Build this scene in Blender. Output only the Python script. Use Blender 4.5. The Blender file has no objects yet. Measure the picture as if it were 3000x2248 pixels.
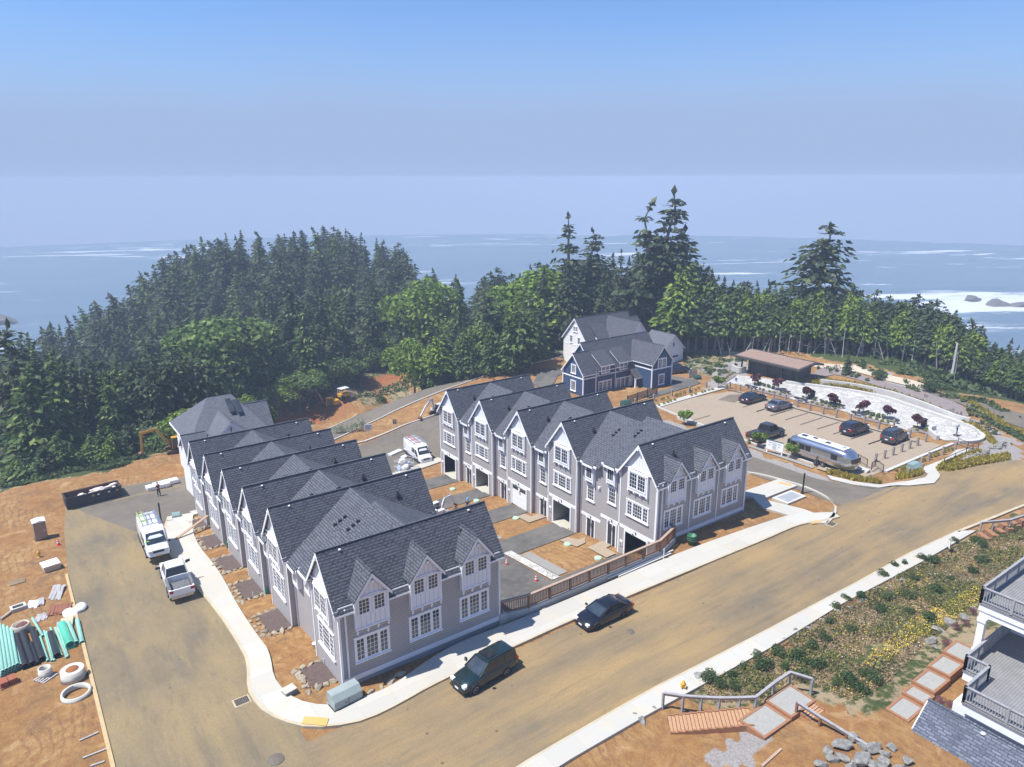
import bpy, bmesh, math, random
import numpy as np
from mathutils import Vector, Matrix
random.seed(7)
S = bpy.context.scene
COL = S.collection
R = math.radians
PI = math.pi

# ---------------------------------------------------------------- camera
FPX = 2110.05
PIT, ROL, AZ = R(15.909), R(-.1375), R(35.635)
CAM = np.array([-12.738, -34.794, 28.5])
EA = np.array([math.cos(AZ), math.sin(AZ)]); EB = np.array([-math.sin(AZ), math.cos(AZ)])
def _w(d): return np.array([d[0]*EA[0]+d[1]*EA[1], d[0]*EB[0]+d[1]*EB[1], d[2]])
_F = np.array([0, math.cos(PIT), -math.sin(PIT)]); _U = np.array([0, math.sin(PIT), math.cos(PIT)]); _X = np.array([1., 0, 0])
CF = _w(_F); CX = _w(_X*math.cos(ROL)+_U*math.sin(ROL)); CU = _w(-_X*math.sin(ROL)+_U*math.cos(ROL))
cd = bpy.data.cameras.new('camera'); cam = bpy.data.objects.new('camera', cd); COL.objects.link(cam)
cd.sensor_width = 36; cd.lens = FPX/3000*36; cd.clip_start = .5; cd.clip_end = 30000
m4 = Matrix.Identity(4)
for i in range(3): m4[i][0], m4[i][1], m4[i][2], m4[i][3] = CX[i], CU[i], -CF[i], CAM[i]
cam.matrix_world = m4
S.camera = cam

# survey helper: where a sight line meets the level z
def G(x, y, z=0.):
    d = CF + CX*(x-1500)/FPX - CU*(y-1124)/FPX
    t = (z-CAM[2])/d[2]
    return (CAM[0]+d[0]*t, CAM[1]+d[1]*t)
def GD(x, y, D):
    d = CF + CX*(x-1500)/FPX - CU*(y-1124)/FPX
    t = D/math.hypot(d[0], d[1])
    return tuple(CAM+d*t)

def HZ(x, y, P):   # height of pixel row y above the ground point P
    d = CF+CX*(x-1500)/FPX-CU*(y-1124)/FPX
    s_ = math.hypot(P[0]-CAM[0], P[1]-CAM[1])/math.hypot(d[0], d[1]); return float(CAM[2]+d[2]*s_)

def PXL(u, v, z):  # photo pixel of a point
    d = np.array([u, v, z])-CAM; w_ = d @ CF; return 1500+FPX*(d @ CX)/w_, 1124-FPX*(d @ CU)/w_

# ---------------------------------------------------------------- world, sun
w = bpy.data.worlds.new('World'); S.world = w; w.use_nodes = True
nt = w.node_tree; bg = nt.nodes['Background']
sky = nt.nodes.new('ShaderNodeTexSky'); sky.sky_type = 'NISHITA'; sky.sun_disc = False
SUNV = Vector((-.48, .17, 1.)).normalized()
sky.sun_elevation = math.asin(SUNV.z); sky.sun_rotation = math.atan2(SUNV.x, SUNV.y)
sky.altitude = 50; sky.air_density = 1.0; sky.dust_density = .6; sky.ozone_density = 2.0
bg.inputs[1].default_value = .055
_tc = nt.nodes.new('ShaderNodeTexCoord'); _sp = nt.nodes.new('ShaderNodeSeparateXYZ'); nt.links.new(_tc.outputs['Generated'], _sp.inputs[0])
_nz = nt.nodes.new('ShaderNodeTexNoise'); _nz.inputs['Scale'].default_value = 2.2; _nz.inputs['Detail'].default_value = 5; nt.links.new(_tc.outputs['Generated'], _nz.inputs['Vector'])
_ad = nt.nodes.new('ShaderNodeMath'); _ad.operation = 'MULTIPLY_ADD'; nt.links.new(_nz.outputs['Fac'], _ad.inputs[0]); _ad.inputs[1].default_value = -.10; nt.links.new(_sp.outputs['Z'], _ad.inputs[2])
_cr = nt.nodes.new('ShaderNodeValToRGB'); nt.links.new(_ad.outputs[0], _cr.inputs[0]); _e = _cr.color_ramp.elements     # sea mist lying under the clear sky
FOG = (4.9, 6.5, 10.0)
_e[0].position = .0; _e[0].color = (1, 1, 1, 1); _e[1].position = .5; _e[1].color = (0, 0, 0, 1)
for _p, _c in ((.035, .93), (.075, .6), (.14, .22)): _q = _e.new(_p); _q.color = (_c, _c, _c, 1)
_mx = nt.nodes.new('ShaderNodeMix'); _mx.data_type = 'RGBA'; nt.links.new(_cr.outputs[0], _mx.inputs[0]); _bl = nt.nodes.new('ShaderNodeMix'); _bl.data_type = 'RGBA'; _bl.blend_type = 'MULTIPLY'; _bl.inputs[0].default_value = 1; nt.links.new(sky.outputs[0], _bl.inputs[6]); _bl.inputs[7].default_value = (1.15, 1.6, 2.25, 1); nt.links.new(_bl.outputs[2], _mx.inputs[6]); _mx.inputs[7].default_value = (*FOG, 1)
nt.links.new(_mx.outputs[2], bg.inputs[0])
sl = bpy.data.lights.new('sun', 'SUN'); so = bpy.data.objects.new('sun', sl); COL.objects.link(so)
sl.energy = 5.0; sl.angle = R(.55); sl.color = (1, .975, .93)
so.rotation_euler = SUNV.to_track_quat('Z', 'Y').to_euler(); so.location = (0, 0, 60)
S.view_settings.view_transform = 'Standard'; S.view_settings.look = 'None'; S.view_settings.gamma = 1
S.view_settings.exposure = .5

# ---------------------------------------------------------------- object helpers
def tag(o, label=None, cat=None, group=None, kind=None):
    if label: o['label'] = label
    if cat: o['category'] = cat
    if group: o['group'] = group
    if kind: o['kind'] = kind
    return o
def thing(name, label, cat, loc=(0, 0, 0), rz=0., group=None):
    o = bpy.data.objects.new(name, None); COL.objects.link(o); o.empty_display_size = .3
    o.location = loc; o.rotation_euler = (0, 0, rz)
    return tag(o, label, cat, group)
class MB:
    def __init__(s): s.v = []; s.f = []; s.mi = []; s.M = Matrix.Identity(4); s.cm = 0; s.sm = []
    def at(s, loc=(0, 0, 0), rz=0., M=None):
        s.M = M if M is not None else Matrix.Translation(loc) @ Matrix.Rotation(rz, 4, 'Z'); return s
    def frame(s, o, hx, n):      # local x along hx, y = outwards n, z up
        hx = Vector(hx).normalized(); n = Vector(n).normalized(); M = Matrix.Identity(4)
        for i in range(3): M[i][0], M[i][1], M[i][2], M[i][3] = hx[i], n[i], (0, 0, 1)[i], o[i]
        s.M = M; return s
    def p(s, pts, faces, smooth=False):
        b = len(s.v); M = s.M
        s.v += [tuple(M @ Vector(q)) for q in pts]
        for f in faces: s.f.append([b+i for i in f]); s.mi.append(s.cm); s.sm.append(smooth)
        return s
    def box(s, x0, x1, y0, y1, z0, z1):
        return s.p([(x0,y0,z0),(x1,y0,z0),(x1,y1,z0),(x0,y1,z0),(x0,y0,z1),(x1,y0,z1),(x1,y1,z1),(x0,y1,z1)],
                   [(0,3,2,1),(4,5,6,7),(0,1,5,4),(1,2,6,5),(2,3,7,6),(3,0,4,7)])
    def quad(s, *pts): return s.p(pts, [tuple(range(len(pts)))])
    def slab(s, pts, t):         # polygon + thickness vector t
        n = len(pts); t = Vector(t); q = [Vector(a)+t for a in pts]
        return s.p(list(pts)+[tuple(a) for a in q], [tuple(range(n)), tuple(range(2*n-1, n-1, -1))]+[(i, i+n, (i+1) % n+n, (i+1) % n) for i in range(n)])
    def cyl(s, a, b, r0, r1=None, n=8, caps=True, smooth=True):
        a = Vector(a); b = Vector(b); r1 = r0 if r1 is None else r1; d = (b-a)
        if d.length < 1e-6: return s
        d.normalize(); x = d.orthogonal().normalized(); y = d.cross(x)
        P = []
        for c, r in ((a, r0), (b, r1)):
            P += [tuple(c+(x*math.cos(k*2*PI/n)+y*math.sin(k*2*PI/n))*r) for k in range(n)]
        s.p(P, [(k, (k+1) % n, n+(k+1) % n, n+k) for k in range(n)], smooth)
        if caps: s.p(P[:n], [tuple(range(n-1, -1, -1))]); s.p(P[n:], [tuple(range(n))])
        return s
    def tube(s, path, r, n=6):
        for a, b in zip(path, path[1:]): s.cyl(a, b, r, n=n)
        return s
    def beam(s, a, b, wd, h):    # rectangular bar from a to b
        a = Vector(a); b = Vector(b); d = (b-a).normalized(); up = Vector((0, 0, 1)); x = d.cross(up)
        if x.length < .01: x = Vector((1, 0, 0))
        x.normalize(); y = x.cross(d); P = []
        for c in (a, b): P += [tuple(c+x*wd/2*i+y*h/2*j) for i, j in ((-1,-1),(1,-1),(1,1),(-1,1))]
        return s.p(P, [(3,2,1,0),(4,5,6,7),(0,1,5,4),(1,2,6,5),(2,3,7,6),(3,0,4,7)])
    def lathe(s, prof, c=(0, 0, 0), n=16, smooth=True):
        P = []; F = []
        for r, z in prof: P += [(c[0]+r*math.cos(k*2*PI/n), c[1]+r*math.sin(k*2*PI/n), c[2]+z) for k in range(n)]
        for i in range(len(prof)-1): F += [(i*n+k, i*n+(k+1) % n, (i+1)*n+(k+1) % n, (i+1)*n+k) for k in range(n)]
        return s.p(P, F, smooth)
    def blob(s, c, r, seed=0, amp=.25, sub=2, flat=None, cut=0):
        bm = bmesh.new(); bmesh.ops.create_icosphere(bm, subdivisions=sub, radius=1)
        rn = random.Random(seed); ph = [(rn.uniform(-1, 1), rn.uniform(-1, 1), rn.uniform(-1, 1), rn.uniform(0, 6)) for _ in range(5)]
        P = []; cuts = [(Vector((rn.gauss(0,1), rn.gauss(0,1), rn.gauss(0,.8))).normalized(), rn.uniform(.5,.82)) for _ in range(cut)]
        for q in bm.verts:
            k = 1+amp*sum(math.sin(3*(q.co.x*a+q.co.y*b+q.co.z*d)+e) for a, b, d, e in ph)/2.5
            pc = q.co*k
            for dn, of in cuts:
                dd = pc.dot(dn)
                if dd > of: pc = pc-dn*(dd-of)
            x = Vector((pc.x*r[0], pc.y*r[1], pc.z*r[2])) if cut else Vector((q.co.x*r[0]*k, q.co.y*r[1]*k, q.co.z*r[2]*k))
            if flat is not None: x.z = max(x.z, -flat)
            P.append((c[0]+x.x, c[1]+x.y, c[2]+x.z))
        s.p(P, [tuple(q.index for q in f.verts) for f in bm.faces], False); bm.free(); return s
    def build(s, name, mat, parent=None, bevel=0, base=None, rz=0.):
        me = bpy.data.meshes.new(name)
        o = bpy.data.objects.new(name, me); COL.objects.link(o)
        off = Vector((0, 0, 0)); inv = None
        if parent is not None:
            o.parent = parent
            if parent.type == 'EMPTY' and not getattr(s, 'local', False): inv = (Matrix.Translation(parent.location) @ parent.rotation_euler.to_matrix().to_4x4()).inverted()
            elif parent.type != 'EMPTY' and not getattr(s, 'local', False):
                g = parent.parent; inv = (Matrix.Translation(g.location) @ g.rotation_euler.to_matrix().to_4x4()).inverted() if g else Matrix.Translation(-parent.location)
        elif base is not None: inv = (Matrix.Translation(base) @ Matrix.Rotation(rz, 4, 'Z')).inverted(); o.location = base; o.rotation_euler = (0, 0, rz)
        V = np.array(s.v, dtype=float) if s.v else np.zeros((0, 3))
        if inv is not None and len(V):
            A = np.array(inv); V = V @ A[:3, :3].T + A[:3, 3]
        me.from_pydata(V.tolist(), [], s.f)
        for mm in (mat if isinstance(mat, (list, tuple)) else [mat]): me.materials.append(mm)
        if len(me.polygons) == len(s.mi):
            me.polygons.foreach_set('material_index', s.mi); me.polygons.foreach_set('use_smooth', s.sm)
        # box-like uv: u level along the face, v up its slope (taken from the unmoved coordinates)
        uvl = me.uv_layers.new(name='UVMap'); W = s.v; buf = []
        for pl, f in zip(me.polygons, s.f):
            a = Vector(W[f[0]]); n = Vector((0, 0, 0))
            for i in range(1, len(f)-1): n += (Vector(W[f[i]])-a).cross(Vector(W[f[i+1]])-a)
            if n.length < 1e-12: n = Vector((0, 0, 1))
            n.normalize()
            if abs(n.z) > .995: h = Vector((1, 0, 0)); q = Vector((0, 1, 0))
            else: h = Vector((-n.y, n.x, 0)).normalized(); q = n.cross(h)
            for i in f: c = Vector(W[i]); buf += [c.dot(h), c.dot(q)]
        if len(buf) == 2*len(me.loops): uvl.data.foreach_set('uv', buf)
        me.update()
        if bevel:
            b = o.modifiers.new('bevel', 'BEVEL'); b.width = bevel; b.segments = 2; b.limit_method = 'ANGLE'; b.angle_limit = R(40)
        return o
def copy_thing(o, loc=None, rz=None, label=None, group=None, scale=None):
    c = o.copy(); COL.objects.link(c)
    if loc is not None: c.location = loc
    if rz is not None: c.rotation_euler = (0, 0, rz)
    if scale is not None: c.scale = scale
    if label: c['label'] = label
    if group: c['group'] = group
    for ch in list(o.children):
        d = ch.copy(); COL.objects.link(d); d.parent = c
        for g in list(ch.children):
            e = g.copy(); COL.objects.link(e); e.parent = d
    return c

# ---------------------------------------------------------------- materials
def newmat(name):
    m = bpy.data.materials.new(name); m.use_nodes = True; n = m.node_tree
    return m, n, n.nodes['Principled BSDF']
def N(nt, typ, **k):
    x = nt.nodes.new('ShaderNode'+typ)
    for a, b in k.items():
        if a.startswith('i_'): x.inputs[a[2:].replace('_', ' ')].default_value = b
        else: setattr(x, a, b)
    return x
def c4(c): return (c[0], c[1], c[2], 1)
def mix(nt, f, a, b, mode='MIX'):
    x = nt.nodes.new('ShaderNodeMix'); x.data_type = 'RGBA'; x.blend_type = mode
    for sock, val in ((x.inputs[0], f), (x.inputs[6], a), (x.inputs[7], b)):
        if hasattr(val, 'is_linked') or hasattr(val, 'links'): nt.links.new(val, sock)
        elif isinstance(val, (int, float)): sock.default_value = val
        else: sock.default_value = c4(val)
    return x.outputs[2]
def math_(nt, op, a, b=None, c=None):
    x = nt.nodes.new('ShaderNodeMath'); x.operation = op
    for i, v in enumerate((a, b, c)):
        if v is None: continue
        if isinstance(v, (int, float)): x.inputs[i].default_value = v
        else: nt.links.new(v, x.inputs[i])
    return x.outputs[0]
def noise(nt, vec, scale, detail=5, rough=.6, dist=0):
    x = N(nt, 'TexNoise'); x.inputs['Scale'].default_value = scale; x.inputs['Detail'].default_value = detail
    x.inputs['Roughness'].default_value = rough; x.inputs['Distortion'].default_value = dist
    if vec is not None: nt.links.new(vec, x.inputs['Vector'])
    return x.outputs['Fac']
def ramp(nt, f, lo, hi):
    x = N(nt, 'MapRange'); x.inputs[1].default_value = lo; x.inputs[2].default_value = hi; nt.links.new(f, x.inputs[0]); return x.outputs[0]
def bump(nt, bsdf, h, strength=.3, dist=.05):
    b = N(nt, 'Bump'); b.inputs['Strength'].default_value = strength; b.inputs['Distance'].default_value = dist
    nt.links.new(h, b.inputs['Height']); nt.links.new(b.outputs[0], bsdf.inputs['Normal'])
def mat(name, c, c2=None, scale=3, rough=.7, metal=0, bmp=0, detail=5, coat=0, spec=.5, bscale=None, emit=None):
    m, n, b = newmat(name)
    b.inputs['Roughness'].default_value = rough; b.inputs['Metallic'].default_value = metal
    b.inputs['Coat Weight'].default_value = coat; b.inputs['Specular IOR Level'].default_value = spec
    b.inputs['Base Color'].default_value = c4(c)
    if c2 is not None or bmp:
        tc = N(n, 'TexCoord'); f = noise(n, tc.outputs['Object'], scale, detail)
        if c2 is not None: n.links.new(mix(n, ramp(n, f, .3, .7), c, c2), b.inputs['Base Color'])
        if bmp: bump(n, b, noise(n, tc.outputs['Object'], bscale or scale*4, 6), bmp, .04)
    return m
def siding(name, c, period=.155, c2=None):
    m, n, b = newmat(name); b.inputs['Roughness'].default_value = .6
    tc = N(n, 'TexCoord'); sp = N(n, 'SeparateXYZ'); n.links.new(tc.outputs['UV'], sp.inputs[0])
    fr = math_(n, 'FRACT', math_(n, 'MULTIPLY', sp.outputs[1], 1/period))
    line = math_(n, 'LESS_THAN', fr, .18)
    nz = noise(n, tc.outputs['Object'], .9, 4)
    base = mix(n, ramp(n, nz, .2, .8), c, tuple(x*.9 for x in c))
    n.links.new(mix(n, line, base, tuple(x*.42 for x in c)), b.inputs['Base Color'])
    pass
    return m
def battens(name, c, period=.3):
    m, n, b = newmat(name); b.inputs['Roughness'].default_value = .6
    tc = N(n, 'TexCoord'); sp = N(n, 'SeparateXYZ'); n.links.new(tc.outputs['UV'], sp.inputs[0])
    fr = math_(n, 'FRACT', math_(n, 'MULTIPLY', sp.outputs[0], 1/period))
    line = math_(n, 'LESS_THAN', fr, .16)
    n.links.new(mix(n, math_(n, 'LESS_THAN', math_(n, 'ABSOLUTE', math_(n, 'SUBTRACT', fr, .2)), .045), c, tuple(x*.62 for x in c)), b.inputs['Base Color'])
    bump(n, b, line, .5, .03)
    return m
def shingles(name, ca, cb, cm, roww=.34, rowh=.185, contrast=1., dots=0.):
    m, n, b = newmat(name); b.inputs['Roughness'].default_value = .85
    tc = N(n, 'TexCoord'); br = N(n, 'TexBrick'); n.links.new(tc.outputs['UV'], br.inputs['Vector'])
    br.inputs['Scale'].default_value = 1; br.inputs['Brick Width'].default_value = roww; br.inputs['Row Height'].default_value = rowh
    br.inputs['Mortar Size'].default_value = .028; br.inputs['Mortar Smooth'].default_value = .3; br.inputs['Bias'].default_value = 0
    br.inputs['Color1'].default_value = c4(ca); br.inputs['Color2'].default_value = c4(cb); br.inputs['Mortar'].default_value = c4(cm)
    sp = N(n, 'SeparateXYZ'); n.links.new(tc.outputs['UV'], sp.inputs[0])
    fr = math_(n, 'FRACT', math_(n, 'MULTIPLY', sp.outputs[1], 1/rowh))
    low = math_(n, 'LESS_THAN', fr, .26)
    row_ = math_(n, 'FLOOR', math_(n, 'MULTIPLY', sp.outputs[1], 1/rowh)); par = math_(n, 'MULTIPLY', math_(n, 'FRACT', math_(n, 'MULTIPLY', row_, .5)), 1.0)
    fu = math_(n, 'FRACT', math_(n, 'ADD', math_(n, 'MULTIPLY', sp.outputs[0], 1/roww), par)); dash = math_(n, 'MULTIPLY', math_(n, 'LESS_THAN', math_(n, 'ABSOLUTE', math_(n, 'SUBTRACT', fu, .5)), .2), math_(n, 'LESS_THAN', math_(n, 'ABSOLUTE', math_(n, 'SUBTRACT', fr, .5)), .2))
    f = noise(n, tc.outputs['Object'], .7, 4); g = noise(n, tc.outputs['Object'], 14, 3)
    col = mix(n, math_(n, 'MULTIPLY', low, .75*contrast), br.outputs[0], cm)
    col = mix(n, math_(n, 'MULTIPLY', dash, .55*dots), col, tuple(min(1, x*2.1) for x in cb))
    col = mix(n, math_(n, 'MULTIPLY', ramp(n, f, .3, .8), .8), col, mix(n, .5, col, (.03, .035, .05)), 'MIX')
    col = mix(n, ramp(n, g, .35, .75), col, mix(n, .25, col, (.3, .32, .38)))
    n.links.new(col, b.inputs['Base Color'])
    bump(n, b, math_(n, 'SUBTRACT', fr, br.outputs[1]), .35, .03)
    return m
WHITE = mat('white trim paint', (.86, .86, .87), (.80, .80, .82), 1.2, .45)
SIDING = siding('grey lap siding', (.43, .405, .395))
BATTEN = battens('white board and batten', (.78, .78, .80))
SHINGLE = shingles('slate blue shingles', (.018, .020, .027), (.085, .09, .102), (.006, .007, .009), dots=1.)
GLASS = mat('window glass', (.02, .024, .03), (.05, .055, .06), .7, .06, spec=.8)
DARK = mat('dark interior', (.03, .03, .035), rough=.9)
BLACKM = mat('black painted metal', (.02, .02, .022), rough=.4)
STEEL = mat('galvanised steel', (.55, .56, .58), (.42, .43, .45), 6, .35, metal=.8)
CONC = mat('pale concrete', (.56, .54, .48), (.47, .45, .39), 1.5, .85, bmp=.15)
GARAGE = mat('garage slab concrete', (.5, .48, .40), (.4, .38, .3), 2, .85)
PLYW = mat('interior drywall', (.55, .54, .52), rough=.9)

# ---------------------------------------------------------------- terrain
def sst(a, b, x):
    t = np.clip((x-a)/(b-a), 0, 1); return t*t*(3-2*t)
def site(u, v):
    zs = -.32-.1*np.clip(v-2, 0, 46)
    zc = -2.72-.102*np.clip(v-6.5, -3, 44)
    zc = -.25+(zc+.25)*sst(.02, .7, v-1.6*sst(26.3, 28.8, u))
    zr = -.32-.045*np.clip(v, 0, 60)
    a = sst(1.5, 10, u); b = sst(29.6, 37.5, u)
    z = zs*(1-a)+zc*a
    z = z*(1-b)+zr*b
    k = sst(51.9, 53.2, u)*sst(-4.0, -1.2, v)*sst(35, 29, v)
    z = z*(1-k)-1.05*k
    up = sst(-12.6, -21, v)*sst(6, 16, u)
    return z+up*1.25
FARP = []
def far(u, v, z): FARP.append((u, v, z))
# ---------------------------------------------------------------- ground heights
for p in [(0,1430,-4.4),(200,1380,-4.6),(450,1320,-5),(0,1270,-6),(250,1240,-8),(500,1225,-9),(800,1180,-9.5),(760,1240,-7),(950,1130,-9),
          (950,1262,-6.3),(1140,1180,-5.2),(1250,1135,-4.6),(1400,1085,-3.9),(1600,1040,-3.1),(1000,1130,-8),(1300,1045,-6.5),
          (1180,1250,-5.6),(1060,1290,-5.8),(1700,1035,-3.),(2000,1025,-2),(2200,1040,-1),(2350,1060,-.6),(2460,1075,-.3),(2600,1105,-.2),(2760,1150,-.6),
          (2300,1020,.6),(2500,1060,1.0),(2700,1090,.9),(2900,1150,.3),(3000,1190,-.4),(2900,1190,-1.6),(3000,1215,-1.5),(2780,1160,-1.6),
          (2640,1130,-.6),(2450,1090,-.6),(2700,1160,-1.0),(2850,1230,-1.3),(2960,1290,-1.),(3000,1400,-.8)]:
    far(*G(*p), p[2])
for x, D, z in [(0,100,-9),(0,130,-14),(0,200,-25),(0,300,-45),(-600,150,-18),(-600,300,-50),(-1500,80,-8),(-1500,300,-50),
                (300,110,-12),(300,150,-16),(300,200,-17),(300,260,-30),(300,330,-55),
                (600,120,-15),(600,170,-12),(600,220,-4),(600,270,-8),(600,360,-58),
                (850,125,-17),(850,170,-10),(850,225,1),(850,280,-3),(850,370,-60),
                (1100,130,-14),(1100,180,-9),(1100,230,-1),(1100,290,-12),(1100,370,-60),
                (1330,130,-9),(1330,170,-10),(1330,220,-13),(1330,300,-45),(1500,130,-6),(1500,170,-5),(1500,230,-25),(1500,300,-60),
                (1750,125,-3),(1750,150,-1.5),(1750,190,-6),(1750,250,-45),(1950,150,-1),(1950,190,-12),(1950,250,-55),
                (2200,150,-1),(2200,175,-8),(2200,230,-55),(2500,145,-1),(2500,165,-8),(2500,220,-58),(2850,135,-3),(2850,155,-12),(2850,210,-58),
                (3300,130,-5),(3300,160,-22),(3300,210,-60),(4200,100,-4),(4200,200,-58),(2000,420,-75),(500,480,-80),(3000,380,-75),(-1200,480,-80),(1200,500,-80)]:
    q = GD(x, 523, D); far(q[0], q[1], z)
for u, v, z in [(-40,0,-1),(-40,30,-4),(-60,60,-10),(-30,-40,0),(0,-60,3),(40,-50,5),(90,-40,3),(-80,-40,0),(130,-60,0),(140,0,-10),(80,-14,-.5),(95,-15,-1)]: far(u, v, z)
for u in (-16, -12, -3, 11, 25, 37, 46, 51):
    for v in (-12, 0, 14, 30, 46): far(u, v, float(site(np.array(float(u)), np.array(float(v)))))
for u in (54, 57, 65): far(u, 42, -2.3)
for u in (55, 63, 71, 76, 80):
    for v in (0, 14, 27): far(u, v, -1.05)
for u, v, z in [(50,60,-3.9),(50,54,-3.8),(58,60,-3.2),(46,50,-4.1),(40,55,-5.0),(56,52,-3.1),(62,66,-3.1),(70,68,-3.0),(58,72,-3.8),(66,76,-4.2),(33,56,-5.6),(66,56,-2.8),(44,44,-3.6)]: far(u, v, z)
for u, v, z in [(56,-4.6,-.45),(64,-5,-.45),(72,-9,-.5),(60,-12,-.4),(78,-14,-.6),(58,40,-2.3),(66,40,-2.2),(72,46,-2.2),(50,44,-3),(60,50,-2.6),(84,48,-2),(30,46,-5.9),(16,46,-5.4),(40,46,-4.4)]: far(u, v, z)
FP = np.array(FARP)
def _k(r2): return np.where(r2 > 0, r2*np.log(np.maximum(r2, 1e-9)), 0)*.5
_n = len(FP); _A = np.zeros((_n+3, _n+3)); _xy = FP[:, :2]/100
_A[:_n, :_n] = _k(((_xy[:, None]-_xy[None])**2).sum(-1))+np.eye(_n)*2e-3
_A[:_n, _n] = 1; _A[:_n, _n+1:] = _xy; _A[_n:, :_n] = _A[:_n, _n:].T
_W = np.linalg.solve(_A, np.concatenate([FP[:, 2], np.zeros(3)]))
def T(u, v):
    u = np.atleast_1d(np.asarray(u, float)); v = np.atleast_1d(np.asarray(v, float)); sh = u.shape
    x = np.stack([u.ravel(), v.ravel()], 1)/100; out = np.empty(len(x))
    for i in range(0, len(x), 20000):
        q = x[i:i+20000]; out[i:i+20000] = _k(((q[:, None]-_xy[None])**2).sum(-1)) @ _W[:_n]+_W[_n]+q @ _W[_n+1:]
    out = np.clip(out, -90, 12).reshape(sh)
    d = np.maximum(np.maximum(-17-u, u-57), np.maximum(-24-v, v-44))
    s = site(u, v); k = sst(0, 9, d)
    e = sst(-24, -14, -np.abs(v-14)-0*u)     # lot plateau handled inside site()
    z = s*(1-k)+out*k
    pl = sst(4, 0, np.maximum(np.maximum(52-u, u-(82-.12*np.abs(v-12))), np.maximum(-1-v, v-28)))   # parking lot and plaza level
    return z*(1-pl)-1.05*pl
def t1(u, v): return float(T(u, v)[0])

def inpoly(U, V, poly):
    c = np.zeros(U.shape, bool); n = len(poly)
    for i in range(n):
        x0, y0 = poly[i]; x1, y1 = poly[i-1]
        m = ((y0 > V) != (y1 > V)) & (U < (x1-x0)*(V-y0)/((y1-y0) if y1 != y0 else 1e-9)+x0); c ^= m
    return c
def PX(pts, z): return [G(x, y, z) for x, y in pts]
def vnoise(U, V, s, seed=0):
    rn = np.random.RandomState(seed); o = np.zeros(U.shape)
    for k in range(6):
        a = rn.uniform(0, 2*PI); f = s*rn.uniform(.6, 2.2); o += np.sin(U*math.cos(a)*f+V*math.sin(a)*f+rn.uniform(0, 6)+1.7*np.sin(V*f*.6+k))
    return o/6
_ts = np.concatenate([np.linspace(22, 110, 260), np.linspace(110.5, 330, 160)])
def gz_(x, y, z0=-1.):
    """point on the modelled ground seen at this photo pixel"""
    d = CF+CX*(x-1500)/FPX-CU*(y-1124)/FPX; d = d/math.hypot(d[0], d[1]); P = CAM[None]+d[None]*_ts[:, None]; g = P[:, 2]-T(P[:, 0], P[:, 1])
    k = np.nonzero(g < 0)[0]
    if not len(k): return (*G(x, y, z0), z0)
    i = max(1, int(k[0])); f = g[i-1]/(g[i-1]-g[i]); q = P[i-1]*(1-f)+P[i]*f; return (float(q[0]), float(q[1]), float(q[2]))
def PXT(pts, z0=-6): return [gz_(x, y, z0)[:2] for x, y in pts]
# vegetation / dirt / gravel masks
def axis(lo, hi, a, b, fine, coarse):
    return np.concatenate([np.arange(lo, a, coarse), np.arange(a, b, fine), np.arange(b, hi+coarse, coarse)])
gu = axis(-420, 460, -40, 108, .55, 6); gv = axis(-110, 560, -30, 80, .55, 6)
UU, VV = np.meshgrid(gu, gv, indexing='ij'); ZZ = T(UU, VV)
jit = vnoise(UU, VV, 1.1, 3)*1.0+vnoise(UU, VV, 3.4, 4)*.5
Uj = UU+jit; Vj = VV+np.roll(jit, 3, 0)
cr = np.zeros(UU.shape+(4,)); cr[..., 3] = 1
core = inpoly(Uj, Vj, [(-60,-70),(110,-70),(110,-20),(96,8)]+PX([(3000,1200),(2900,1165),(2700,1105),(2500,1068),(2300,1022)], .3)+PX([(2000,1020),(1650,1035)], -2)+PXT([(1500,1028),(1270,1050),(1102,1092),(976,1146),(900,1175),(850,1200),(740,1240),(600,1300)])+PX([(300,1345),(0,1400)], -4.6)+[(-60, 60)])
veg = ~core
bank = inpoly(Uj, Vj, PX([(1900,2010),(2060,1980),(2280,1890),(2450,1775),(2700,1640),(2900,1540)], -.1)+[(70,-16),(62,-24),(30,-24)]+PX([(2830,1960),(2560,2110),(2450,2080),(2300,2010),(2150,2050)], .6))
strip1 = inpoly(Uj, Vj, PXT([(930,1215),(1000,1195),(1090,1150),(1150,1120),(1250,1085),(1350,1062),(1500,1045),(1640,1032),(1640,1042),(1400,1080),(1250,1120),(1110,1170),(1000,1222),(900,1270),(860,1270)]))
red = inpoly(Uj, Vj, PXT([(740,1250),(850,1203),(900,1178),(976,1150),(1102,1096),(1186,1070),(1270,1054),(1400,1050),(1250,1082),(1150,1118),(1080,1150),(980,1200),(860,1262),(760,1290)]))
leftgreen = inpoly(Uj, Vj, PX([(0,1340),(200,1290),(500,1290),(560,1295),(430,1345),(350,1385),(300,1400),(100,1420),(0,1450)], -4.6))
grv = inpoly(Uj, Vj, [(50.8,-1.5),(53.3,-1.5),(53.3,34),(50.8,34)])|inpoly(Uj, Vj, PX([(2560,1110),(2700,1150),(2800,1200),(2900,1250),(2980,1310),(3000,1390),(2780,1370),(2890,1290),(2820,1235),(2700,1180)], -1.1))|inpoly(Uj, Vj, PX([(2100,1075),(2180,1040),(2200,1090),(2150,1130),(2060,1160)], -1.5))
gpatch = inpoly(Uj, Vj, PX([(2190,2110),(2260,2170),(2200,2248),(2060,2248),(2090,2200)], .3))
grass2 = inpoly(Uj, Vj, PX([(1990,1035),(2100,1040),(2200,1060),(2180,1100),(2080,1110),(2010,1075)], -1.8))
cr[..., 0] = np.where(core, 1, .0)
cr[..., 1] = np.where(veg | leftgreen, 1, np.where(bank | strip1, .55, np.where(grass2, .45, 0)))
cr[..., 2] = np.where(grv | gpatch, 1, 0)
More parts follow.
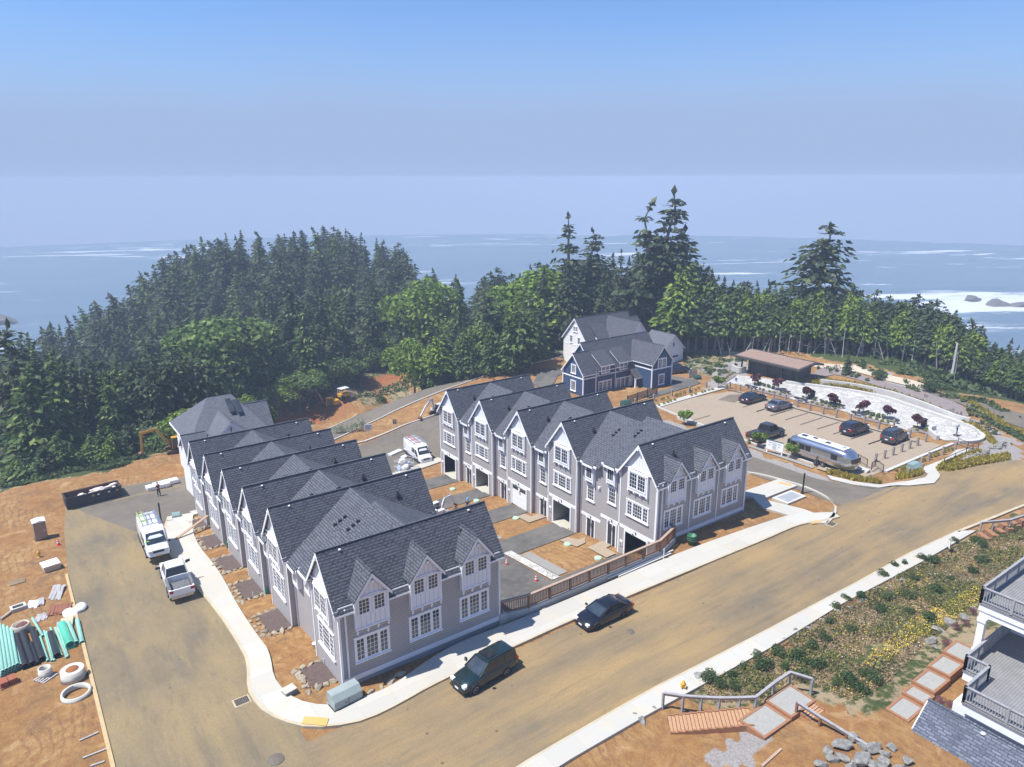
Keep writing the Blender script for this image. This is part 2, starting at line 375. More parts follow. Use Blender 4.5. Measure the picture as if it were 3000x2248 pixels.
cr[..., 0] = np.where(red, .45, cr[..., 0]); cr[..., 1] = np.where(red, 0, cr[..., 1])
# roads cut a shallow bed so that the ground never pokes through the asphalt
me = bpy.data.meshes.new('ground'); nu, nv = UU.shape
ids = np.arange(nu*nv).reshape(nu, nv)
quads = np.stack([ids[:-1, :-1], ids[1:, :-1], ids[1:, 1:], ids[:-1, 1:]], -1).reshape(-1, 4)
VER = np.stack([UU, VV, ZZ+vnoise(UU, VV, 2.2, 9)*.02], -1).reshape(-1, 3)
me.vertices.add(len(VER)); me.vertices.foreach_set('co', VER.ravel()); me.loops.add(quads.size); me.loops.foreach_set('vertex_index', quads.ravel().astype(np.int32))
me.polygons.add(len(quads)); me.polygons.foreach_set('loop_start', np.arange(0, quads.size, 4, dtype=np.int32)); me.polygons.foreach_set('loop_total', np.full(len(quads), 4, dtype=np.int32))
me.polygons.foreach_set('use_smooth', np.ones(len(quads), bool)); me.update(); me.validate()
ca = me.color_attributes.new('kinds', 'FLOAT_COLOR', 'POINT'); ca.data.foreach_set('color', cr.reshape(-1, 4).ravel())
ground = tag(bpy.data.objects.new('ground', me), kind='structure'); COL.objects.link(ground)
m, n, b = newmat('bare orange soil with scrub'); b.inputs['Roughness'].default_value = .95; b.inputs['Specular IOR Level'].default_value = .2
at = N(n, 'Attribute', attribute_name='kinds'); sp = N(n, 'SeparateColor'); n.links.new(at.outputs['Color'], sp.inputs[0])
tc = N(n, 'TexCoord'); O = tc.outputs['Object']
n1 = noise(n, O, .22, 6); n2 = noise(n, O, 1.6, 8, .7); n3 = noise(n, O, 7, 6, .7)
soil = mix(n, ramp(n, n1, .35, .65), (.30, .155, .052), (.38, .235, .095))
soil = mix(n, ramp(n, n2, .38, .72), soil, (.22, .10, .042)); soil = mix(n, math_(n, 'MULTIPLY', ramp(n, n3, .58, .72), .6), soil, (.13, .07, .04))
wv = N(n, 'TexWave'); wv.inputs['Scale'].default_value = .55; wv.inputs['Distortion'].default_value = 14; wv.inputs['Detail'].default_value = 4; wv.inputs['Detail Scale'].default_value = .5; n.links.new(O, wv.inputs['Vector'])
n5 = noise(n, O, .55, 7, .62, .8); soil = mix(n, math_(n, 'MULTIPLY', ramp(n, n5, .54, .66), .55), soil, (.17, .105, .06)); soil = mix(n, math_(n, 'MULTIPLY', ramp(n, n5, .44, .34), .55), soil, (.46, .31, .15))
soil = mix(n, math_(n, 'MULTIPLY', math_(n, 'MULTIPLY', ramp(n, wv.outputs['Fac'], .72, .95), ramp(n, n1, .45, .6)), .45), soil, (.17, .08, .035))
pb = N(n, 'TexVoronoi'); pb.inputs['Scale'].default_value = 3.2; n.links.new(O, pb.inputs['Vector']); soil = mix(n, math_(n, 'MULTIPLY', math_(n, 'LESS_THAN', pb.outputs['Distance'], .09), ramp(n, n2, .45, .6)), soil, (.44, .38, .30))
redd = mix(n, ramp(n, n2, .35, .65), (.21, .07, .028), (.33, .13, .05))
soil = mix(n, ramp(n, sp.outputs[0], .44, .9), redd, soil)
dry = mix(n, ramp(n, n2, .3, .7), (.27, .20, .12), (.40, .31, .19))
grn = mix(n, ramp(n, n3, .35, .65), (.035, .05, .016), (.08, .10, .03))
drygrn = mix(n, ramp(n, math_(n, 'ADD', n2, math_(n, 'MULTIPLY', n1, .5)), .68, .8), dry, grn)
col = mix(n, ramp(n, math_(n, 'ADD', sp.outputs[1], math_(n, 'MULTIPLY', math_(n, 'SUBTRACT', n2, .5), .5)), .15, .4), soil, drygrn)
col = mix(n, ramp(n, sp.outputs[1], .7, .95), col, grn)
gv_ = mix(n, ramp(n, n3, .3, .7), (.20, .18, .17), (.38, .35, .32))
col = mix(n, ramp(n, math_(n, 'ADD', sp.outputs[2], math_(n, 'MULTIPLY', math_(n, 'SUBTRACT', n3, .5), .4)), .35, .6), col, gv_)
n.links.new(col, b.inputs['Base Color']); bump(n, b, math_(n, 'ADD', n3, math_(n, 'MULTIPLY', n2, 1.6)), .8, .12)
me.materials.append(m); SOIL = m

# ---------------------------------------------------------------- sea
m, n, b = newmat('sea water'); tc = N(n, 'TexCoord'); O = tc.outputs['Object']
mp = N(n, 'Mapping'); mp.inputs['Scale'].default_value = (1, 1, 1); mp.inputs['Rotation'].default_value = (0, 0, R(30)); n.links.new(O, mp.inputs[0])
mp2 = N(n, 'Mapping'); mp2.inputs['Scale'].default_value = (.35, 1.5, 1); n.links.new(mp.outputs[0], mp2.inputs[0])
b.inputs['Roughness'].default_value = .35
f1 = noise(n, mp2.outputs[0], .009, 7, .65, 1.2); f2 = noise(n, mp2.outputs[0], .03, 8, .75, .6)
rk_ = None
for q in ((2880,885),(2960,900),(2640,700),(2720,950)):
    c_ = G(q[0], q[1], -62); cmb = N(n, 'CombineXYZ'); cmb.inputs[0].default_value, cmb.inputs[1].default_value, cmb.inputs[2].default_value = c_[0], c_[1], -62
    ds = N(n, 'VectorMath', operation='DISTANCE'); n.links.new(O, ds.inputs[0]); n.links.new(cmb.outputs[0], ds.inputs[1]); q_ = ramp(n, ds.outputs['Value'], 95, 10); rk_ = q_ if rk_ is None else math_(n, 'MAXIMUM', rk_, q_)
f1 = math_(n, 'ADD', f1, math_(n, 'MULTIPLY', rk_, .13))
foam = ramp(n, math_(n, 'ADD', f1, math_(n, 'MULTIPLY', math_(n, 'SUBTRACT', f2, .5), .35)), .60, .66)
base = mix(n, ramp(n, f2, .3, .7), (.075, .13, .18), (.13, .195, .24))
n.links.new(mix(n, foam, base, (.75, .78, .8)), b.inputs['Base Color']); bump(n, b, noise(n, mp2.outputs[0], .22, 8, .8), .6, 1.5)
mb = MB(); SEAZ = -62
for i in range(48):
    a0, a1 = i*2*PI/48, (i+1)*2*PI/48
    mb.quad((0, 0, SEAZ), (1200*math.cos(a0), 1200*math.sin(a0), SEAZ), (1200*math.cos(a1), 1200*math.sin(a1), SEAZ))
tag(mb.build('sea', m), kind='structure')

# ---------------------------------------------------------------- hard surfaces
def dens(pl, step=1.2):
    out = []
    for (x0, y0), (x1, y1) in zip(pl, pl[1:]):
        k = max(1, int(math.hypot(x1-x0, y1-y0)/step)); out += [(x0+(x1-x0)*i/k, y0+(y1-y0)*i/k) for i in range(k)]
    return out+[pl[-1]]
def smoothpl(pl, it=2):
    for _ in range(it):
        q = [pl[0]]
        for a, b in zip(pl, pl[1:]): q += [(a[0]*.75+b[0]*.25, a[1]*.75+b[1]*.25), (a[0]*.25+b[0]*.75, a[1]*.25+b[1]*.75)]
        pl = q+[pl[-1]]
    return pl
def resamp(pl, k):
    P = np.array(pl); d = np.concatenate([[0], np.cumsum(np.hypot(*(np.diff(P, axis=0).T)))]); s = np.linspace(0, d[-1], k)
    return np.stack([np.interp(s, d, P[:, 0]), np.interp(s, d, P[:, 1])], 1)
def strip(name, L, Rr, material, dz=.05, thick=0, step=1., label=None, zf=None, m=None, kind='structure'):
    P = np.array(L); ln = np.hypot(*(np.diff(P, axis=0).T)).sum(); k = max(2, int(ln/step)); A = resamp(L, k); B = resamp(Rr, k)
    wd = max(2, int(np.hypot(*(A-B).T).max()/step)+1); mb = m or MB(); P = []
    g = np.linspace(0, 1, wd)[None, :, None]; Q = A[:, None]*(1-g)+B[:, None]*g
    Zq = (zf(Q[..., 0], Q[..., 1]) if zf else T(Q[..., 0], Q[..., 1]))+dz
    P = [(Q[i, j, 0], Q[i, j, 1], Zq[i, j]) for i in range(k) for j in range(wd)]
    mb.p(P, [(i*wd+j, i*wd+j+1, (i+1)*wd+j+1, (i+1)*wd+j) for i in range(k-1) for j in range(wd-1)], True)
    if thick:
        ring = [i*wd for i in range(k)]+[(k-1)*wd+j for j in range(1, wd)]+[i*wd+wd-1 for i in range(k-2, -1, -1)]+[j for j in range(wd-2, 0, -1)]
        n = len(ring); top = [P[i] for i in ring]; bot = [(x, y, z-thick) for x, y, z in top]
        mb.p(top+bot, [(i, (i+1) % n, n+(i+1) % n, n+i) for i in range(n)])
    return mb if m else tag(mb.build(name, material), kind=kind)
def asphalt(name, c1, c2, dust, amt, sx=.06, sy=.5, rot=0):
    m, n, b = newmat(name); b.inputs['Roughness'].default_value = .93; b.inputs['Specular IOR Level'].default_value = .25
    tc = N(n, 'TexCoord'); mp = N(n, 'Mapping'); mp.inputs['Rotation'].default_value = (0, 0, rot); mp.inputs['Scale'].default_value = (sx, sy, 1)
    n.links.new(tc.outputs['Object'], mp.inputs[0]); O = tc.outputs['Object']
    st = noise(n, mp.outputs[0], 1.1, 6, .6, .4); bl = noise(n, O, .13, 5, .55); fi = noise(n, O, 9, 5, .7); gr = noise(n, O, 45, 2)
    base = mix(n, ramp(n, fi, .3, .7), c1, c2)
    d = math_(n, 'MULTIPLY', ramp(n, math_(n, 'ADD', math_(n, 'MULTIPLY', st, .8), math_(n, 'MULTIPLY', bl, .55)), .45, .82), amt)
    tk = noise(n, mp.outputs[0], 7, 4, .6, .3); mid = noise(n, O, .9, 6, .68, .5)
    base = mix(n, ramp(n, mid, .3, .7), tuple(x*.86 for x in c1), base); dust2 = mix(n, ramp(n, fi, .35, .7), tuple(x*.86 for x in dust), tuple(min(1, x*1.1) for x in dust))
    col = mix(n, d, base, dust2); col = mix(n, math_(n, 'MULTIPLY', ramp(n, tk, .56, .7), .32), col, tuple(x*.78 for x in c1)); col = mix(n, math_(n, 'MULTIPLY', ramp(n, tk, .42, .3), .25), col, tuple(min(1, x*1.15) for x in dust))
    col = mix(n, math_(n, 'MULTIPLY', ramp(n, mid, .62, .74), .35), col, tuple(x*.8 for x in c1)); col = mix(n, math_(n, 'MULTIPLY', ramp(n, gr, .5, .8), .12), col, (.6, .55, .45))
    sp2 = N(n, 'TexVoronoi'); sp2.inputs['Scale'].default_value = .55; n.links.new(O, sp2.inputs['Vector'])
    col = mix(n, math_(n, 'MULTIPLY', math_(n, 'LESS_THAN', sp2.outputs['Distance'], .05), .6), col, (.05, .04, .035))
    n.links.new(col, b.inputs['Base Color']); bump(n, b, gr, .2, .02); return m
ROADA = asphalt('dusty asphalt along the front', (.13, .11, .08), (.17, .145, .105), (.31, .21, .095), .95)
ROADB = asphalt('dusty asphalt along the street', (.13, .11, .08), (.17, .145, .105), (.28, .205, .10), .85, .5, .06)
ROADC = asphalt('bare grey asphalt', (.115, .10, .085), (.15, .13, .11), (.21, .175, .125), .6, .2, .2)
FRESH = asphalt('fresh black asphalt', (.045, .045, .047), (.085, .083, .08), (.22, .20, .17), .5, .3, .3)
cf = smoothpl([(-4.2,-2.2),(-2.6,-2.95),(0,-3.1),(6,-2.88),(15,-2.82),(21.2,-2.97),(33,-3.4),(40,-3.45),(46,-3.5)], 1)
strip('front_road', [(-8,-2.9),(-5,-2.9),(46,-3.45),(52,-3.6),(56,-3.9),(63.5,-4.5),(68.6,-5.3),(76,-10),(90,-14)], [(-8,-10.7),(4,-10.7),(14,-10.7),(35,-11.3),(50,-11.9),(62,-13.3),(69,-15.5),(78,-18.5),(92,-23)], ROADA, .05)
strip('left_street', [(-11.8,-12),(-11.8,14),(-11.7,30),(-11.2,42),(-10.4,50.5)], [(-3.2,-12),(-3.2,-3),(-3.6,14),(-4.2,28),(-1.5,36),(5,50.5)], ROADB, .056)
strip('front_road', [(-3.6,-2.8),(6,-2.8)], [(-3.6,-11),(6,-11)], ROADA, .06)
strip('north_road', [(-10.4,50.2),(2,50.2),(13,49.8),(22.5,50.8),(31,53),(40,54.6),(50,57)], [(-4.9,34),(1,37.5),(12,38.4),(23.5,39.2),(31,41),(40,43),(50,47)], ROADC, .062)
strip('side_road', [(46.6,-4.2),(46.7,6),(46.5,20),(46,34),(44,48)], [(55.5,-4.4),(52,2),(51.8,12),(51.6,34),(51,50)], ROADC, .045)
ue = PXT([(880,1295),(950,1262),(1035,1225),(1140,1180),(1250,1135),(1400,1085),(1500,1060),(1600,1040),(1660,1030)])
ul = PXT([(960,1300),(1060,1252),(1150,1210),(1270,1158),(1400,1110),(1500,1082),(1600,1058),(1650,1046)])
strip('upper_road', ue, ul, ROADC, .07)
strip('right_road', PXT([(2700,1132),(2780,1160),(2900,1190),(3000,1215),(3200,1270)]), PXT([(2700,1145),(2800,1180),(2890,1220),(3000,1258),(3200,1330)]), ROADC, .12)
gp = PXT([(1990,1022),(2100,1026),(2200,1036),(2350,1055),(2460,1070),(2600,1100),(2710,1128)])
strip('gravel_track', gp, PXT([(1995,1034),(2100,1036),(2200,1050),(2350,1070),(2460,1085),(2600,1118),(2700,1142)]), mat('pale gravel track', (.40, .34, .26), (.50, .43, .33), 2, .95, bmp=.3), .1)
# kerbs and pavements
KERB = mat('dusty kerb concrete', (.50, .43, .29), (.40, .34, .24), 1.5, .9, bmp=.1)
m, n, b = newmat('new pavement concrete'); b.inputs['Roughness'].default_value = .85; tc = N(n, 'TexCoord')
br = N(n, 'TexBrick'); br.offset = 0; n.links.new(tc.outputs['Object'], br.inputs['Vector']); br.inputs['Scale'].default_value = 1; br.inputs['Brick Width'].default_value = 2.1; br.inputs['Row Height'].default_value = 2.1; br.inputs['Mortar Size'].default_value = .015
for k_, c_ in (('Color1', (.46, .44, .39)), ('Color2', (.42, .40, .35)), ('Mortar', (.40, .37, .32))): br.inputs[k_].default_value = c4(c_)
dn = noise(n, tc.outputs['Object'], .6, 6, .65)
n.links.new(mix(n, math_(n, 'MULTIPLY', ramp(n, dn, .5, .75), .5), br.outputs[0], (.55, .44, .27)), b.inputs['Base Color']); PAVE = m
def walk(name, outer, inner, kerb=True, dz=.17):
    """outer = road side, inner = house side (lists of uv)"""
    A = resamp(outer, 60); B = resamp(inner, 60); d = B-A; ln = np.hypot(*d.T)[:, None]; K = A+d/np.maximum(ln, .01)*.2
    strip(name, K.tolist(), B.tolist(), PAVE, dz, .5)
    if kerb: strip('kerb', A.tolist(), (K-d/np.maximum(ln, .01)*.004).tolist(), KERB, dz+.004, .5)
wo = smoothpl([(-2.6,38.3),(-4.1,33),(-4.35,28.4),(-3.9,20),(-3.61,14),(-3.62,9.1),(-3.75,6.2),(-4.4,4.2),(-4.75,2.4),(-4.5,.9),(-3.9,-.6),(-2.9,-1.9),(-1.3,-2.9),(0,-3.25),(1.6,-3.22),(3.95,-2.88),(9,-2.85),(15.2,-2.8),(21.2,-2.97),(33.5,-3.42),(39,-3.45),(40.6,-3.6),(42.5,-4.4),(44.2,-4.75)], 1)
wi = smoothpl([(-.3,37.5),(-1.3,33.5),(-1.9,28.5),(-1.7,22),(-2.2,14),(-2.3,9),(-2.25,6.4),(-2.75,4.6),(-3.05,2.8),(-2.9,1.4),(-2.3,.0),(-1.5,-.85),(-.4,-1.35),(1,-1.55),(2.6,-1.5),(4.0,-1.1),(5.4,-.65),(8,-.35),(12,-.65),(18.7,-.75),(26,-.75),(34,-1.2),(38,-1.5),(40.5,-1.9),(42.6,-2.6),(44.6,-3.9)], 1)
WALKO, WALKI = wo, wi
walk('pavement', wo, wi)
ni = PX([(1400,2330),(1520,2248),(1900,2030),(2250,1850),(2500,1715),(2650,1630),(2800,1560)], -.3); no = PX([(1540,2320),(1640,2248),(1900,2098),(2280,1890),(2480,1765),(2700,1648),(2860,1556)], -.22)
walk('pavement', ni, no)
strip('kerb', [(a, b) for a, b in ni[-1:]]+PX([(3000,1480),(3200,1410)], -.3), [(a, b-.25) for a, b in ni[-1:]+PX([(3000,1480),(3200,1410)], -.3)], KERB, .17, .4)
strip('kerb', [(-11.95,-9),(-11.95,30)], [(-11.75,-9),(-11.75,30)], mat('weathered form board', (.50, .38, .20), (.40, .29, .15), 4, .85), .14, .3)
strip('kerb', ue, [(a+.06, b-.22) for a, b in ue], PAVE, .16, .4)
strip('kerb', [(a, b) for a, b in ul], [(a-.1, b+.2) for a, b in ul], PAVE, .16, .4)
nk = PX([(880,1330)], -5.9)+PX([(1060,1290),(1180,1250),(1290,1228)], -5.7)
strip('kerb', nk, [(a+.1, b-.25) for a, b in nk], PAVE, .16, .4)
nw = PX([(1200,1372),(1292,1340)], -5.6)
strip('pavement', [(-.5,38.2),(12,39),(23.5,39.8),(30,41.3)], [(-.5,36.9),(12,37.4),(23.5,38.2),(30,39.6)], PAVE, .16, .4)

SROCK = mat('wet sea rock', (.09,.075,.06), (.16,.13,.10), .08, .8, bmp=.8)
for i, (x, y, r, l_) in enumerate(((2850,878,16,'low dark rock awash in the surf at the far right'),(2925,890,20,'broad brown sea rock at the right edge of the photo'),(2990,893,18,'sea rock cut by the right edge of the photo'),(2700,945,9,'small rock just above the tree tops at the right'),(2,945,14,'dark headland rock at the left edge of the photo'))):
    u_, v_ = G(x, y, -61); mb = MB(); mb.blob((u_, v_, -62), (r*.8, r*.45, r*.2 if i < 4 else 9), i+3, .5, 3, cut=9); tag(mb.build('sea_rock', SROCK, base=(u_, v_, -62)), l_, 'sea rock')
# ---------------------------------------------------------------- windows and doors on any wall
def window(parent, o, hx, n, wd, ht, cells, rows, casing=.13, sill=True, proud=.05, label=None):
    """o = lower centre of the opening on the wall; cells = panes across each sash"""
    mb = MB(); mb.frame(o, hx, n); g = MB(); g.frame(o, hx, n)
    x0, x1 = -wd/2, wd/2; c = casing; mu = .028
    mb.box(x0-c, x0, 0, proud, -c*.6, ht+c); mb.box(x1, x1+c, 0, proud, -c*.6, ht+c)
    mb.box(x0, x1, .002, proud-.002, ht, ht+c); mb.box(x0, x1, .002, proud-.002, -c*.6, 0)
    mb.box(x0-c-.04, x1+c+.04, 0, proud+.03, ht+c, ht+c+.05)
    if sill: mb.box(x0-c-.05, x1+c+.05, 0, proud+.07, -c*.6-.08, -c*.6)
    mull = c*.95 if len(cells) > 1 else 0; tot = sum(cells); pw = (wd-mull*(len(cells)-1))/tot; x = x0
    for i, k in enumerate(cells):
        s0, s1 = x, x+pw*k; fr = .035
        mb.box(s0, s0+fr, .01, proud-.015, 0, ht); mb.box(s1-fr, s1, .01, proud-.015, 0, ht)
        mb.box(s0+fr, s1-fr, .012, proud-.017, 0, fr); mb.box(s0+fr, s1-fr, .012, proud-.017, ht-fr, ht)
        for j in range(1, k): q = s0+(s1-s0)*j/k; mb.box(q-mu/2, q+mu/2, .014, proud-.022, fr, ht-fr)
        for j in range(1, rows): q = ht*j/rows; mb.box(s0+fr, s1-fr, .016, proud-.024, q-mu/2, q+mu/2)
        g.box(s0+.01, s1-.01, -.02, .012, .01, ht-.01)
        x = s1+mull
        if i < len(cells)-1: mb.box(s1, s1+mull, .003, proud-.003, 0, ht)
    f = mb.build('window', WHITE, parent); g.build('pane', GLASS, f)
    if label: f['label'] = label
    return f
def corbels(mb, x0, x1, y, z, n=4):
    for i in range(n):
        x = x0+(x1-x0)*i/(n-1); mb.box(x-.05, x+.05, 0, y, z-.11, z); mb.box(x-.045, x+.045, 0, y*.55, z-.26, z-.11)
def lantern(parent, o, hx, n):
    mb = MB(); mb.frame(o, hx, n); mb.box(-.06, .06, 0, .03, -.12, .1)
    mb.tube([(0,.02,.05),(0,.16,.22),(0,.34,.2),(0,.38,.08)], .014, 5); mb.cyl((0,.38,-.02),(0,.38,.1),.13,.03,8)
    return mb.build('wall_lamp', BLACKM, parent)
def open_garage(parent, o, hx, n, wd, ht, closed=False):
    mb = MB(); mb.frame(o, hx, n); c = .15
    mb.box(-wd/2-c, -wd/2, 0, .05, 0, ht+c); mb.box(wd/2, wd/2+c, 0, .05, 0, ht+c); mb.box(-wd/2, wd/2, .002, .048, ht, ht+c)
    f = mb.build('garage_frame', WHITE, parent)
    if closed:
        d = MB(); d.frame(o, hx, n); d.box(-wd/2, wd/2, -.1, -.02, 0, ht)
        for k in range(1, 4): d.box(-wd/2, wd/2, -.021, -.01, ht*k/4-.012, ht*k/4+.012)
        dd = d.build('garage_door', WHITE, parent); p = MB(); p.frame(o, hx, n)
        for s_ in (-1, 1): p.box(s_*wd*.26-wd*.19, s_*wd*.26+wd*.19, -.022, -.012, ht*.78, ht*.94)
        p.build('pane', GLASS, dd)
    else:
        d = MB(); d.frame(o, hx, n); t = .05
        d.p([(-wd/2,0,0),(-wd/2,-4,0),(-wd/2,-4,ht),(-wd/2,0,ht)], [(0,1,2,3)]); d.p([(wd/2,0,0),(wd/2,-4,0),(wd/2,-4,ht),(wd/2,0,ht)], [(3,2,1,0)])
        d.p([(-wd/2,-4,0),(wd/2,-4,0),(wd/2,-4,ht),(-wd/2,-4,ht)], [(3,2,1,0)]); d.p([(-wd/2,0,ht),(wd/2,0,ht),(wd/2,-4,ht),(-wd/2,-4,ht)], [(0,1,2,3)])
        d.cm = 1; d.p([(-wd/2,.25,.03),(wd/2,.25,.03),(wd/2,-4,.03),(-wd/2,-4,.03)], [(3,2,1,0)])
        d.build('garage_interior', [PLYW, GARAGE], parent)
def gable_roof(mb, u0, u1, vr, zr, half, sl, t=.12, mb_tr=None, ends=(1, 1)):
    """ridge along u"""
    ze = zr-half*sl
    for s in (-1, 1):
        P = [(u0, vr, zr), (u1, vr, zr), (u1, vr+s*half, ze), (u0, vr+s*half, ze)]
        if s < 0: P = P[::-1]
        mb.slab([(a, b, c-t) for a, b, c in P][::-1], (0, 0, t))
    mb.box(u0, u1, vr-.07, vr+.07, zr-.03, zr+.035)
    if mb_tr is not None:
        for k, e in ((0, u0), (1, u1)):
            if not ends[k]: continue
            w_ = .05 if k == 0 else -.05
            for s in (-1, 1):
                mb_tr.slab([(e-w_*.2, vr, zr-.03), (e-w_*.2, vr+s*half, ze-.03), (e-w_*.2, vr+s*half, ze-.26), (e-w_*.2, vr, zr-.30)], (w_, 0, 0))
        for s in (-1, 1): mb_tr.box(u0+.02, u1-.02, vr+s*half-.02, vr+s*half+.07, ze-.14, ze-.02)   # gutters
def row(name, label, U0, L, units, side):
    t = thing(name, label, 'townhouses', (U0+L/2, units[0]['vr'], 0))
    wall = MB(); trim = MB(); U1 = U0+L; rec = .43; SL = 1.298; HW, HR = 2.12, 2.35; umid = U0+L/2+.05
    n = (-1, 0, 0); hx = (0, -1, 0)
    for i, q in enumerate(units):
        vr, zr, zb, b0, b1 = q['vr'], q['zr'], q['zb'], q['b0'], q['b1']     # ridge, base level, door bay span
        zt = zr-HW*SL
        # gable block
        if side == 'court':
            gt = zr-7.78-.45; wall.box(U0, U1, vr-HW, vr+HW, gt, zt); wall.box(U0+4.1, U1, vr-HW, vr+HW, zb, gt)
            wall.box(U0, U0+4.1, vr-HW, vr+.05-1.225, zb, gt); wall.box(U0, U0+4.1, vr+.05+1.225, vr+HW, zb, gt)
        else: wall.box(U0, U1, vr-HW, vr+HW, zb, zt)
        wall.slab([(U0, vr-HW, zt), (U0, vr+HW, zt), (U0, vr, zr-.08)], (L, 0, 0))
        if b1-b0 > .1:
            wall.box(U0+rec, U1-rec, b0, b1, zb, zr-3.0)
            a_, c_ = U0+rec, U1-rec
            wall.slab([(a_, b0, zr-3.0), (umid, b0, zr-.35), (c_, b0, zr-3.0)], (0, b1-b0, 0))
        # front and back gable trim
        for e, s in ((U0, -1), (U1, 1)):
            d = s*.03
            x0, x1 = sorted((e, e+s*.035)); trim.box(x0, x1, vr-HW-.03, vr-HW+.1, zb, zt); trim.box(x0, x1, vr+HW-.1, vr+HW+.03, zb, zt)
            trim.box(x0, x1, vr-HW+.1, vr+HW-.1, zb, zb+.26)
        bat = MB(); bat.slab([(U0-.012, vr-1.75, zr-2.33), (U0-.012, vr+1.75, zr-2.33), (U0-.012, vr, zr-.1)], (.02, 0, 0)); bat.build('gable_panel', BATTEN, t)
        arch = [(-.06+U0, vr-1.8+3.6*k/10, zr-2.40+.16*math.sin(PI*k/10)) for k in range(11)]
        for a, b in zip(arch, arch[1:]): trim.beam(a, b, .1, .13)
        # bay with two casements under the gable
        bw = 1.12; zb_ = zr-4.25; trim.box(U0-.2, U0, vr-bw, vr+bw, zb_, zr-2.42)
        fm = MB().frame((U0, vr, 0), hx, n); corbels(fm, -bw+.06, bw-.06, .24, zb_, 4); trim.v += []; 
        b_ = len(trim.v); trim.v += fm.v; trim.f += [[j+b_ for j in f] for f in fm.f]; trim.mi += fm.mi; trim.sm += fm.sm
        window(t, (U0-.2, vr, zr-3.92), hx, n, 1.75, 1.3, (3, 3), 4, .1, sill=False, proud=.045)
        # knee braces and outlooker blocks at the rake ends
        for s in (-1, 1):
            trim.beam((U0-.03, vr+s*(HW-.02), zt-.75), (U0-.26, vr+s*(HW-.02), zt-.2), .07, .07)
            trim.box(U0-.32, U0, vr+s*(HW+.02)-.06, vr+s*(HW+.02)+.06, zt-.2, zt-.08)
        trim.box(U0-.36, U0-.2, vr-.07, vr+.07, zr-.5, zr-.28)
        if side == 'court':
            window(t, (U0, vr+.02, zr-6.55), hx, n, 2.3, 1.2, (2, 4, 2), 4, .12)
            bt = zr-7.78
            trim.box(U0-.035, U0, vr-HW, vr+HW, bt-.28, bt); trim.box(U0+rec-.035, U0+rec, b0, b1, bt-.62, bt-.34)
            gz = q['gz']; open_garage(t, (U0, vr+.05, gz), hx, n, 2.45, bt-.45-gz, q.get('closed', False))
            lantern(t, (U0-.03, vr+.05, bt-.18), hx, n)
            bm_ = (b0+b1)/2; off = q.get('off', 0)
            window(t, (U0+rec, bm_+off, zr-6.6), hx, n, .8, 1.35, (3,), 4, .12)
            # little box dormer over the door bay
            dz = zr-3.25; trim.box(U0+.12, U0+rec+.2, bm_-.55+off, bm_+.55+off, dz-1.5, zr-3.03)
            fm = MB().frame((U0+rec, bm_+off, 0), hx, n); corbels(fm, -.5, .5, .3, dz-1.5, 2)
            b_ = len(trim.v); trim.v += fm.v; trim.f += [[j+b_ for j in f] for f in fm.f]; trim.mi += fm.mi; trim.sm += fm.sm
            window(t, (U0+.12, bm_+off, dz-1.15), hx, n, .72, 1.2, (3,), 4, .09, sill=False, proud=.04)
            # door recess
            dd = MB().frame((U0+rec, bm_-.1+off, gz-.05), hx, n); dd.box(-.62, -.48, 0, .05, 0, 2.25); dd.box(.48, .62, 0, .05, 0, 2.25); dd.box(-.48, .48, .002, .048, 2.12, 2.25)
            fr = dd.build('door_frame', WHITE, t); d2 = MB().frame((U0+rec, bm_-.1+off, gz-.05), hx, n); d2.box(-.48, .48, -.05, .015, 0, 2.12); d2.build('doorway', DARK, fr)
            d3 = MB().frame((U0+rec, bm_-.1+off, gz-.05), hx, n); d3.box(.02, .1, .015, .03, 0, 2.12); d3.build('door_edge', WHITE, fr)
            lantern(t, (U0+rec-.03, bm_-.1+off, bt-.5), hx, n)
            mbx = MB().frame((U0, vr-1.72 if False else vr+1.72, gz+1.15), hx, n); mbx.box(-.16, .16, 0, .06, -.25, .25); mt = mbx.build('meter_box', WHITE, t)
            mb2 = MB().frame((U0, vr+1.72, gz+1.15), hx, n); mb2.box(-.08, .08, .06, .13, -.13, .13); mb2.build('meter', STEEL, mt)
            vt = MB().frame((U0+rec, b0+.25, zr-5.1), hx, n); vt.box(-.09, .09, 0, .16, 0, .2); vt.build('wall_vent', WHITE, t)
            # downspouts beside the return
            dn = MB(); dn.box(U0-.11, U0-.02, vr-HW+.02, vr-HW+.11, gz, zt-.2); dn.build('downspout', WHITE, t); dn = MB(); dn.box(U0+rec-.1, U0+rec-.01, vr-HW-.16, vr-HW-.07, gz, zt-.1); dn.build('downspout', WHITE, t)
        else:
            window(t, (U0, vr, zr-6.62), hx, n, 2.2, 1.55, (2, 3, 2) if i else (2, 4, 2), 5, .12)
            dn = MB(); dn.box(U0+rec-.1, U0+rec-.01, vr-HW-.14, vr-HW-.06, zb+.3, zt-.1); dn.build('downspout', WHITE, t)
            if b1-b0 > .1:
                bm_ = (b0+b1)/2; dz = zr-3.1
                trim.box(U0+.12, U0+rec+.2, bm_-.5, bm_+.5, dz-1.45, zr-3.03)
                window(t, (U0+.12, bm_, dz-1.15), hx, n, .68, 1.15, (3,), 4, .09, sill=False, proud=.04)
                pr = MB().frame((U0+rec, bm_, zb+.12), hx, n); pts = [(-.62, 0), (-.62, 2.35), (-.35, 2.7), (0, 2.85), (.35, 2.7), (.62, 2.35), (.62, 0)]
                inn = [(x*.74, z-.12 if z else 0) for x, z in pts]
                for k in range(6): pr.slab([(pts[k][0], .01, pts[k][1]), (pts[k+1][0], .01, pts[k+1][1]), (inn[k+1][0], .01, inn[k+1][1]), (inn[k][0], .01, inn[k][1])], (0, .06, 0))
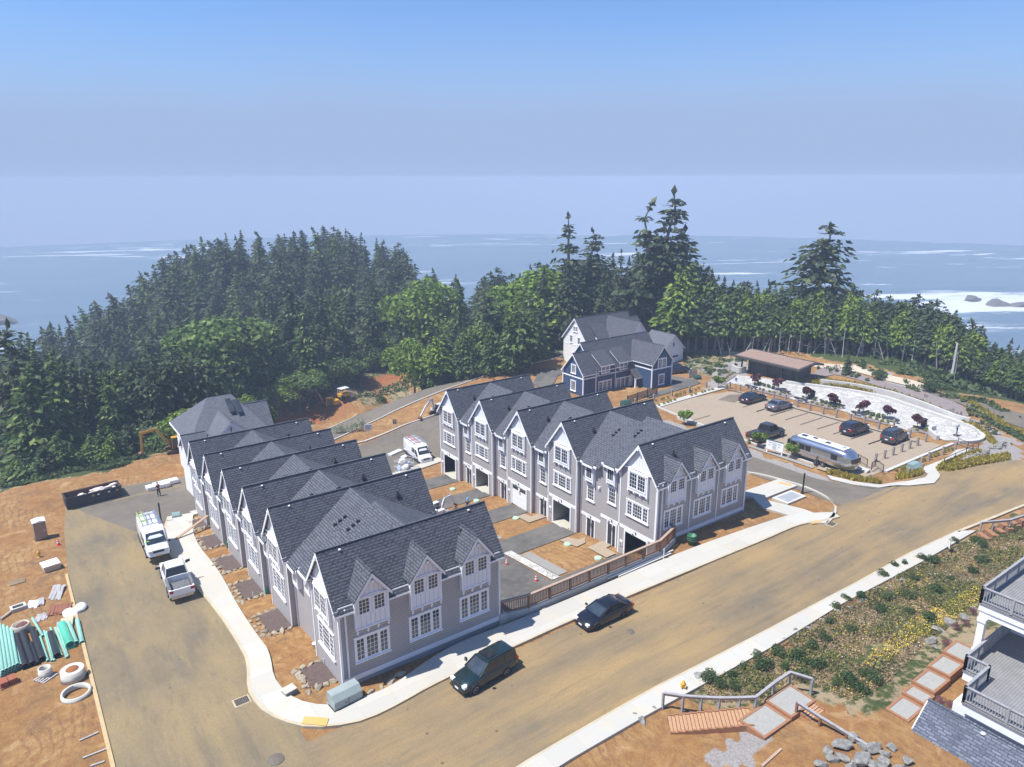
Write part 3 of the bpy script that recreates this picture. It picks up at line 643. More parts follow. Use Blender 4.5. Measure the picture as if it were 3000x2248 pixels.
                pf = pr.build('porch_arch', WHITE, t)
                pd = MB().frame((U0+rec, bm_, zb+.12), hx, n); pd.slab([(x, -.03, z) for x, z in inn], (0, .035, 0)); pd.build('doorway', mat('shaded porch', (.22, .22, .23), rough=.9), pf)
    # front wall (towards the road)
    q = units[0]; V0 = q['vr']-HW; zf = q['zf']; zt = q['zr']-HW*SL; nn = (0, -1, 0); h2 = (1, 0, 0)
    trim.box(U0-.03, U1+.03, V0-.035, V0, zf-.02, zf+.3)
    for x in (U0-.03, U1-.09): trim.box(x, x+.12, V0-.033, V0, zf+.3, zt)
    trim.box(U0, U1, V0-.03, V0, zt-.2, zt+.05)
    for k, c in enumerate(q['dorm']):
        # dormer bay: white panelled box, steep little roof, two casements
        zbt = zf+3.4; ztp = zf+5.5-.06; apex = zf+6.95
        bb = MB(); bb.box(c-1.06, c+1.06, V0-.28, V0+.6, zbt, ztp); bb.slab([(c-1.06, V0-.28, ztp), (c+1.06, V0-.28, ztp), (c, V0-.28, apex-.1)], (0, .9, 0))
        dm = bb.build('dormer', BATTEN, t)
        tr = MB().frame((c, V0-.28, 0), h2, nn)
        corbels(tr, -.98, .98, .1, zbt, 4); tr.box(-1.08, 1.08, 0, .05, zbt, zbt+.1)
        for x in (-1.08, .98): tr.box(x, x+.1, 0, .04, zbt+.1, ztp)
        tr.box(-.05, .05, 0, .03, zbt+.1, zbt+.9); ar = [(-1.05+2.1*j/8, .03, ztp-.08+.15*math.sin(PI*j/8)) for j in range(9)]
        for a, b in zip(ar, ar[1:]): tr.beam(a, b, .06, .09)
        tr.box(-.07, .07, 0, .34, apex-.62, apex-.44)
        for s in (-1, 1): tr.slab([(0, .26, apex), (s*1.2, .26, apex-1.56), (s*1.2, .26, apex-1.78), (0, .26, apex-.26)], (0, .05, 0))
        tr.build('dormer_trim', WHITE, dm)
        rf = MB(); ds = 1.3
        vb = (apex-(q['zr']-HR*SL))/SL+(q['vr']-HR)
        for s in (-1, 1):
            zl = apex-1.2*ds; vl = (zl-(q['zr']-HR*SL))/SL+(q['vr']-HR)
            P = [(c, V0-.58, apex), (c+s*1.22, V0-.58, zl), (c+s*1.22, max(vl, V0-.4)+.02, zl), (c, vb+.05, apex)]
            rf.slab(P if s < 0 else P[::-1], (0, 0, .07))
        rf.box(c-.05, c+.05, V0-.58, vb, apex+.04, apex+.1)
        rf.build('dormer_roof', SHINGLE, t)
        for s in (-1, 1): window(t, (c+s*.48, V0-.28, zf+4.38), h2, nn, .68, .95, (3,), 4, .06, sill=False, proud=.05, label='casement window left ajar in its dormer' if side == 'west' and k == 2 and s == 1 else None)
        window(t, (c, V0, zf+1.22), h2, nn, 2.0, 1.42, (2, 3, 2), 5, .13)
    for x in q.get('spouts', ()):
        dn = MB(); dn.box(x-.045, x+.045, V0-.1, V0-.02, zf-.02, zt-.1); dn.build('downspout', WHITE, t)
    wall.build('wall', SIDING, t)
    # roofs
    for i, q in enumerate(units):
        vr, zr = q['vr'], q['zr']; rf = MB()
        gable_roof(rf, U0-.28, U1+.28, vr, zr, HR, SL, .12, trim)
        if q['b1']-q['b0'] > .1:
            b0 = q['r0']; b1 = q['r1']; ue0 = U0+.02; ze = zr-3.0
            for (ua, ub) in ((ue0, umid), (U1-.02, umid)):
                P = [(ua, b0, ze), (ua, b1, ze), (ub, b1, zr-.05), (ub, b0, zr-.05)]
                if ua > ub: P = P[::-1]
                rf.slab([(a, b, c-.1) for a, b, c in P], (0, 0, .1))
            trim.box(ue0-.06, ue0+.03, max(b0, q['b0'])+.3, min(b1, q['b1'])-.3, ze-.2, ze-.02)
            # raised shed roof over the box dormer
            bm_ = (q['b0']+q['b1'])/2+q.get('off', 0)
            k_ = 2.95/(umid-ue0)
            rf.slab([(U0-.12, bm_-.68, ze-.14*k_-.05), (U0-.12, bm_+.68, ze-.14*k_-.05), (ue0+.5, bm_+.68, ze+.5*k_-.05), (ue0+.5, bm_-.68, ze+.5*k_-.05)][::-1], (0, 0, .09))
            trim.box(U0-.17, U0-.1, bm_-.68, bm_+.68, ze-.26, ze-.08)
        r_ = rf.build('roof', SHINGLE, t)
        if q['b1']-q['b0'] > .1:
            for k in range(3): uu = umid-2.3+k*.36; zz_ = zr-3+2.95*(uu-U0)/(umid-U0); vq = (q['b0']+q['b1'])/2+.5; vn = MB(); vn.box(uu-.11, uu+.11, vq-.1, vq+.1, zz_-.1, zz_+.12); vn.build('roof_vent', BLACKM, r_)
        x_ = U0+L*(.25 if side == 'court' else .8); vv_ = vr-1.0; vn = MB(); vn.cyl((x_, vv_, zr-1.0*SL-.1), (x_, vv_, zr-1.0*SL+.42), .06); vn.box(x_-.14, x_+.14, vv_-.15, vv_+.12, zr-1.0*SL-.12, zr-1.0*SL+.14)
        vn.build('roof_vent', BLACKM, r_)
        for fx in (.1, .9): pv = MB(); pv.lathe([(.03, 0), (.075, 0), (.075, .09), (.03, .09), (.03, 0)], (U0+L*fx, vr-.22, zr-.22), 8); pv.build('roof_anchor', WHITE, r_)
    trim.build('trim', WHITE, t)
    return t
lz = [7.78, 7.18, 6.45, 5.88, 5.18, 4.6]; lv = [2.12, 10.92, 17.1, 23.02, 29.18, 35.2]
units = []
for i, (vr, zr) in enumerate(zip(lv, lz)):
    d = dict(vr=vr, zr=zr, zb=-6.2 if i else -3.4)
    d['b0'] = vr-2.12-(2.25 if i == 1 else 1.9) if i else 4.24; d['b1'] = vr-2.12 if i else 6.6
    d['r0'], d['r1'] = (d['b0']-.02, vr) if i else (vr, 6.55)
    units.append(d)
units[0].update(zf=0., dorm=[1.97, 5.54, 9.15])
units[1]['b0'] = 6.6; units[1]['r0'] = 6.55
ROW1 = row('townhouse_row', 'grey townhouse row with six slate gables, standing nearest along the left street', 0., 11.15, units, 'west')
rz_ = [7.93, 7.2, 6.46, 5.85, 5.29]; rv = [3.30, 13.0, 19.84, 26.65, 33.54]; ru = []
for i, (vr, zr) in enumerate(zip(rv, rz_)):
    d = dict(vr=vr, zr=zr, zb=-6.2 if i else -3.4, gz=[-2.75, -3.33, -4.02, -4.7, -5.35][i])
    d['b0'] = vr-2.12-(2.6 if i > 1 else 2.75) if i else 5.42; d['b1'] = vr-2.12 if i else 8.13
    d['r0'], d['r1'] = (d['b0']-.02, vr) if i else (vr, 8.1)
    if i == 2: d['closed'] = False
    ru.append(d)
ru[2]['closed'] = True
ru[0].update(zf=-.12, dorm=[29.2, 32.78, 36.37], spouts=(27.2, 31.13, 34.62, 38.42))
ROW2 = row('townhouse_row', 'grey townhouse row with garage doors along the sunken yard, near the car park', 27.3, 11.3, ru, 'court')
# ---------------------------------------------------------------- the other buildings
NAVY = battens('blue board and batten', (.032, .068, .145), .28)
WBAT = battens('white vertical boards', (.86, .86, .86), .3)
SH2 = shingles('dark grey shingles', (.035, .036, .042), (.10, .10, .115), (.015, .015, .018), .3, .16)
SH3 = shingles('weathered grey shingles', (.10, .105, .12), (.17, .175, .20), (.05, .05, .06), .3, .16)
def wing(wall, roof, trim, u0, u1, v0, v1, zb, ze, zr, axis='u', oh=.25, mbat=None):
    """gabled block; ridge runs along axis"""
    if axis == 'u':
        vm = (v0+v1)/2; wall.box(u0, u1, v0, v1, zb, ze); wall.slab([(u0, v0, ze), (u0, v1, ze), (u0, vm, zr-.05)], (u1-u0, 0, 0))
        h = (v1-v0)/2+oh; sl = (zr-ze)/((v1-v0)/2); gable_roof(roof, u0-oh, u1+oh, vm, zr+.06, h, sl, .1, trim)
    else:
        um = (u0+u1)/2; wall.box(u0, u1, v0, v1, zb, ze); wall.slab([(u0, v0, ze), (um, v0, zr-.05), (u1, v0, ze)], (0, v1-v0, 0))
        h = (u1-u0)/2+oh; sl = (zr-ze)/((u1-u0)/2); zr2 = zr+.06; z2 = zr2-h*sl
        for s in (-1, 1):
            P = [(um, v0-oh, zr2), (um, v1+oh, zr2), (um+s*h, v1+oh, z2), (um+s*h, v0-oh, z2)]
            if s > 0: P = P[::-1]
            roof.slab([(a, b, c-.1) for a, b, c in P][::-1], (0, 0, .1))
            for e, w_ in ((v0-oh, .05), (v1+oh, -.05)):
                trim.slab([(um, e-w_*.2, zr2-.03), (um+s*h, e-w_*.2, z2-.03), (um+s*h, e-w_*.2, z2-.24), (um, e-w_*.2, zr2-.28)], (0, w_, 0))
            trim.box(um+s*h-.02, um+s*h+.06, v0-oh, v1+oh, z2-.13, z2-.02)
        roof.box(um-.06, um+.06, v0-oh, v1+oh, zr2-.03, zr2+.03)
def corner_boards(trim, u0, u1, v0, v1, zb, ze, bands=()):
    for u in (u0, u1):
        for v in (v0, v1): trim.box(u-.09 if u == u0 else u-.06, u+.06 if u == u0 else u+.09, v-.09 if v == v0 else v-.06, v+.06 if v == v0 else v+.09, zb, ze)
    for z in bands:
        trim.box(u0-.03, u1+.03, v0-.03, v1+.03, z, z+.18)

NU = (-1, 0, 0); NV = (0, -1, 0); HU = (0, -1, 0); HV = (1, 0, 0)
# ---- blue house
t = thing('blue_house', 'navy blue board and batten house with white trim beyond the townhouses', 'house', (62, 43, -2.3))
wl = MB(); rf = MB(); tr = MB(); zb = -3.3
wing(wl, rf, tr, 56.7, 70.4, 41.4, 47.3, zb, 1.35, 4.9, 'u'); wing(wl, rf, tr, 54.3, 56.9, 40.95, 45.5, zb, 1.2, 3.85, 'u')
wing(wl, rf, tr, 64.7, 68.9, 37.35, 44.6, zb, 1.95, 4.35, 'v')
corner_boards(tr, 56.7, 70.4, 41.4, 47.3, zb, 1.3, (.22,)); corner_boards(tr, 54.3, 56.7, 40.95, 45.5, zb, 1.2, (.3,)); corner_boards(tr, 64.7, 68.9, 37.35, 41.4, zb, 1.9, (.85,))
for a, b, c, d in ((56.7, 70.4, 41.4, 47.3), (54.3, 56.7, 40.95, 45.5), (64.7, 68.9, 37.35, 41.4)): tr.box(a-.04, b+.04, c-.04, d+.04, -3.3, -2.35)
for x in (57.1, 61.0, 64.3): tr.box(x-.05, x+.05, 41.25, 41.35, -2.4, 1.2)
for c_, zt_ in ((58.9, 1.86), (62.6, 1.84)):       # shed dormers on the front slope
    wl.box(c_-1.05, c_+1.05, 41.15, 43.5, .4, zt_+.2)
    rf.slab([(c_-1.35, 40.8, zt_), (c_+1.35, 40.8, zt_), (c_+1.35, 43.2, 3.55), (c_-1.35, 43.2, 3.55)][::-1], (0, 0, .1)); tr.box(c_-1.35, c_+1.35, 40.74, 40.82, zt_-.12, zt_+.03)
    for s_ in (-1, 1): tr.slab([(c_+s_*1.33, 40.8, zt_+.05), (c_+s_*1.33, 43.0, 3.45), (c_+s_*1.33, 43.0, 3.25), (c_+s_*1.33, 40.8, zt_-.1)], (.05, 0, 0))
    window(t, (c_-.1, 41.15, .72), HV, NV, 1.5, .88, (3, 3), 4, .12)
window(t, (59, 41.4, -2.25), HV, NV, 2.4, 1.5, (3, 3, 3), 4, .14); window(t, (62.7, 41.4, -2.75), HV, NV, 2.5, 1.9, (3, 3, 3), 5, .14)
window(t, (66.75, 37.35, 1.02), HV, NV, 1.6, 1.35, (3, 3), 4, .13); window(t, (66.75, 37.35, -1.5), HV, NV, 1.05, 1.4, (4,), 5, .13)
window(t, (54.3, 43.15, .95), HU, NU, .85, 1.1, (3,), 5, .13); window(t, (54.3, 43.15, -1.7), HU, NU, .95, 1.35, (3,), 5, .13)
# entrance porch under a swept roof
pr = MB()
pr.slab([(63.2, 39.3, -.55), (66.9-.3+.0, 39.3, -.55), (66.6, 41.4, 1.3), (63.2, 41.4, 1.3)][::-1], (0, 0, .1)); pr.build('porch_roof', SH2, t)
for x in (63.45, 64.85, 66.3):
    p_ = MB(); p_.box(x-.1, x+.1, 39.35, 39.55, -2.45, -.5); p_.build('porch_post', WHITE, t)
tr.box(63.1, 66.7, 39.28, 39.36, -.72, -.5)
p_ = MB(); p_.box(63.2, 66.6, 39.2, 41.4, -2.6, -2.42); p_.build('porch_floor', CONC, t)
p_ = MB(); p_.box(64, 64.9, 41.3, 41.38, -2.42, -.6); p_.build('door', WHITE, t)
wl.build('wall', NAVY, t); rf.build('roof', SH2, t); tr.build('trim', WHITE, t)
# ---- white house behind it
t = thing('white_house', 'large white house with a dark roof, behind the blue house', 'house', (73, 57, -2.6))
wl = MB(); rf = MB(); tr = MB()
wing(wl, rf, tr, 68, 82, 55.9, 62, -3.6, 1.6, 5.1, 'u'); wing(wl, rf, tr, 72.9, 77.6, 50.6, 58, -3.2, 2.1, 4.9, 'v')
rf.slab([(70, 55.2, 1.7), (73, 55.2, 1.7), (73, 57.6, 3.9), (70, 57.6, 3.9)][::-1], (0, 0, .1)); wl.box(70.2, 73, 55.6, 57.4, .5, 1.9); tr.box(70, 73, 55.14, 55.22, 1.55, 1.72)
tr.box(67.97, 68, 55.9, 62, .3, .42)
for v_, z_, w_, h_ in ((58.55, 2.8, .42, .8), (59.15, 2.8, .42, .8), (59.9, .75, .55, 1.15), (57.85, .65, .55, 1.15), (59.2, -2.3, .5, 1.2)): window(t, (68, v_, z_), HU, NU, w_, h_, (2,), 3, .05)
wl.build('wall', WBAT, t); rf.build('roof', SH2, t); tr.build('trim', WHITE, t)
# ---- detached white garage
t = thing('detached_garage', 'small white gabled garage with one door, right of the white house', 'garage', (80.5, 49, -2.5))
wl = MB(); rf = MB(); tr = MB()
wing(wl, rf, tr, 77.4, 82.5, 47, 52, -3.3, .35, 2.75, 'v'); rf.slab([(82.3, 47.4, .5), (83.4, 47.4, -.35), (83.4, 51.6, -.35), (82.3, 51.6, .5)], (0, 0, .1))
window(t, (80, 47, .7), HV, NV, .5, .72, (2,), 3, .05)
d_ = MB(); d_.box(78.1, 81.3, 46.93, 46.99, -2.75, -.75); g_ = d_.build('garage_door', WHITE, t)
for x in (78.9, 80.5): d_ = MB(); d_.box(x-.65, x+.65, 46.9, 46.935, -1.25, -.9); d_.build('pane', GLASS, g_)
tr.box(77.9, 78.1, 46.9, 46.99, -2.8, -.6); tr.box(81.3, 81.5, 46.9, 46.99, -2.8, -.6); tr.box(78.1, 81.3, 46.9, 46.99, -.75, -.6)
wl.build('wall', WBAT, t); rf.build('roof', SH3, t); tr.build('trim', WHITE, t)
# ---- white house behind the near row
t = thing('white_cottage', 'white cottage with a hipped grey roof, just behind the nearest townhouse row', 'house', (5.5, 49, -4.8))
wl = MB(); rf = MB(); tr = MB()
wl.box(1.9, 10, 44.6, 54, -5.6, .65)
ap, bp = (4.9, 50.2, 4.25), (7.6, 50.2, 4.25); a_, b_, c_, d_ = (1.45, 45.3, .7), (10.4, 45.3, .7), (10.4, 55, .7), (1.45, 55, .7)
for P in ((a_, b_, bp, ap), (b_, c_, bp), (c_, d_, ap, bp), (d_, a_, ap)): rf.slab([(x, y, z-.1) for x, y, z in P][::-1], (0, 0, .1))
tr.box(1.4, 10.45, 45.24, 45.32, .5, .68); tr.box(1.38, 1.46, 45.3, 55, .5, .68)
wing(wl, rf, tr, 3.1, 8.1, 43.5, 50, -5.6, .8, 3.0, 'v'); wing(wl, rf, tr, 2.0, 5.0, 42.6, 46, -5.6, .1, 1.7, 'v'); wing(wl, rf, tr, .9, 3, 43.0, 46.6, -5.6, .55, 2.1, 'u')
wing(wl, rf, tr, 7.5, 11, 47, 51, -5.6, .8, 3.1, 'u')
window(t, (5.3, 43.5, 1.0), HV, NV, .55, .65, (2,), 2, .06)
for x, z in ((5.6, 2.45), (3.5, 1.2)):
    b2 = MB(); y = 43.2 if x > 5 else 42.3; b2.beam((x, y, z), (x, y+.25, z-.5), .08, .08); b2.box(x-.04, x+.04, y+.1, y+.3, z-.5, z); b2.build('gable_bracket', mat('cedar brackets', (.30, .13, .06)), t)
for k in range(2):
    p_ = MB(); p_.at((7.0+k*.75, 48.6-.25*k, 3.0-.15*k)); p_.slab([(-.3, -.9, -.25), (.3, -.9, -.25), (.3, .9, .85), (-.3, .9, .85)][::-1], (0, 0, .1)); p_.build('skylight', GLASS, t)
wl.build('wall', WBAT, t); rf.build('roof', SH3, t); tr.build('trim', WHITE, t)
# ---- restroom pavilion with a planted roof
t = thing('restroom_pavilion', 'long dark pavilion with a low russet planted roof at the head of the plaza', 'pavilion', (83.5, 29, -1.05))
DST = mat('dark stone cladding', (.075, .072, .068), (.13, .125, .115), 3, .9, bmp=.4); DWD = mat('dark stained timber', (.05, .048, .045), rough=.7)
m, n, b = newmat('russet sedum planting'); b.inputs['Roughness'].default_value = 1; tc = N(n, 'TexCoord'); f = noise(n, tc.outputs['Object'], 1.1, 6, .7); g = noise(n, tc.outputs['Object'], 9, 4)
n.links.new(mix(n, ramp(n, g, .35, .65), mix(n, ramp(n, f, .35, .65), (.22, .085, .06), (.25, .14, .08)), (.33, .27, .22)), b.inputs['Base Color']); bump(n, b, g, 1, .1); SEDUM = m
wl = MB(); wl.box(82.6, 86.2, 24.9, 33.6, -1.2, 1.15); wl.build('wall', DST, t)
for v_ in (25.2, 27.7, 30.0, 32.8): d_ = MB(); d_.box(82.52, 82.6, v_-.5, v_+.5, -1.05, .75); d_.build('door', DWD, t)
for v_ in (24.4, 27.0, 29.6, 32.2, 34.2): d_ = MB(); d_.box(81.7, 81.9, v_-.09, v_+.09, -1.05, 1.2); d_.build('post', DWD, t)
fr = MB(); fr.slab([(80.5, 23.3, 1.2), (84.6, 23.3, 1.62), (84.6, 34.9, 1.62), (80.5, 34.9, 1.2)], (0, 0, .28)); fr.slab([(84.6, 23.3, 1.62), (86.9, 23.3, 1.2), (86.9, 34.9, 1.2), (84.6, 34.9, 1.62)], (0, 0, .28))
for i in range(19): y = 23.6+i*.61; fr.box(80.8, 82.6, y-.05, y+.05, 1.02, 1.22)
rr = fr.build('roof', DWD, t); sd = MB(); sd.slab([(80.75, 23.55, 1.42), (84.6, 23.55, 1.82), (84.6, 34.65, 1.82), (80.75, 34.65, 1.42)], (0, 0, .14)); sd.build('roof_planting', SEDUM, rr)
# ---- decks and roof of the house the camera looks over
t = thing('deck_house', 'white columned house with two grey timber decks at the right edge of the photo', 'house', (31, -23, 0))
m, n, b = newmat('grey deck boards'); b.inputs['Roughness'].default_value = .7; tc = N(n, 'TexCoord'); sp = N(n, 'SeparateXYZ'); n.links.new(tc.outputs['Object'], sp.inputs[0])
fr_ = math_(n, 'FRACT', math_(n, 'MULTIPLY', sp.outputs[1], 1/.135)); ln_ = math_(n, 'LESS_THAN', fr_, .09); f = noise(n, tc.outputs['Object'], 2, 5)
n.links.new(mix(n, ln_, mix(n, ramp(n, f, .3, .7), (.19, .185, .18), (.25, .245, .24)), (.03, .03, .03)), b.inputs['Base Color']); DECKM = m
GREYR = mat('weathered grey railing', (.24, .24, .245), (.34, .34, .345), 5, .7)
def railing(parent, a, b, z, h=.9, posts=True, cap=GREYR):
    a = Vector((*a, z)); b = Vector((*b, z)); d = b-a; L_ = d.length; d.normalize(); r = MB()
    r.beam(a+Vector((0, 0, h)), b+Vector((0, 0, h)), .13, .05); r.beam(a+Vector((0, 0, .1)), b+Vector((0, 0, .1)), .05, .07); r.beam(a+Vector((0, 0, h-.07)), b+Vector((0, 0, h-.07)), .045, .07)
    k = int(L_/.13)
    for i in range(1, k): p = a+d*(L_*i/k); r.box(p.x-.018, p.x+.018, p.y-.018, p.y+.018, z+.1, z+h-.07)
    if posts:
        n_ = max(1, round(L_/1.6))
        for i in range(n_+1): p = a+d*(L_*i/n_); r.box(p.x-.06, p.x+.06, p.y-.06, p.y+.06, z-.05, z+h+.04)
    return r.build('railing', cap, parent)
# upper deck
zu = 5.9; ua, va = 28.65, -21.35
d_ = MB(); d_.box(ua, 40, -26, va, zu-.12, zu); d_.build('upper_deck', DECKM, t)
f_ = MB(); f_.box(ua+.05, 40, -25.9, va-.05, zu-.5, zu-.12); f_.box(ua+.12, 40, -25.8, va-.12, zu-.85, zu-.5); f_.build('deck_fascia', WHITE, t)
railing(t, (ua+.06, va-.08), (ua+.06, -26), zu); railing(t, (ua+.06, va-.08), (40, va-.08), zu)
zl = 2.75
d_ = MB(); d_.box(23.9, 36, -27, -23.0, zl-.12, zl); d_.box(26.6, 36, -23.0, -21.9, zl-.122, zl-.002); d_.build('lower_deck', DECKM, t)
f_ = MB(); f_.box(23.95, 36, -27, -23.05, zl-.6, zl-.12); f_.box(26.65, 36, -23.05, -21.95, zl-.598, zl-.122); f_.build('deck_fascia', WHITE, t)
for a, b in (((23.97, -27), (23.97, -23.07)), ((23.97, -23.07), (26.67, -23.07)), ((26.67, -23.07), (26.67, -21.97)), ((26.67, -21.97), (36, -21.97))): railing(t, a, b, zl)
for x, y in ((28.75, -21.7), (28.75, -25.2)):
    c_ = MB(); c_.box(x-.17, x+.17, y-.17, y+.17, zl, zu-.86); c_.box(x-.22, x+.22, y-.22, y+.22, zl, zl+.3); c_.box(x-.22, x+.22, y-.22, y+.22, zu-1.1, zu-.87); c_.build('column', WHITE, t)
wl = MB(); wl.box(24.4, 36, -27, -22.5, -.2, zl-.6); wl.box(32.5, 40, -27, -22, zl, zu-.5); wl.build('wall', WHITE, t)
wl = MB(); rf = MB(); tr = MB(); wl.box(21.2, 25.2, -27.5, -22.0, -.6, .2)
rf.slab([(23.45, -21.7, 2.1), (20.3, -21.7, -.55), (20.3, -28, -.55), (23.45, -28, 2.1)], (0, 0, .12)); rf.slab([(23.45, -21.7, 2.1), (23.45, -28, 2.1), (25.6, -28, .6), (25.6, -21.7, .6)], (0, 0, .12))
rf.box(23.37, 23.53, -28, -21.7, 2.2, 2.25)
tr.slab([(23.45, -21.68, 2.08), (20.3, -21.68, -.57), (20.3, -21.68, -.8), (23.45, -21.68, 1.85)], (0, .05, 0)); tr.slab([(23.45, -21.68, 2.08), (25.6, -21.68, .58), (25.6, -21.68, .35), (23.45, -21.68, 1.85)], (0, .05, 0))
tr.build('trim', WHITE, t); wl.build('wall', WHITE, t); r_ = rf.build('roof', shingles('blue grey laminated shingles', (.055, .065, .095), (.16, .175, .22), (.03, .035, .05), .42, .16, .35), t)
pv = MB(); pv.lathe([(.05, 0), (.11, 0), (.11, .05), (.05, .05), (.05, 0)], (23.25, -24.4, 2.08), 10); pv.build('roof_anchor', WHITE, r_)
# ---------------------------------------------------------------- vehicles (drawn in metres, K = metres to scene units)
K = .9
TYRE = mat('tyre rubber', (.018, .018, .018), rough=.85); RIM = mat('alloy rim', (.45, .46, .48), rough=.3, metal=.8)
CGLASS = mat('tinted car glass', (.012, .014, .017), rough=.05, spec=.9); WSCR = mat('windscreen glass', (.05, .065, .08), (.02, .03, .04), 2, .05, spec=.9)
HEADL = mat('clear lamp lens', (.75, .78, .8), rough=.12, spec=.8); TAILL = mat('red tail lens', (.42, .015, .012), rough=.2); PLATE = mat('number plate', (.72, .74, .78), rough=.5); PLATEY = mat('yellow number plate', (.8, .42, .03), rough=.5)
PLAST = mat('black bumper plastic', (.022, .022, .024), rough=.6); CHROME = mat('bright trim', (.6, .61, .63), rough=.2, metal=1.)
def paint(name, c, flake=.0): return mat(name, c, rough=.22, coat=.8, metal=flake, spec=.6)
def lofted(mb, secs, smooth=True, caps=True):
    n = len(secs[0]); P = [q for s_ in secs for q in s_]
    mb.p(P, [(i*n+k, i*n+(k+1) % n, (i+1)*n+(k+1) % n, (i+1)*n+k) for i in range(len(secs)-1) for k in range(n)], smooth)
    if caps: mb.p(secs[0], [tuple(range(n-1, -1, -1))]); mb.p(secs[-1], [tuple(range(n))])
def bsec(x, w, zb, zt, cr=.03):
    h = zt-zb; half = [(w*.86, zb), (w*.985, zb+h*.18), (w, zb+h*.45), (w*.985, zb+h*.72), (w*.93, zb+h*.93), (w*.84, zt), (w*.45, zt+cr)]
    return [(x, y, z) for y, z in half]+[(x, -y, z) for y, z in half[::-1]]
KM = Matrix.Scale(K, 4)
def LM(): m_ = MB(); m_.M = KM.copy(); m_.local = True; return m_
def wheel(parent, x, y, r, s, rimm=RIM, w=.23):
    m_ = LM(); prof = [(r*.62, -w/2), (r*.93, -w/2), (r, -w*.3), (r, w*.3), (r*.93, w/2), (r*.62, w/2)]
    m_.M = KM @ Matrix.Translation((x, y, r)) @ Matrix.Rotation(PI/2, 4, 'X'); m_.lathe(prof, n=20)
    o = m_.build('wheel', TYRE, parent); q = LM(); q.M = m_.M.copy(); zo = -s*w*.5
    q.lathe([(0, zo+s*.03), (r*.2, zo+s*.03), (r*.2, zo+s*.06)], n=10)
    for k in range(5):
        a = k*2*PI/5; c, d = math.cos(a), math.sin(a); e = r*.085
        q.slab([(c*r*.1-d*e, d*r*.1+c*e, zo+s*.05), (c*r*.6-d*e*.9, d*r*.6+c*e*.9, zo+s*.03), (c*r*.6+d*e*.9, d*r*.6-c*e*.9, zo+s*.03), (c*r*.1+d*e, d*r*.1-c*e, zo+s*.05)], (0, 0, s*.03))
    q.lathe([(r*.56, zo), (r*.66, zo), (r*.66, zo+s*.05), (r*.56, zo+s*.05), (r*.56, zo)], n=20)
    q.build('rim', rimm, o); b_ = LM(); b_.M = m_.M.copy(); b_.lathe([(0, zo+s*.075), (r*.57, zo+s*.075)], n=16); b_.build('hub_shadow', PLAST, o)
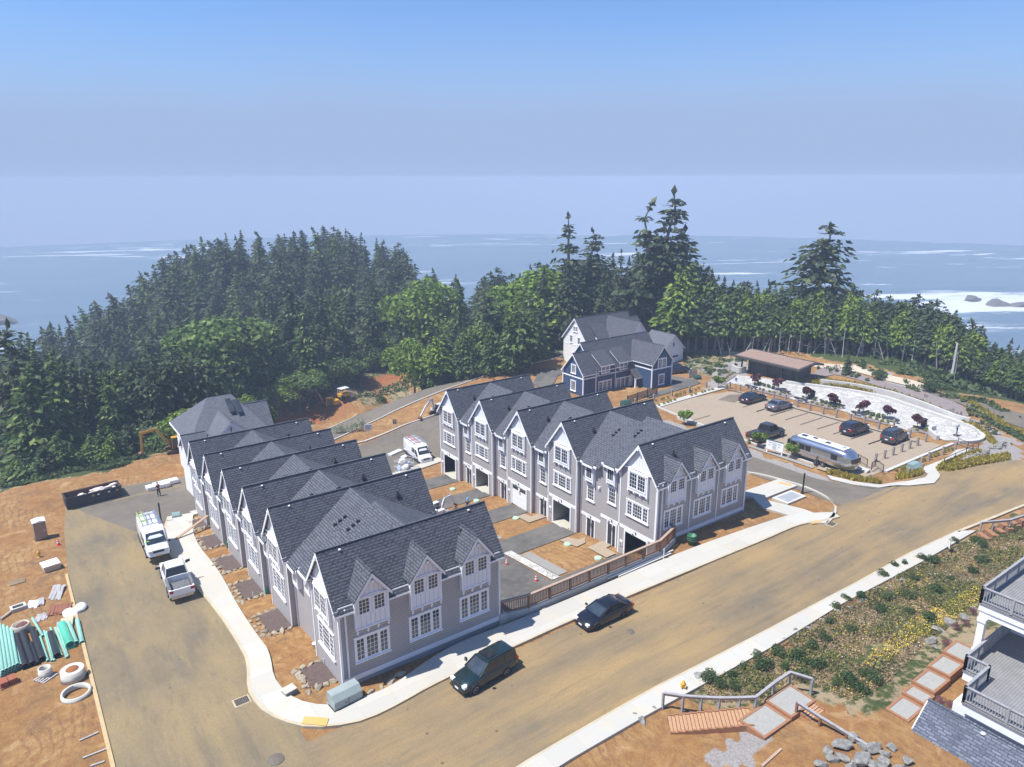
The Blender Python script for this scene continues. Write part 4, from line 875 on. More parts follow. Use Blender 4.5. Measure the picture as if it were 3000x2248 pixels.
def car(name, label, cat, kind, pm, L, W, H, wb, r=.33, plate=PLATE, rimm=RIM, group=None):
    t = thing(name, label, cat, group=group); w = W/2; h = L/2; b = LM()
    if kind == 'sedan':
        st = [(-.5,.80,.34,.80),(-.485,.90,.24,.93),(-.44,.96,.2,1.0),(-.36,.99,.18,1.01),(-.2,1,.17,.96),(.05,1,.17,.93),(.22,1,.17,.92),(.34,.98,.18,.84),(.43,.93,.2,.74),(.48,.84,.24,.62),(.5,.66,.3,.5)]
        gh = (-.40,-.22,.02,.24); zg = .93
    elif kind == 'suv':
        st = [(-.5,.86,.45,1.0),(-.49,.94,.32,1.06),(-.44,.98,.27,1.08),(-.2,1,.24,1.07),(.05,1,.24,1.05),(.2,1,.24,1.03),(.32,.98,.25,.98),(.42,.94,.27,.88),(.475,.85,.3,.74),(.5,.7,.36,.58)]
        gh = (-.49,-.44,.04,.22); zg = 1.04
    elif kind == 'pickup':
        st = [(-.5,.93,.55,1.02),(-.49,.97,.45,1.12),(-.3,.98,.4,1.14),(-.1,1,.36,1.15),(.1,1,.36,1.14),(.22,1,.36,1.14),(.36,.98,.38,1.08),(.46,.94,.42,.98),(.495,.86,.48,.8),(.5,.8,.52,.6)]
        gh = (-.09,-.05,.16,.25); zg = 1.12
    else:
        st = [(-.5,.92,.35,H-.12),(-.495,.96,.3,H-.03),(-.3,1,.28,H),(.1,1,.28,H),(.19,.99,.28,H-.03),(.24,.98,.28,H-.18),(.31,.98,.28,H-.66),(.365,.97,.28,1.34),(.43,.95,.3,1.16),(.48,.88,.34,.95),(.5,.76,.4,.6)]
        gh = None
    if kind == 'pickup' and name.startswith('white'):
        # open bed: solid front part, bed built from floor and side panels
        lofted(b, [bsec(x*L, w*a, z0, z1) for x, a, z0, z1 in st[3:]]); x0, x1 = -h, -.1*L+.02
        b.box(x0+.03, x1, -w*.97, -w*.97+.14, .5, 1.14); b.box(x0+.03, x1, w*.97-.14, w*.97, .5, 1.14); b.box(x0, x0+.1, -w*.95, w*.95, .55, 1.12); b.box(x0+.05, x1, -w*.9, w*.9, .5, .64)
        body = b.build('body', pm, t); f = LM(); f.box(x0+.1, x1, -w*.82, w*.82, .64, .665)
        for k in range(9): f.box(x0+.12, x1-.02, -w*.7+k*w*.17, -w*.7+k*w*.17+.05, .665, .69)
        for s in (-1, 1): f.box(x0+.2, x1-.1, s*w*.83-.03, s*w*.83+.03, .66, 1.12); f.box(x0+.25, x1-.1, s*w*.885-.11, s*w*.885+.11, 1.14, 1.2)
        f.build('bed_liner', mat('scuffed bed liner', (.30, .30, .31), (.06, .06, .07), 9, .5, metal=.3), body)
    else:
        lofted(b, [bsec(x*L, w*a, z0, z1, .05 if kind != 'van' else .02) for x, a, z0, z1 in st]); body = b.build('body', pm, t)
        if kind == 'pickup': f = LM(); f.box(-h+.1, -.1*L, -w*.84, w*.84, 1.15, 1.19); f.build('bed_cover', mat('folding bed cover', (.03, .03, .033), rough=.5), t)
    if gh:
        a, c, d, e = [q*L for q in gh]; wi, wt = w*.90, w*.72; zt = H-.04; g = LM(); g.cm = 0
        A = [(a, wi, zg), (c, wt, zt), (d, wt, zt), (e, wi, zg)]; B = [(x, -y, z) for x, y, z in A]
        g.p(A+B, [(0,1,2,3), (7,6,5,4), (0,4,5,1), (2,6,7,3)]); g.build('side_glass', CGLASS, t)
        ws = LM(); k = .02; ws.quad((e+k, wi*.88, zg+.04), (d+k+.02, wt*.9, zt-.03), (d+k+.02, -wt*.9, zt-.03), (e+k, -wi*.88, zg+.04)); ws.build('windscreen', WSCR, t)
        rf = LM(); sec = lambda x, y, z: [(x, y, z-.03), (x, y*.93, z+.02), (x, y*.5, z+.05), (x, -y*.5, z+.05), (x, -y*.93, z+.02), (x, -y, z-.03)]
        lofted(rf, [sec(c-.06, wt*.98, zt-.03), sec(c+.1, wt*1.03, zt), sec((c+d)/2, wt*1.05, zt+.015), sec(d-.1, wt*1.03, zt), sec(d+.08, wt*.98, zt-.04)])
        P_ = [A[0], A[1]], [A[3], A[2]], [B[0], B[1]], [B[3], B[2]]
        for q0, q1 in P_: rf.beam(q0, q1, .07, .07)
        for s in (-1, 1):
            for fx in ((.36, .68) if kind == 'suv' else (.42,)):
                xb = c+(d-c)*fx; rf.beam((xb, s*(wi+.005), zg), (xb, s*(wt+.01), zt), .06, .045)
            rf.beam((a, s*wi, zg+.0), (e, s*wi, zg+.0), .05, .05)
        rf.build('roof', pm, t)
        if kind == 'suv':
            for s in (-1, 1): rr = LM(); rr.beam((c+.2, s*wt*.9, zt+.09), (d-.2, s*wt*.9, zt+.09), .04, .04); rr.beam((c+.25, s*wt*.9, zt), (c+.25, s*wt*.9, zt+.09), .04, .04); rr.beam((d-.25, s*wt*.9, zt), (d-.25, s*wt*.9, zt+.09), .04, .04); rr.build('roof_rail', PLAST, t)
        mx = e-.25
    else:
        ws = LM(); ws.quad((.362*L+.04, w*.84, 1.42), (.245*L+.05, w*.74, H-.24), (.245*L+.05, -w*.74, H-.24), (.362*L+.04, -w*.84, 1.42)); ws.build('windscreen', WSCR, t)
        for s in (-1, 1):
            g = LM(); g.p([(.2*L, s*(w+.006), 1.3), (.345*L, s*(w*.985+.006), 1.3), (.27*L, s*(w*.98+.006), H-.55), (.2*L, s*(w+.006), H-.5)], [(0,1,2,3) if s < 0 else (3,2,1,0)]); g.build('side_glass', CGLASS, t)
            g = LM(); g.box(.02*L, .17*L, s*(w+.004)-.004, s*(w+.004)+.004, 1.35, H-.5); g.build('side_glass', CGLASS, t)
        lo = LM(); lo.box(-h+.05, h-.35, -w*1.01, w*1.01, .3, .5); lo.build('sill', PLAST, t); mx = .34*L
    for s in (-1, 1):
        for fx, nm in ((wb/2+.02*L*(kind != 'van'), 'f'), (-wb/2+.02*L*(kind != 'van'), 'r')):
            wheel(t, fx, s*(w-.1), r, s, rimm)
        ar = LM()
        m_ = LM(); m_.box(mx-.06, mx+.06, s*w*(1.0) if s > 0 else s*(w+.2), s*(w+.2) if s > 0 else s*w, 1.0 if kind == 'sedan' else 1.2, 1.14 if kind == 'sedan' else 1.42 if kind != 'pickup' else 1.5); m_.build('mirror', pm if kind != 'van' else PLAST, t)
    zl = {'sedan': .62, 'suv': .76, 'pickup': .88, 'van': .95}[kind]
    for s in (-1, 1):
        y0, y1 = sorted((s*w*.5, s*w*.86)); m_ = LM(); m_.box(h-.26, h-.045, y0, y1, zl-.07, zl+.09); m_.build('headlight', HEADL, t)
        y0, y1 = sorted((s*w*.66, s*w*.955)); zz = (.72, .9) if kind == 'sedan' else (.85, 1.1) if kind != 'van' else (.9, 1.5); m_ = LM(); m_.box(-h-.012, -h+.16, y0, y1, *zz); m_.build('taillight', TAILL, t)
        for x in (wb/2+.02*L*(kind != 'van'), -wb/2+.02*L*(kind != 'van')):
            q = LM(); q.M = KM @ Matrix.Translation((x, s*(w-.02), r+.02)) @ Matrix.Rotation(PI/2, 4, 'X'); q.lathe([(r*1.02, -.03), (r*1.17, -.03), (r*1.17, .03), (r*1.02, .03)], n=20); q.lathe([(0, s*.0), (r*1.12, s*.0)], n=20); q.build('wheel_arch', PLAST, t)
    gr = LM(); gr.box(h-.12, h-.008, -w*.46, w*.46, zl-.16, zl+.04); gr.box(h-.14, h+.01, -w*.8, w*.8, .3, .46); gr.build('grille', PLAST, t)
    bp = LM(); bp.box(-h-.03, -h+.12, -w*.85, w*.85, .32, .55); bp.build('rear_bumper', CHROME if kind == 'pickup' else PLAST, t)
    p_ = LM(); p_.box(h-.02, h+.025, -.17, .17, .42, .53); p_.build('number_plate', plate, t)
    p_ = LM(); p_.box(-h-.045, -h, -.17, .17, .6 if kind != 'pickup' else .4, .72 if kind != 'pickup' else .52); p_.build('number_plate', plate, t)
    return t
def park(t, front, rear, z, side, W, wb, shift=.02, L=4.5):
    """front/rear: where the visible side's wheels touch the ground (photo px); side = +1 left side seen, -1 right side"""
    f = np.array(G(*front, z)); r_ = np.array(G(*rear, z)); d = f-r_; d /= np.hypot(*d); nrm = np.array([d[1], -d[0]])*side
    c = (f+r_)/2+nrm*(W/2-.1)*K-d*shift*L*K; t.location = (c[0], c[1], z); t.rotation_euler = (0, 0, math.atan2(d[1], d[0]))
    print('%s at %.1f %.1f heading %.0f, wheelbase measured %.2f true %.2f' % (t.name, c[0], c[1], math.degrees(math.atan2(d[1], d[0])), np.hypot(*(f-r_)), wb*K))
zr_ = lambda u, v: t1(u, v)+.05
t = car('green_suv', 'dark green SUV with a sunroof and a spare wheel on its rear door', 'car', 'suv', paint('dark green paint', (.010, .028, .030), .3), 4.55, 1.78, 1.68, 2.62, .34)
park(t, (1390.2, 2034.4), (1484.3, 1980.2), -.27, 1, 1.78, 2.62)
m_ = LM(); m_.box(-.75, .0, -.4, .4, 1.715, 1.735); m_.build('sunroof', CGLASS, t); m_ = LM(); m_.M = KM @ Matrix.Translation((-2.36, .1, .95)) @ Matrix.Rotation(PI/2, 4, 'Y'); m_.lathe([(0, -.1), (.33, -.1), (.35, 0), (.33, .1), (0, .1)], n=18); m_.build('spare_wheel', TYRE, t)
BLK = paint('black paint', (.008, .008, .013), .2)
t = car('black_sedan', 'black fastback sedan parked alone at the kerb of the front road', 'car', 'sedan', BLK, 4.65, 1.8, 1.42, 2.7, .33, rimm=PLAST)
park(t, (1745.8, 1848.8), (1827, 1810), -.27, 1, 1.8, 2.7)
VW = mat('white van paint', (.78, .79, .80), rough=.3, coat=.5)
t = car('white_van', 'white van with ladders on its roof, parked facing us on the left street', 'van', 'van', VW, 5.9, 2.06, 2.5, 3.6, .35, plate=PLATEY)
z_ = -2.4; c = G(432, 1632, z_); t.location = (c[0]+.82, c[1]+1.45, z_+.02); t.rotation_euler = (0, 0, R(-91))
def ladder(parent, a, b, wd, m):
    a = Vector(a); b = Vector(b); d = (b-a).normalized(); s = Vector((-d.y, d.x, 0)).normalized()*wd/2; l_ = LM(); l_.beam(a+s, b+s, .035, .07); l_.beam(a-s, b-s, .035, .07); n_ = int((b-a).length/.3)
    for i in range(1, n_): p = a+(b-a)*i/n_; l_.beam(p+s, p-s, .03, .03)
    return l_.build('ladder', m, parent)
ALU = mat('aluminium ladder', (.6, .61, .62), rough=.35, metal=.7); LIME = mat('lime fibreglass', (.45, .62, .12), rough=.5)
ladder(t, (-2.9, -.65, 2.75), (.3, -.6, 2.72), .4, LIME); ladder(t, (-2.7, -.1, 2.75), (.2, -.12, 2.72), .35, ALU)
rk = LM(); rk.box(-2.9, .5, .55, .8, 2.58, 2.68)
for x in (-2.2, -.9, .3): rk.box(x-.03, x+.03, -.9, .9, 2.56, 2.66)
rk.build('roof_rack', STEEL, t)
m_ = LM(); m_.blob((1.95, -.72, 1.55), (.06, .2, .16), 3); m_.build('safety_vest', mat('lime vest', (.35, .85, .05)), t)
t = car('white_pickup', 'white pickup truck with an empty open bed, parked behind the ladder van', 'pickup truck', 'pickup', VW, 5.8, 2.0, 1.95, 3.55, .42, rimm=RIM)
c = G(495.8, 1746.9, -1.62); hd = R(88); t.location = (c[0]+.9*K*math.cos(hd-PI/2)+math.cos(hd)*1.72*K, c[1]+.9*K*math.sin(hd-PI/2)+math.sin(hd)*1.72*K, -1.7); t.rotation_euler = (0, 0, hd)
for s in (-1, 1): m_ = LM(); m_.box(1.1, 1.22, *sorted((s*1.02, s*1.38)), 1.3, 1.5); m_.build('towing_mirror', PLAST, t)
t = car('white_van', 'white van with a red roof ladder, parked beyond the sunken yard', 'van', 'van', VW, 5.9, 2.02, 2.5, 3.65, .35)
park(t, (1223, 1342.4), (1192.4, 1319.3), -5.65, -1, 2.02, 3.65, 0)
t.location.z = zr_(t.location.x, t.location.y)
ladder(t, (-2.8, -.3, 2.75), (1.0, -.25, 2.75), .4, mat('red fibreglass ladder', (.45, .06, .05), rough=.5)); ladder(t, (-2.7, .35, 2.72), (.9, .35, 2.72), .38, ALU)
rk = LM()
for x in (-2.2, -.9, .4): rk.box(x-.03, x+.03, -.9, .9, 2.56, 2.66)
for s in (-1, 1): rk.box(-2.9, 1.2, s*.85-.03, s*.85+.03, 2.62, 2.7)
rk.build('roof_rack', STEEL, t)
zl_ = -1.0
t = car('black_sedan', 'black sedan in the car park, farthest from the silver trailer', 'car', 'sedan', BLK, 4.95, 1.88, 1.45, 2.9, .34); park(t, (2236, 1174.5), (2203.3, 1183.9), zl_, -1, 1.88, 2.9)
t = car('grey_sedan', 'silver grey sedan in the car park, next to the black sedan', 'car', 'sedan', paint('grey paint', (.20, .21, .23), .5), 4.55, 1.77, 1.46, 2.65, .32); park(t, (2311.5, 1197.8), (2281, 1206), zl_, -1, 1.77, 2.65)
t = car('dark_suv', 'dark purple-black SUV in the car park beside the wooden bollards', 'car', 'suv', paint('deep plum paint', (.02, .014, .024), .3), 4.6, 1.85, 1.66, 2.65, .35); park(t, (2536, 1267.5), (2506, 1277.6), zl_, -1, 1.85, 2.65)
t = car('grey_suv', 'boxy grey SUV parked at the right end of the car park', 'car', 'suv', paint('slate paint', (.06, .065, .07), .4), 4.3, 1.82, 1.8, 2.58, .34); park(t, (2652.7, 1291.3), (2625.4, 1302.7), zl_, -1, 1.82, 2.58)
t = car('grey_pickup', 'dark grey pickup truck with a covered bed, parked at the nose of the silver trailer', 'pickup truck', 'pickup', paint('graphite paint', (.045, .043, .042), .4), 5.9, 2.03, 1.92, 3.7, .42)
c = G(2236, 1297, zl_); t.location = (c[0]+1.72*K, c[1]+.9*K, zl_); t.rotation_euler = (0, 0, R(-1))
t = car('blue_suv', 'dark blue SUV parked beside the blue house', 'car', 'suv', paint('navy paint', (.012, .016, .04), .3), 4.6, 1.8, 1.66, 2.65, .34)
t.location = (74.9, 41.2, t1(74.9, 41.2)+.05); t.rotation_euler = (0, 0, R(-25))
# ---- polished travel trailer
t = thing('silver_trailer', 'polished silver travel trailer with rounded ends, along the edge of the car park', 'caravan')
ALM = mat('polished aluminium skin', (.62, .63, .65), (.55, .56, .58), 1.4, .2, metal=.92)
def asec(x, w, z0, z1, n=20): 
    zc = (z0+z1)/2; o = []
    for k in range(n):
        a = 2*PI*k/n; c, s_ = math.cos(a), math.sin(a); e = .55 if s_ > 0 else .35; o.append((x, w*abs(c)**e*(1 if c > 0 else -1), zc+(z1-z0)/2*abs(s_)**e*(1 if s_ > 0 else -1)))
    return o
b = LM(); La = 8.6; ss = []
for i in range(19):
    a = -1+2*i/18; k = (1-abs(a)**7)**.5 if abs(a) < 1 else .02; k2 = max(.12, k); ss.append(asec(a*La/2, 1.25*max(.25, k), .5+.25*(1-k2), .5+2.25*(.45+.55*k2)))
lofted(b, ss); body = b.build('body', ALM, t)
p_ = LM(); p_.box(-3.1, 3.0, -.62, .62, 2.7, 2.77); p_.build('roof_panel', mat('white roof panel', (.7, .71, .72), rough=.5), t)
for x, y, l_, w_ in ((-2.5, 0, .7, .6), (-1.2, .2, .55, .4), (.6, 0, .6, .5), (2.2, 0, .9, .6)): p_ = LM(); p_.box(x-l_/2, x+l_/2, y-w_/2, y+w_/2, 2.77, 2.9 if l_ > .8 else 2.82); p_.build('roof_hatch', mat('pale grey plastic', (.5, .5, .52)) if l_ > .8 else CGLASS, t)
for s in (-1, 1):
    for x, l_ in ((-3.1, .75), (-1.95, .7), (-1.15, .7), (2.2, .75)):
        p_ = LM(); p_.box(x-l_/2, x+l_/2, *sorted((s*1.19, s*1.262)), 1.45, 2.1); p_.build('window', CGLASS, t)
    for x in (.15, .95): wheel(t, x-.1, s*1.12, .34, s)
    p_ = LM(); p_.box(-4.0, 4.0, *sorted((s*1.24, s*1.27)), 1.18, 1.23); p_.build('rub_rail', CHROME, t)
p_ = LM(); p_.box(4.2, 4.31, -.8, .8, 1.4, 1.95); p_.build('window', CGLASS, t)
p_ = LM(); p_.box(-4.31, -4.2, -.7, .7, 1.4, 1.95); p_.build('window', CGLASS, t)
p_ = LM(); p_.tube([(-4.2, .5, .5), (-5.1, 0, .5), (-4.2, -.5, .5)], .05); p_.build('tow_bar', PLAST, t)
a = np.array(G(2262, 1288, zl_)); c = np.array(G(2455, 1368, zl_)); print('trailer ends', a, c)
t.location = (56.15, 4.4, zl_); t.rotation_euler = (0, 0, R(-91))
# ---------------------------------------------------------------- people
def person(label, loc, rz, h, shirt, trousers, helmet=None, arms='work', skin=(.35, .2, .13)):
    t = thing('person', label, 'person', loc, rz); k = h/1.75*K
    M_ = Matrix.Scale(k, 4)
    def skinned(name, m, V, E, parent, sub=1):
        me = bpy.data.meshes.new(name); me.from_pydata([tuple(M_ @ Vector(v[:3])) for v in V], E, []); o = bpy.data.objects.new(name, me); COL.objects.link(o); o.parent = parent; me.materials.append(m)
        o.modifiers.new('skin', 'SKIN'); sl_ = me.skin_vertices[0].data
        for i, v in enumerate(V): rr = v[3] if isinstance(v[3], tuple) else (v[3], v[3]); sl_[i].radius = (rr[0]*k, rr[1]*k)
        sl_[0].use_root = True; s_ = o.modifiers.new('sub', 'SUBSURF'); s_.levels = sub; s_.render_levels = sub
        return o
    V = [(0,0,.95,(.15,.11)), (0,0,1.12,(.14,.10)), (.01,0,1.3,(.17,.11)), (.02,0,1.43,(.13,.09)), (.03,0,1.53,.055), (.05,0,1.6,(.075,.085)), (.05,0,1.7,(.08,.09)), (.04,0,1.76,.05),
         (0,.1,.9,.085), (.03,.11,.5,.062), (0,.12,.1,.045), (.14,.13,.04,.04), (0,-.1,.9,.085), (-.05,-.11,.5,.062), (-.1,-.12,.1,.045), (.04,-.13,.04,.04),
         (.02,.2,1.42,.055), (.06,.25,1.16,.045), (.24,.2,1.05,.036), (.32,.17,1.05,.034), (.02,-.2,1.42,.055), (.05,-.26,1.16,.045), (.22,-.2,1.02,.036), (.3,-.17,1.0,.034)]
    E = [(0,1),(1,2),(2,3),(3,4),(4,5),(5,6),(6,7),(0,8),(8,9),(9,10),(10,11),(0,12),(12,13),(13,14),(14,15),(3,16),(16,17),(17,18),(18,19),(3,20),(20,21),(21,22),(22,23)]
    skinned('body', mat('skin', skin, rough=.6), V, E, t)
    V2 = [(0,0,1.0,(.17,.13)), (0,0,1.15,(.155,.115)), (.01,0,1.3,(.185,.125)), (.02,0,1.42,(.145,.10)), (.02,.2,1.42,.068), (.05,.245,1.2,.06), (.02,-.2,1.42,.068), (.045,-.255,1.2,.06)]
    skinned('shirt', mat('shirt cloth', shirt, rough=.9), V2, [(0,1),(1,2),(2,3),(3,4),(4,5),(3,6),(6,7)], t)
    V3 = [(0,0,.97,(.165,.125)), (0,.1,.88,.1), (.03,.11,.5,.078), (0,.12,.13,.06), (0,-.1,.88,.1), (-.05,-.11,.5,.078), (-.1,-.12,.13,.06)]
    skinned('trousers', mat('trouser cloth', trousers, rough=.9), V3, [(0,1),(1,2),(2,3),(0,4),(4,5),(5,6)], t)
    hm = MB(); hm.local = True; hm.M = M_.copy()
    if helmet: hm.lathe([(.15,1.66),(.13,1.68),(.125,1.74),(.09,1.81),(.03,1.84),(0,1.845)], (.05,0,0), 14); hm.build('hard_hat', mat('hard hat', helmet, rough=.3), t)
    else: hm.blob((.035, 0, 1.73), (.095, .095, .085), 2, .08); hm.build('hair', mat('dark hair', (.02, .014, .01)), t)
    for s in (-1, 1):
        b = MB(); b.local = True; b.M = M_.copy(); x = 0 if s > 0 else -.1; b.blob((x+.06, s*.125, .045), (.15, .055, .05), 4, .05); b.build('boot', PLAST, t)
    return t
u_, v_ = G(465, 1444, -4.3)
person('person in a maroon shirt and dark trousers standing beside the white wrapped bundles', (u_, v_, zr_(u_, v_)), R(120), 1.78, (.13, .025, .04), (.02, .02, .025))
u_, v_ = G(1369, 1484, -3.6)
person('person in a blue hard hat and navy overalls working in the sunken yard', (u_, v_, t1(u_, v_)+.04), R(20), 1.75, (.02, .03, .09), (.02, .03, .08), (.05, .35, .65))
# ---------------------------------------------------------------- yard, kerbside and building-site things
def PQ(ox, oy, s, pts): return [(ox+x/s, oy+y/s) for x, y in pts]
def at3(x, y, z): u, v = G(x, y, z); return (u, v, z)
def slab_px(name, pts, z, th, m, kind='structure', uv=False):
    P = [(*(q if uv else G(*q, z)), z) for q in pts]; a = sum(P[i][0]*P[(i+1) % len(P)][1]-P[(i+1) % len(P)][0]*P[i][1] for i in range(len(P)))
    if a < 0: P = P[::-1]
    mb = MB(); mb.slab([(x, y, c-th) for x, y, c in P][::-1], (0, 0, th)); o = mb.build(name, m)
    return tag(o, kind=kind) if kind else o
def drape(name, poly, m, dz=.05, step=.5, kind='structure', th=0):
    """flat sheet following the ground inside a uv polygon"""
    bm = bmesh.new(); vs = [bm.verts.new((x, y, 0)) for x, y in poly]; bm.faces.new(vs)
    xs = [p[0] for p in poly]; ys = [p[1] for p in poly]
    for ax, lo, hi in ((0, min(xs), max(xs)), (1, min(ys), max(ys))):
        k = lo+step
        while k < hi:
            co = (k, 0, 0) if ax == 0 else (0, k, 0); no = (1, 0, 0) if ax == 0 else (0, 1, 0)
            bmesh.ops.bisect_plane(bm, geom=bm.verts[:]+bm.edges[:]+bm.faces[:], plane_co=co, plane_no=no); k += step
    P = [q.co.copy() for q in bm.verts]; bm.verts.index_update(); Z = T([q.x for q in P], [q.y for q in P]); bm.normal_update()
    mb = MB(); fl = [tuple(v.index for v in (f.verts if f.normal.z > 0 else reversed(f.verts[:]))) for f in bm.faces]
    mb.p([(q.x, q.y, z+dz) for q, z in zip(P, Z)], fl); bm.free()
    if th:
        n = len(poly); zz = [t1(*q)+dz for q in poly]; mb.p([(x, y, z) for (x, y), z in zip(poly, zz)]+[(x, y, z-th) for (x, y), z in zip(poly, zz)], [(i, (i+1) % n, n+(i+1) % n, n+i) for i in range(n)]+[(n+i, n+(i+1) % n, (i+1) % n, i) for i in range(n)])
    return tag(mb.build(name, m), kind=kind)
# sunken yard: lane, pads, paths
drape('yard_lane', [(11.2,.35),(19.4,.35),(19.6,9.9),(19.6,38.3),(11.2,38.3)], FRESH, .07)
for v0, v1 in ((1.7,4.95),(10.8,14.25),(18.15,21.2),(24.9,27.85),(31.5,34.8)): drape('driveway', [(19.3,v0),(27.2,v0),(27.2,v1),(19.3,v1)], FRESH, .062)
m, n, b = newmat('random laid flagstones'); b.inputs['Roughness'].default_value = .9; tc = N(n, 'TexCoord'); vo = N(n, 'TexVoronoi', feature='DISTANCE_TO_EDGE'); vo.inputs['Scale'].default_value = 1.6; n.links.new(tc.outputs['Object'], vo.inputs['Vector'])
v2 = N(n, 'TexVoronoi'); v2.inputs['Scale'].default_value = 1.6; n.links.new(tc.outputs['Object'], v2.inputs['Vector']); s_ = N(n, 'SeparateColor'); n.links.new(v2.outputs['Color'], s_.inputs[0]); f = noise(n, tc.outputs['Object'], 5, 5)
cc = mix(n, s_.outputs[0], (.36, .35, .33), (.58, .56, .52)); cc = mix(n, ramp(n, f, .4, .8), cc, (.42, .40, .36)); n.links.new(mix(n, math_(n, 'LESS_THAN', vo.outputs['Distance'], .035), cc, (.24, .22, .19)), b.inputs['Base Color']); FLAG = m
m, n, b = newmat('tan brick pavers'); b.inputs['Roughness'].default_value = .9; tc = N(n, 'TexCoord'); br = N(n, 'TexBrick'); n.links.new(tc.outputs['Object'], br.inputs['Vector']); br.inputs['Scale'].default_value = 1; br.inputs['Brick Width'].default_value = .34; br.inputs['Row Height'].default_value = .17; br.inputs['Mortar Size'].default_value = .012
for k_, c_ in (('Color1', (.36, .27, .185)), ('Color2', (.31, .235, .165)), ('Mortar', (.22, .17, .12))): br.inputs[k_].default_value = c4(c_)
f = noise(n, tc.outputs['Object'], .25, 5); n.links.new(mix(n, ramp(n, f, .35, .7), br.outputs[0], (.31, .25, .18)), b.inputs['Base Color']); TANP = m
MULCH = mat('dark bark mulch', (.075, .05, .042), (.14, .10, .085), 7, 1, bmp=.8); GRAVEL = mat('grey gravel', (.20, .19, .175), (.34, .32, .29), 12, 1, bmp=.8)
drape('flagstone_strip', [(19.7,5.0),(20.5,5.0),(20.5,11.8),(19.7,11.8)], FLAG, .09)
for P in (PQ(1420,1460,2.354,[(515,270),(575,248),(640,275),(695,255),(695,300),(635,330)]), PQ(1420,1460,2.354,[(708,340),(790,302),(855,290),(893,318),(838,352),(905,400),(838,430)])): drape('paver_path', [G(x, y, -2.75) for x, y in P], TANP, .1)
drape('paver_path', [G(x, y, -3.75) for x, y in PQ(1270,1240,5.144,[(1255,1400),(1370,1360),(1480,1415),(1600,1370),(1700,1435),(1440,1525)])], TANP, .1)
for v0, v1 in ((5.2,10.6),(14.5,17.9),(21.4,24.7),(28,31.3)): drape('gravel_bed', [(20.6,v0+.1),(21.6,v0+.1),(21.6,v1-.1),(20.6,v1-.1)], GRAVEL, .06)
MINT = mat('mint green plastic', (.30, .56, .46), (.25, .49, .40), 3, .5); LIDG = mat('pale green lid', (.34, .50, .34), (.4, .5, .38), 6, .7)
for i, (x, y, z) in enumerate([(1420+571/2.354,1460+322/2.354,-2.9),(1420+783/2.354,1460+418/2.354,-2.9),(1270+1243/5.144,1240+1440/5.144,-3.7),(1270+648/5.144,1240+1178/5.144,-4.2),(1270+288/5.144,1240+1002/5.144,-4.9)]):
    p = gz_(x, y, z); mb = MB(); mb.lathe([(.0,.16),(.30,.16),(.34,.12),(.34,-.1)], p, 16); tag(mb.build('tank_lid', LIDG, base=p), 'round pale green tank lid set in the soil between the driveways', 'lid', 'green tank lids in the sunken yard')
# retaining wall and timber fence
FW = [(11.35,.12),(13.35,-.3),(26.3,-.22),(29.05,.75),(29.1,1.15)]
mb = MB()
for (x0, y0), (x1, y1) in zip(FW, FW[1:]):
    L_ = math.hypot(x1-x0, y1-y0); nx, ny = -(y1-y0)/L_*.13, (x1-x0)/L_*.13
    mb.slab([(x0-nx, y0-ny, -3.2), (x1-nx, y1-ny, -3.2), (x1+nx, y1+ny, -3.2), (x0+nx, y0+ny, -3.2)][::-1], (0, 0, 3.45))
mb.box(11.1, 11.6, -.2, .35, -1, .42)
tag(mb.build('retaining_wall', CONC, base=(20, -.2, -1)), 'grey concrete retaining wall under the brown timber fence', 'retaining wall')
CEDAR = mat('brown stained cedar', (.19, .085, .045), (.27, .13, .07), 6, .75); CEDL = mat('pale weathered rail', (.42, .31, .23), (.34, .23, .16), 5, .7)
t = thing('timber_fence', 'brown timber baluster fence along the kerbside edge of the sunken yard', 'fence', (20, -.2, .25))
for (x0, y0), (x1, y1) in zip(FW, FW[1:]):
    L_ = math.hypot(x1-x0, y1-y0); d = Vector(((x1-x0)/L_, (y1-y0)/L_, 0)); n_ = max(1, round(L_/1.85)); a = Vector((x0, y0, 0))
    mb = MB(); mb.beam(a+Vector((0,0,1.22)), a+d*L_+Vector((0,0,1.22)), .2, .055); mb.build('top_rail', CEDL, t)
    mb = MB(); mb.beam(a+Vector((0,0,1.13)), a+d*L_+Vector((0,0,1.13)), .06, .1); mb.beam(a+Vector((0,0,.36)), a+d*L_+Vector((0,0,.36)), .06, .1)
    k = int(L_/.135)
    for i in range(k): p = a+d*(L_*(i+.5)/k); mb.box(p.x-.022, p.x+.022, p.y-.022, p.y+.022, .38, 1.1)
    mb.build('baluster_panel', CEDAR, t)
    for i in range(n_+(1 if (x1, y1) == FW[-1] else 0)): p = a+d*(L_*i/n_); mb = MB(); mb.box(p.x-.07, p.x+.07, p.y-.07, p.y+.07, .2, 1.18); mb.build('post', CEDAR, t)
WP = mat('white plastic pipe', (.7, .7, .68), rough=.5)
for k, (a, b) in enumerate((((20.5,-.5,.02),(27.6,-.45,.05)),((21.5,-.62,-.08),(27.2,-.6,-.05)))): mb = MB(); mb.tube([a, b], .05, 8); tag(mb.build('drain_pipe', WP, base=a), 'long thin white drain pipe lying along the foot of the fence', 'pipe', 'white pipes along the fence foot')
mb = MB(); mb.cyl((26.2,-.75,-.3), (26.2,-.75,.75), .04); tag(mb.build('pipe_riser', WP, base=(26.2,-.75,-.3)), 'white upright pipe in front of the timber fence', 'pipe')
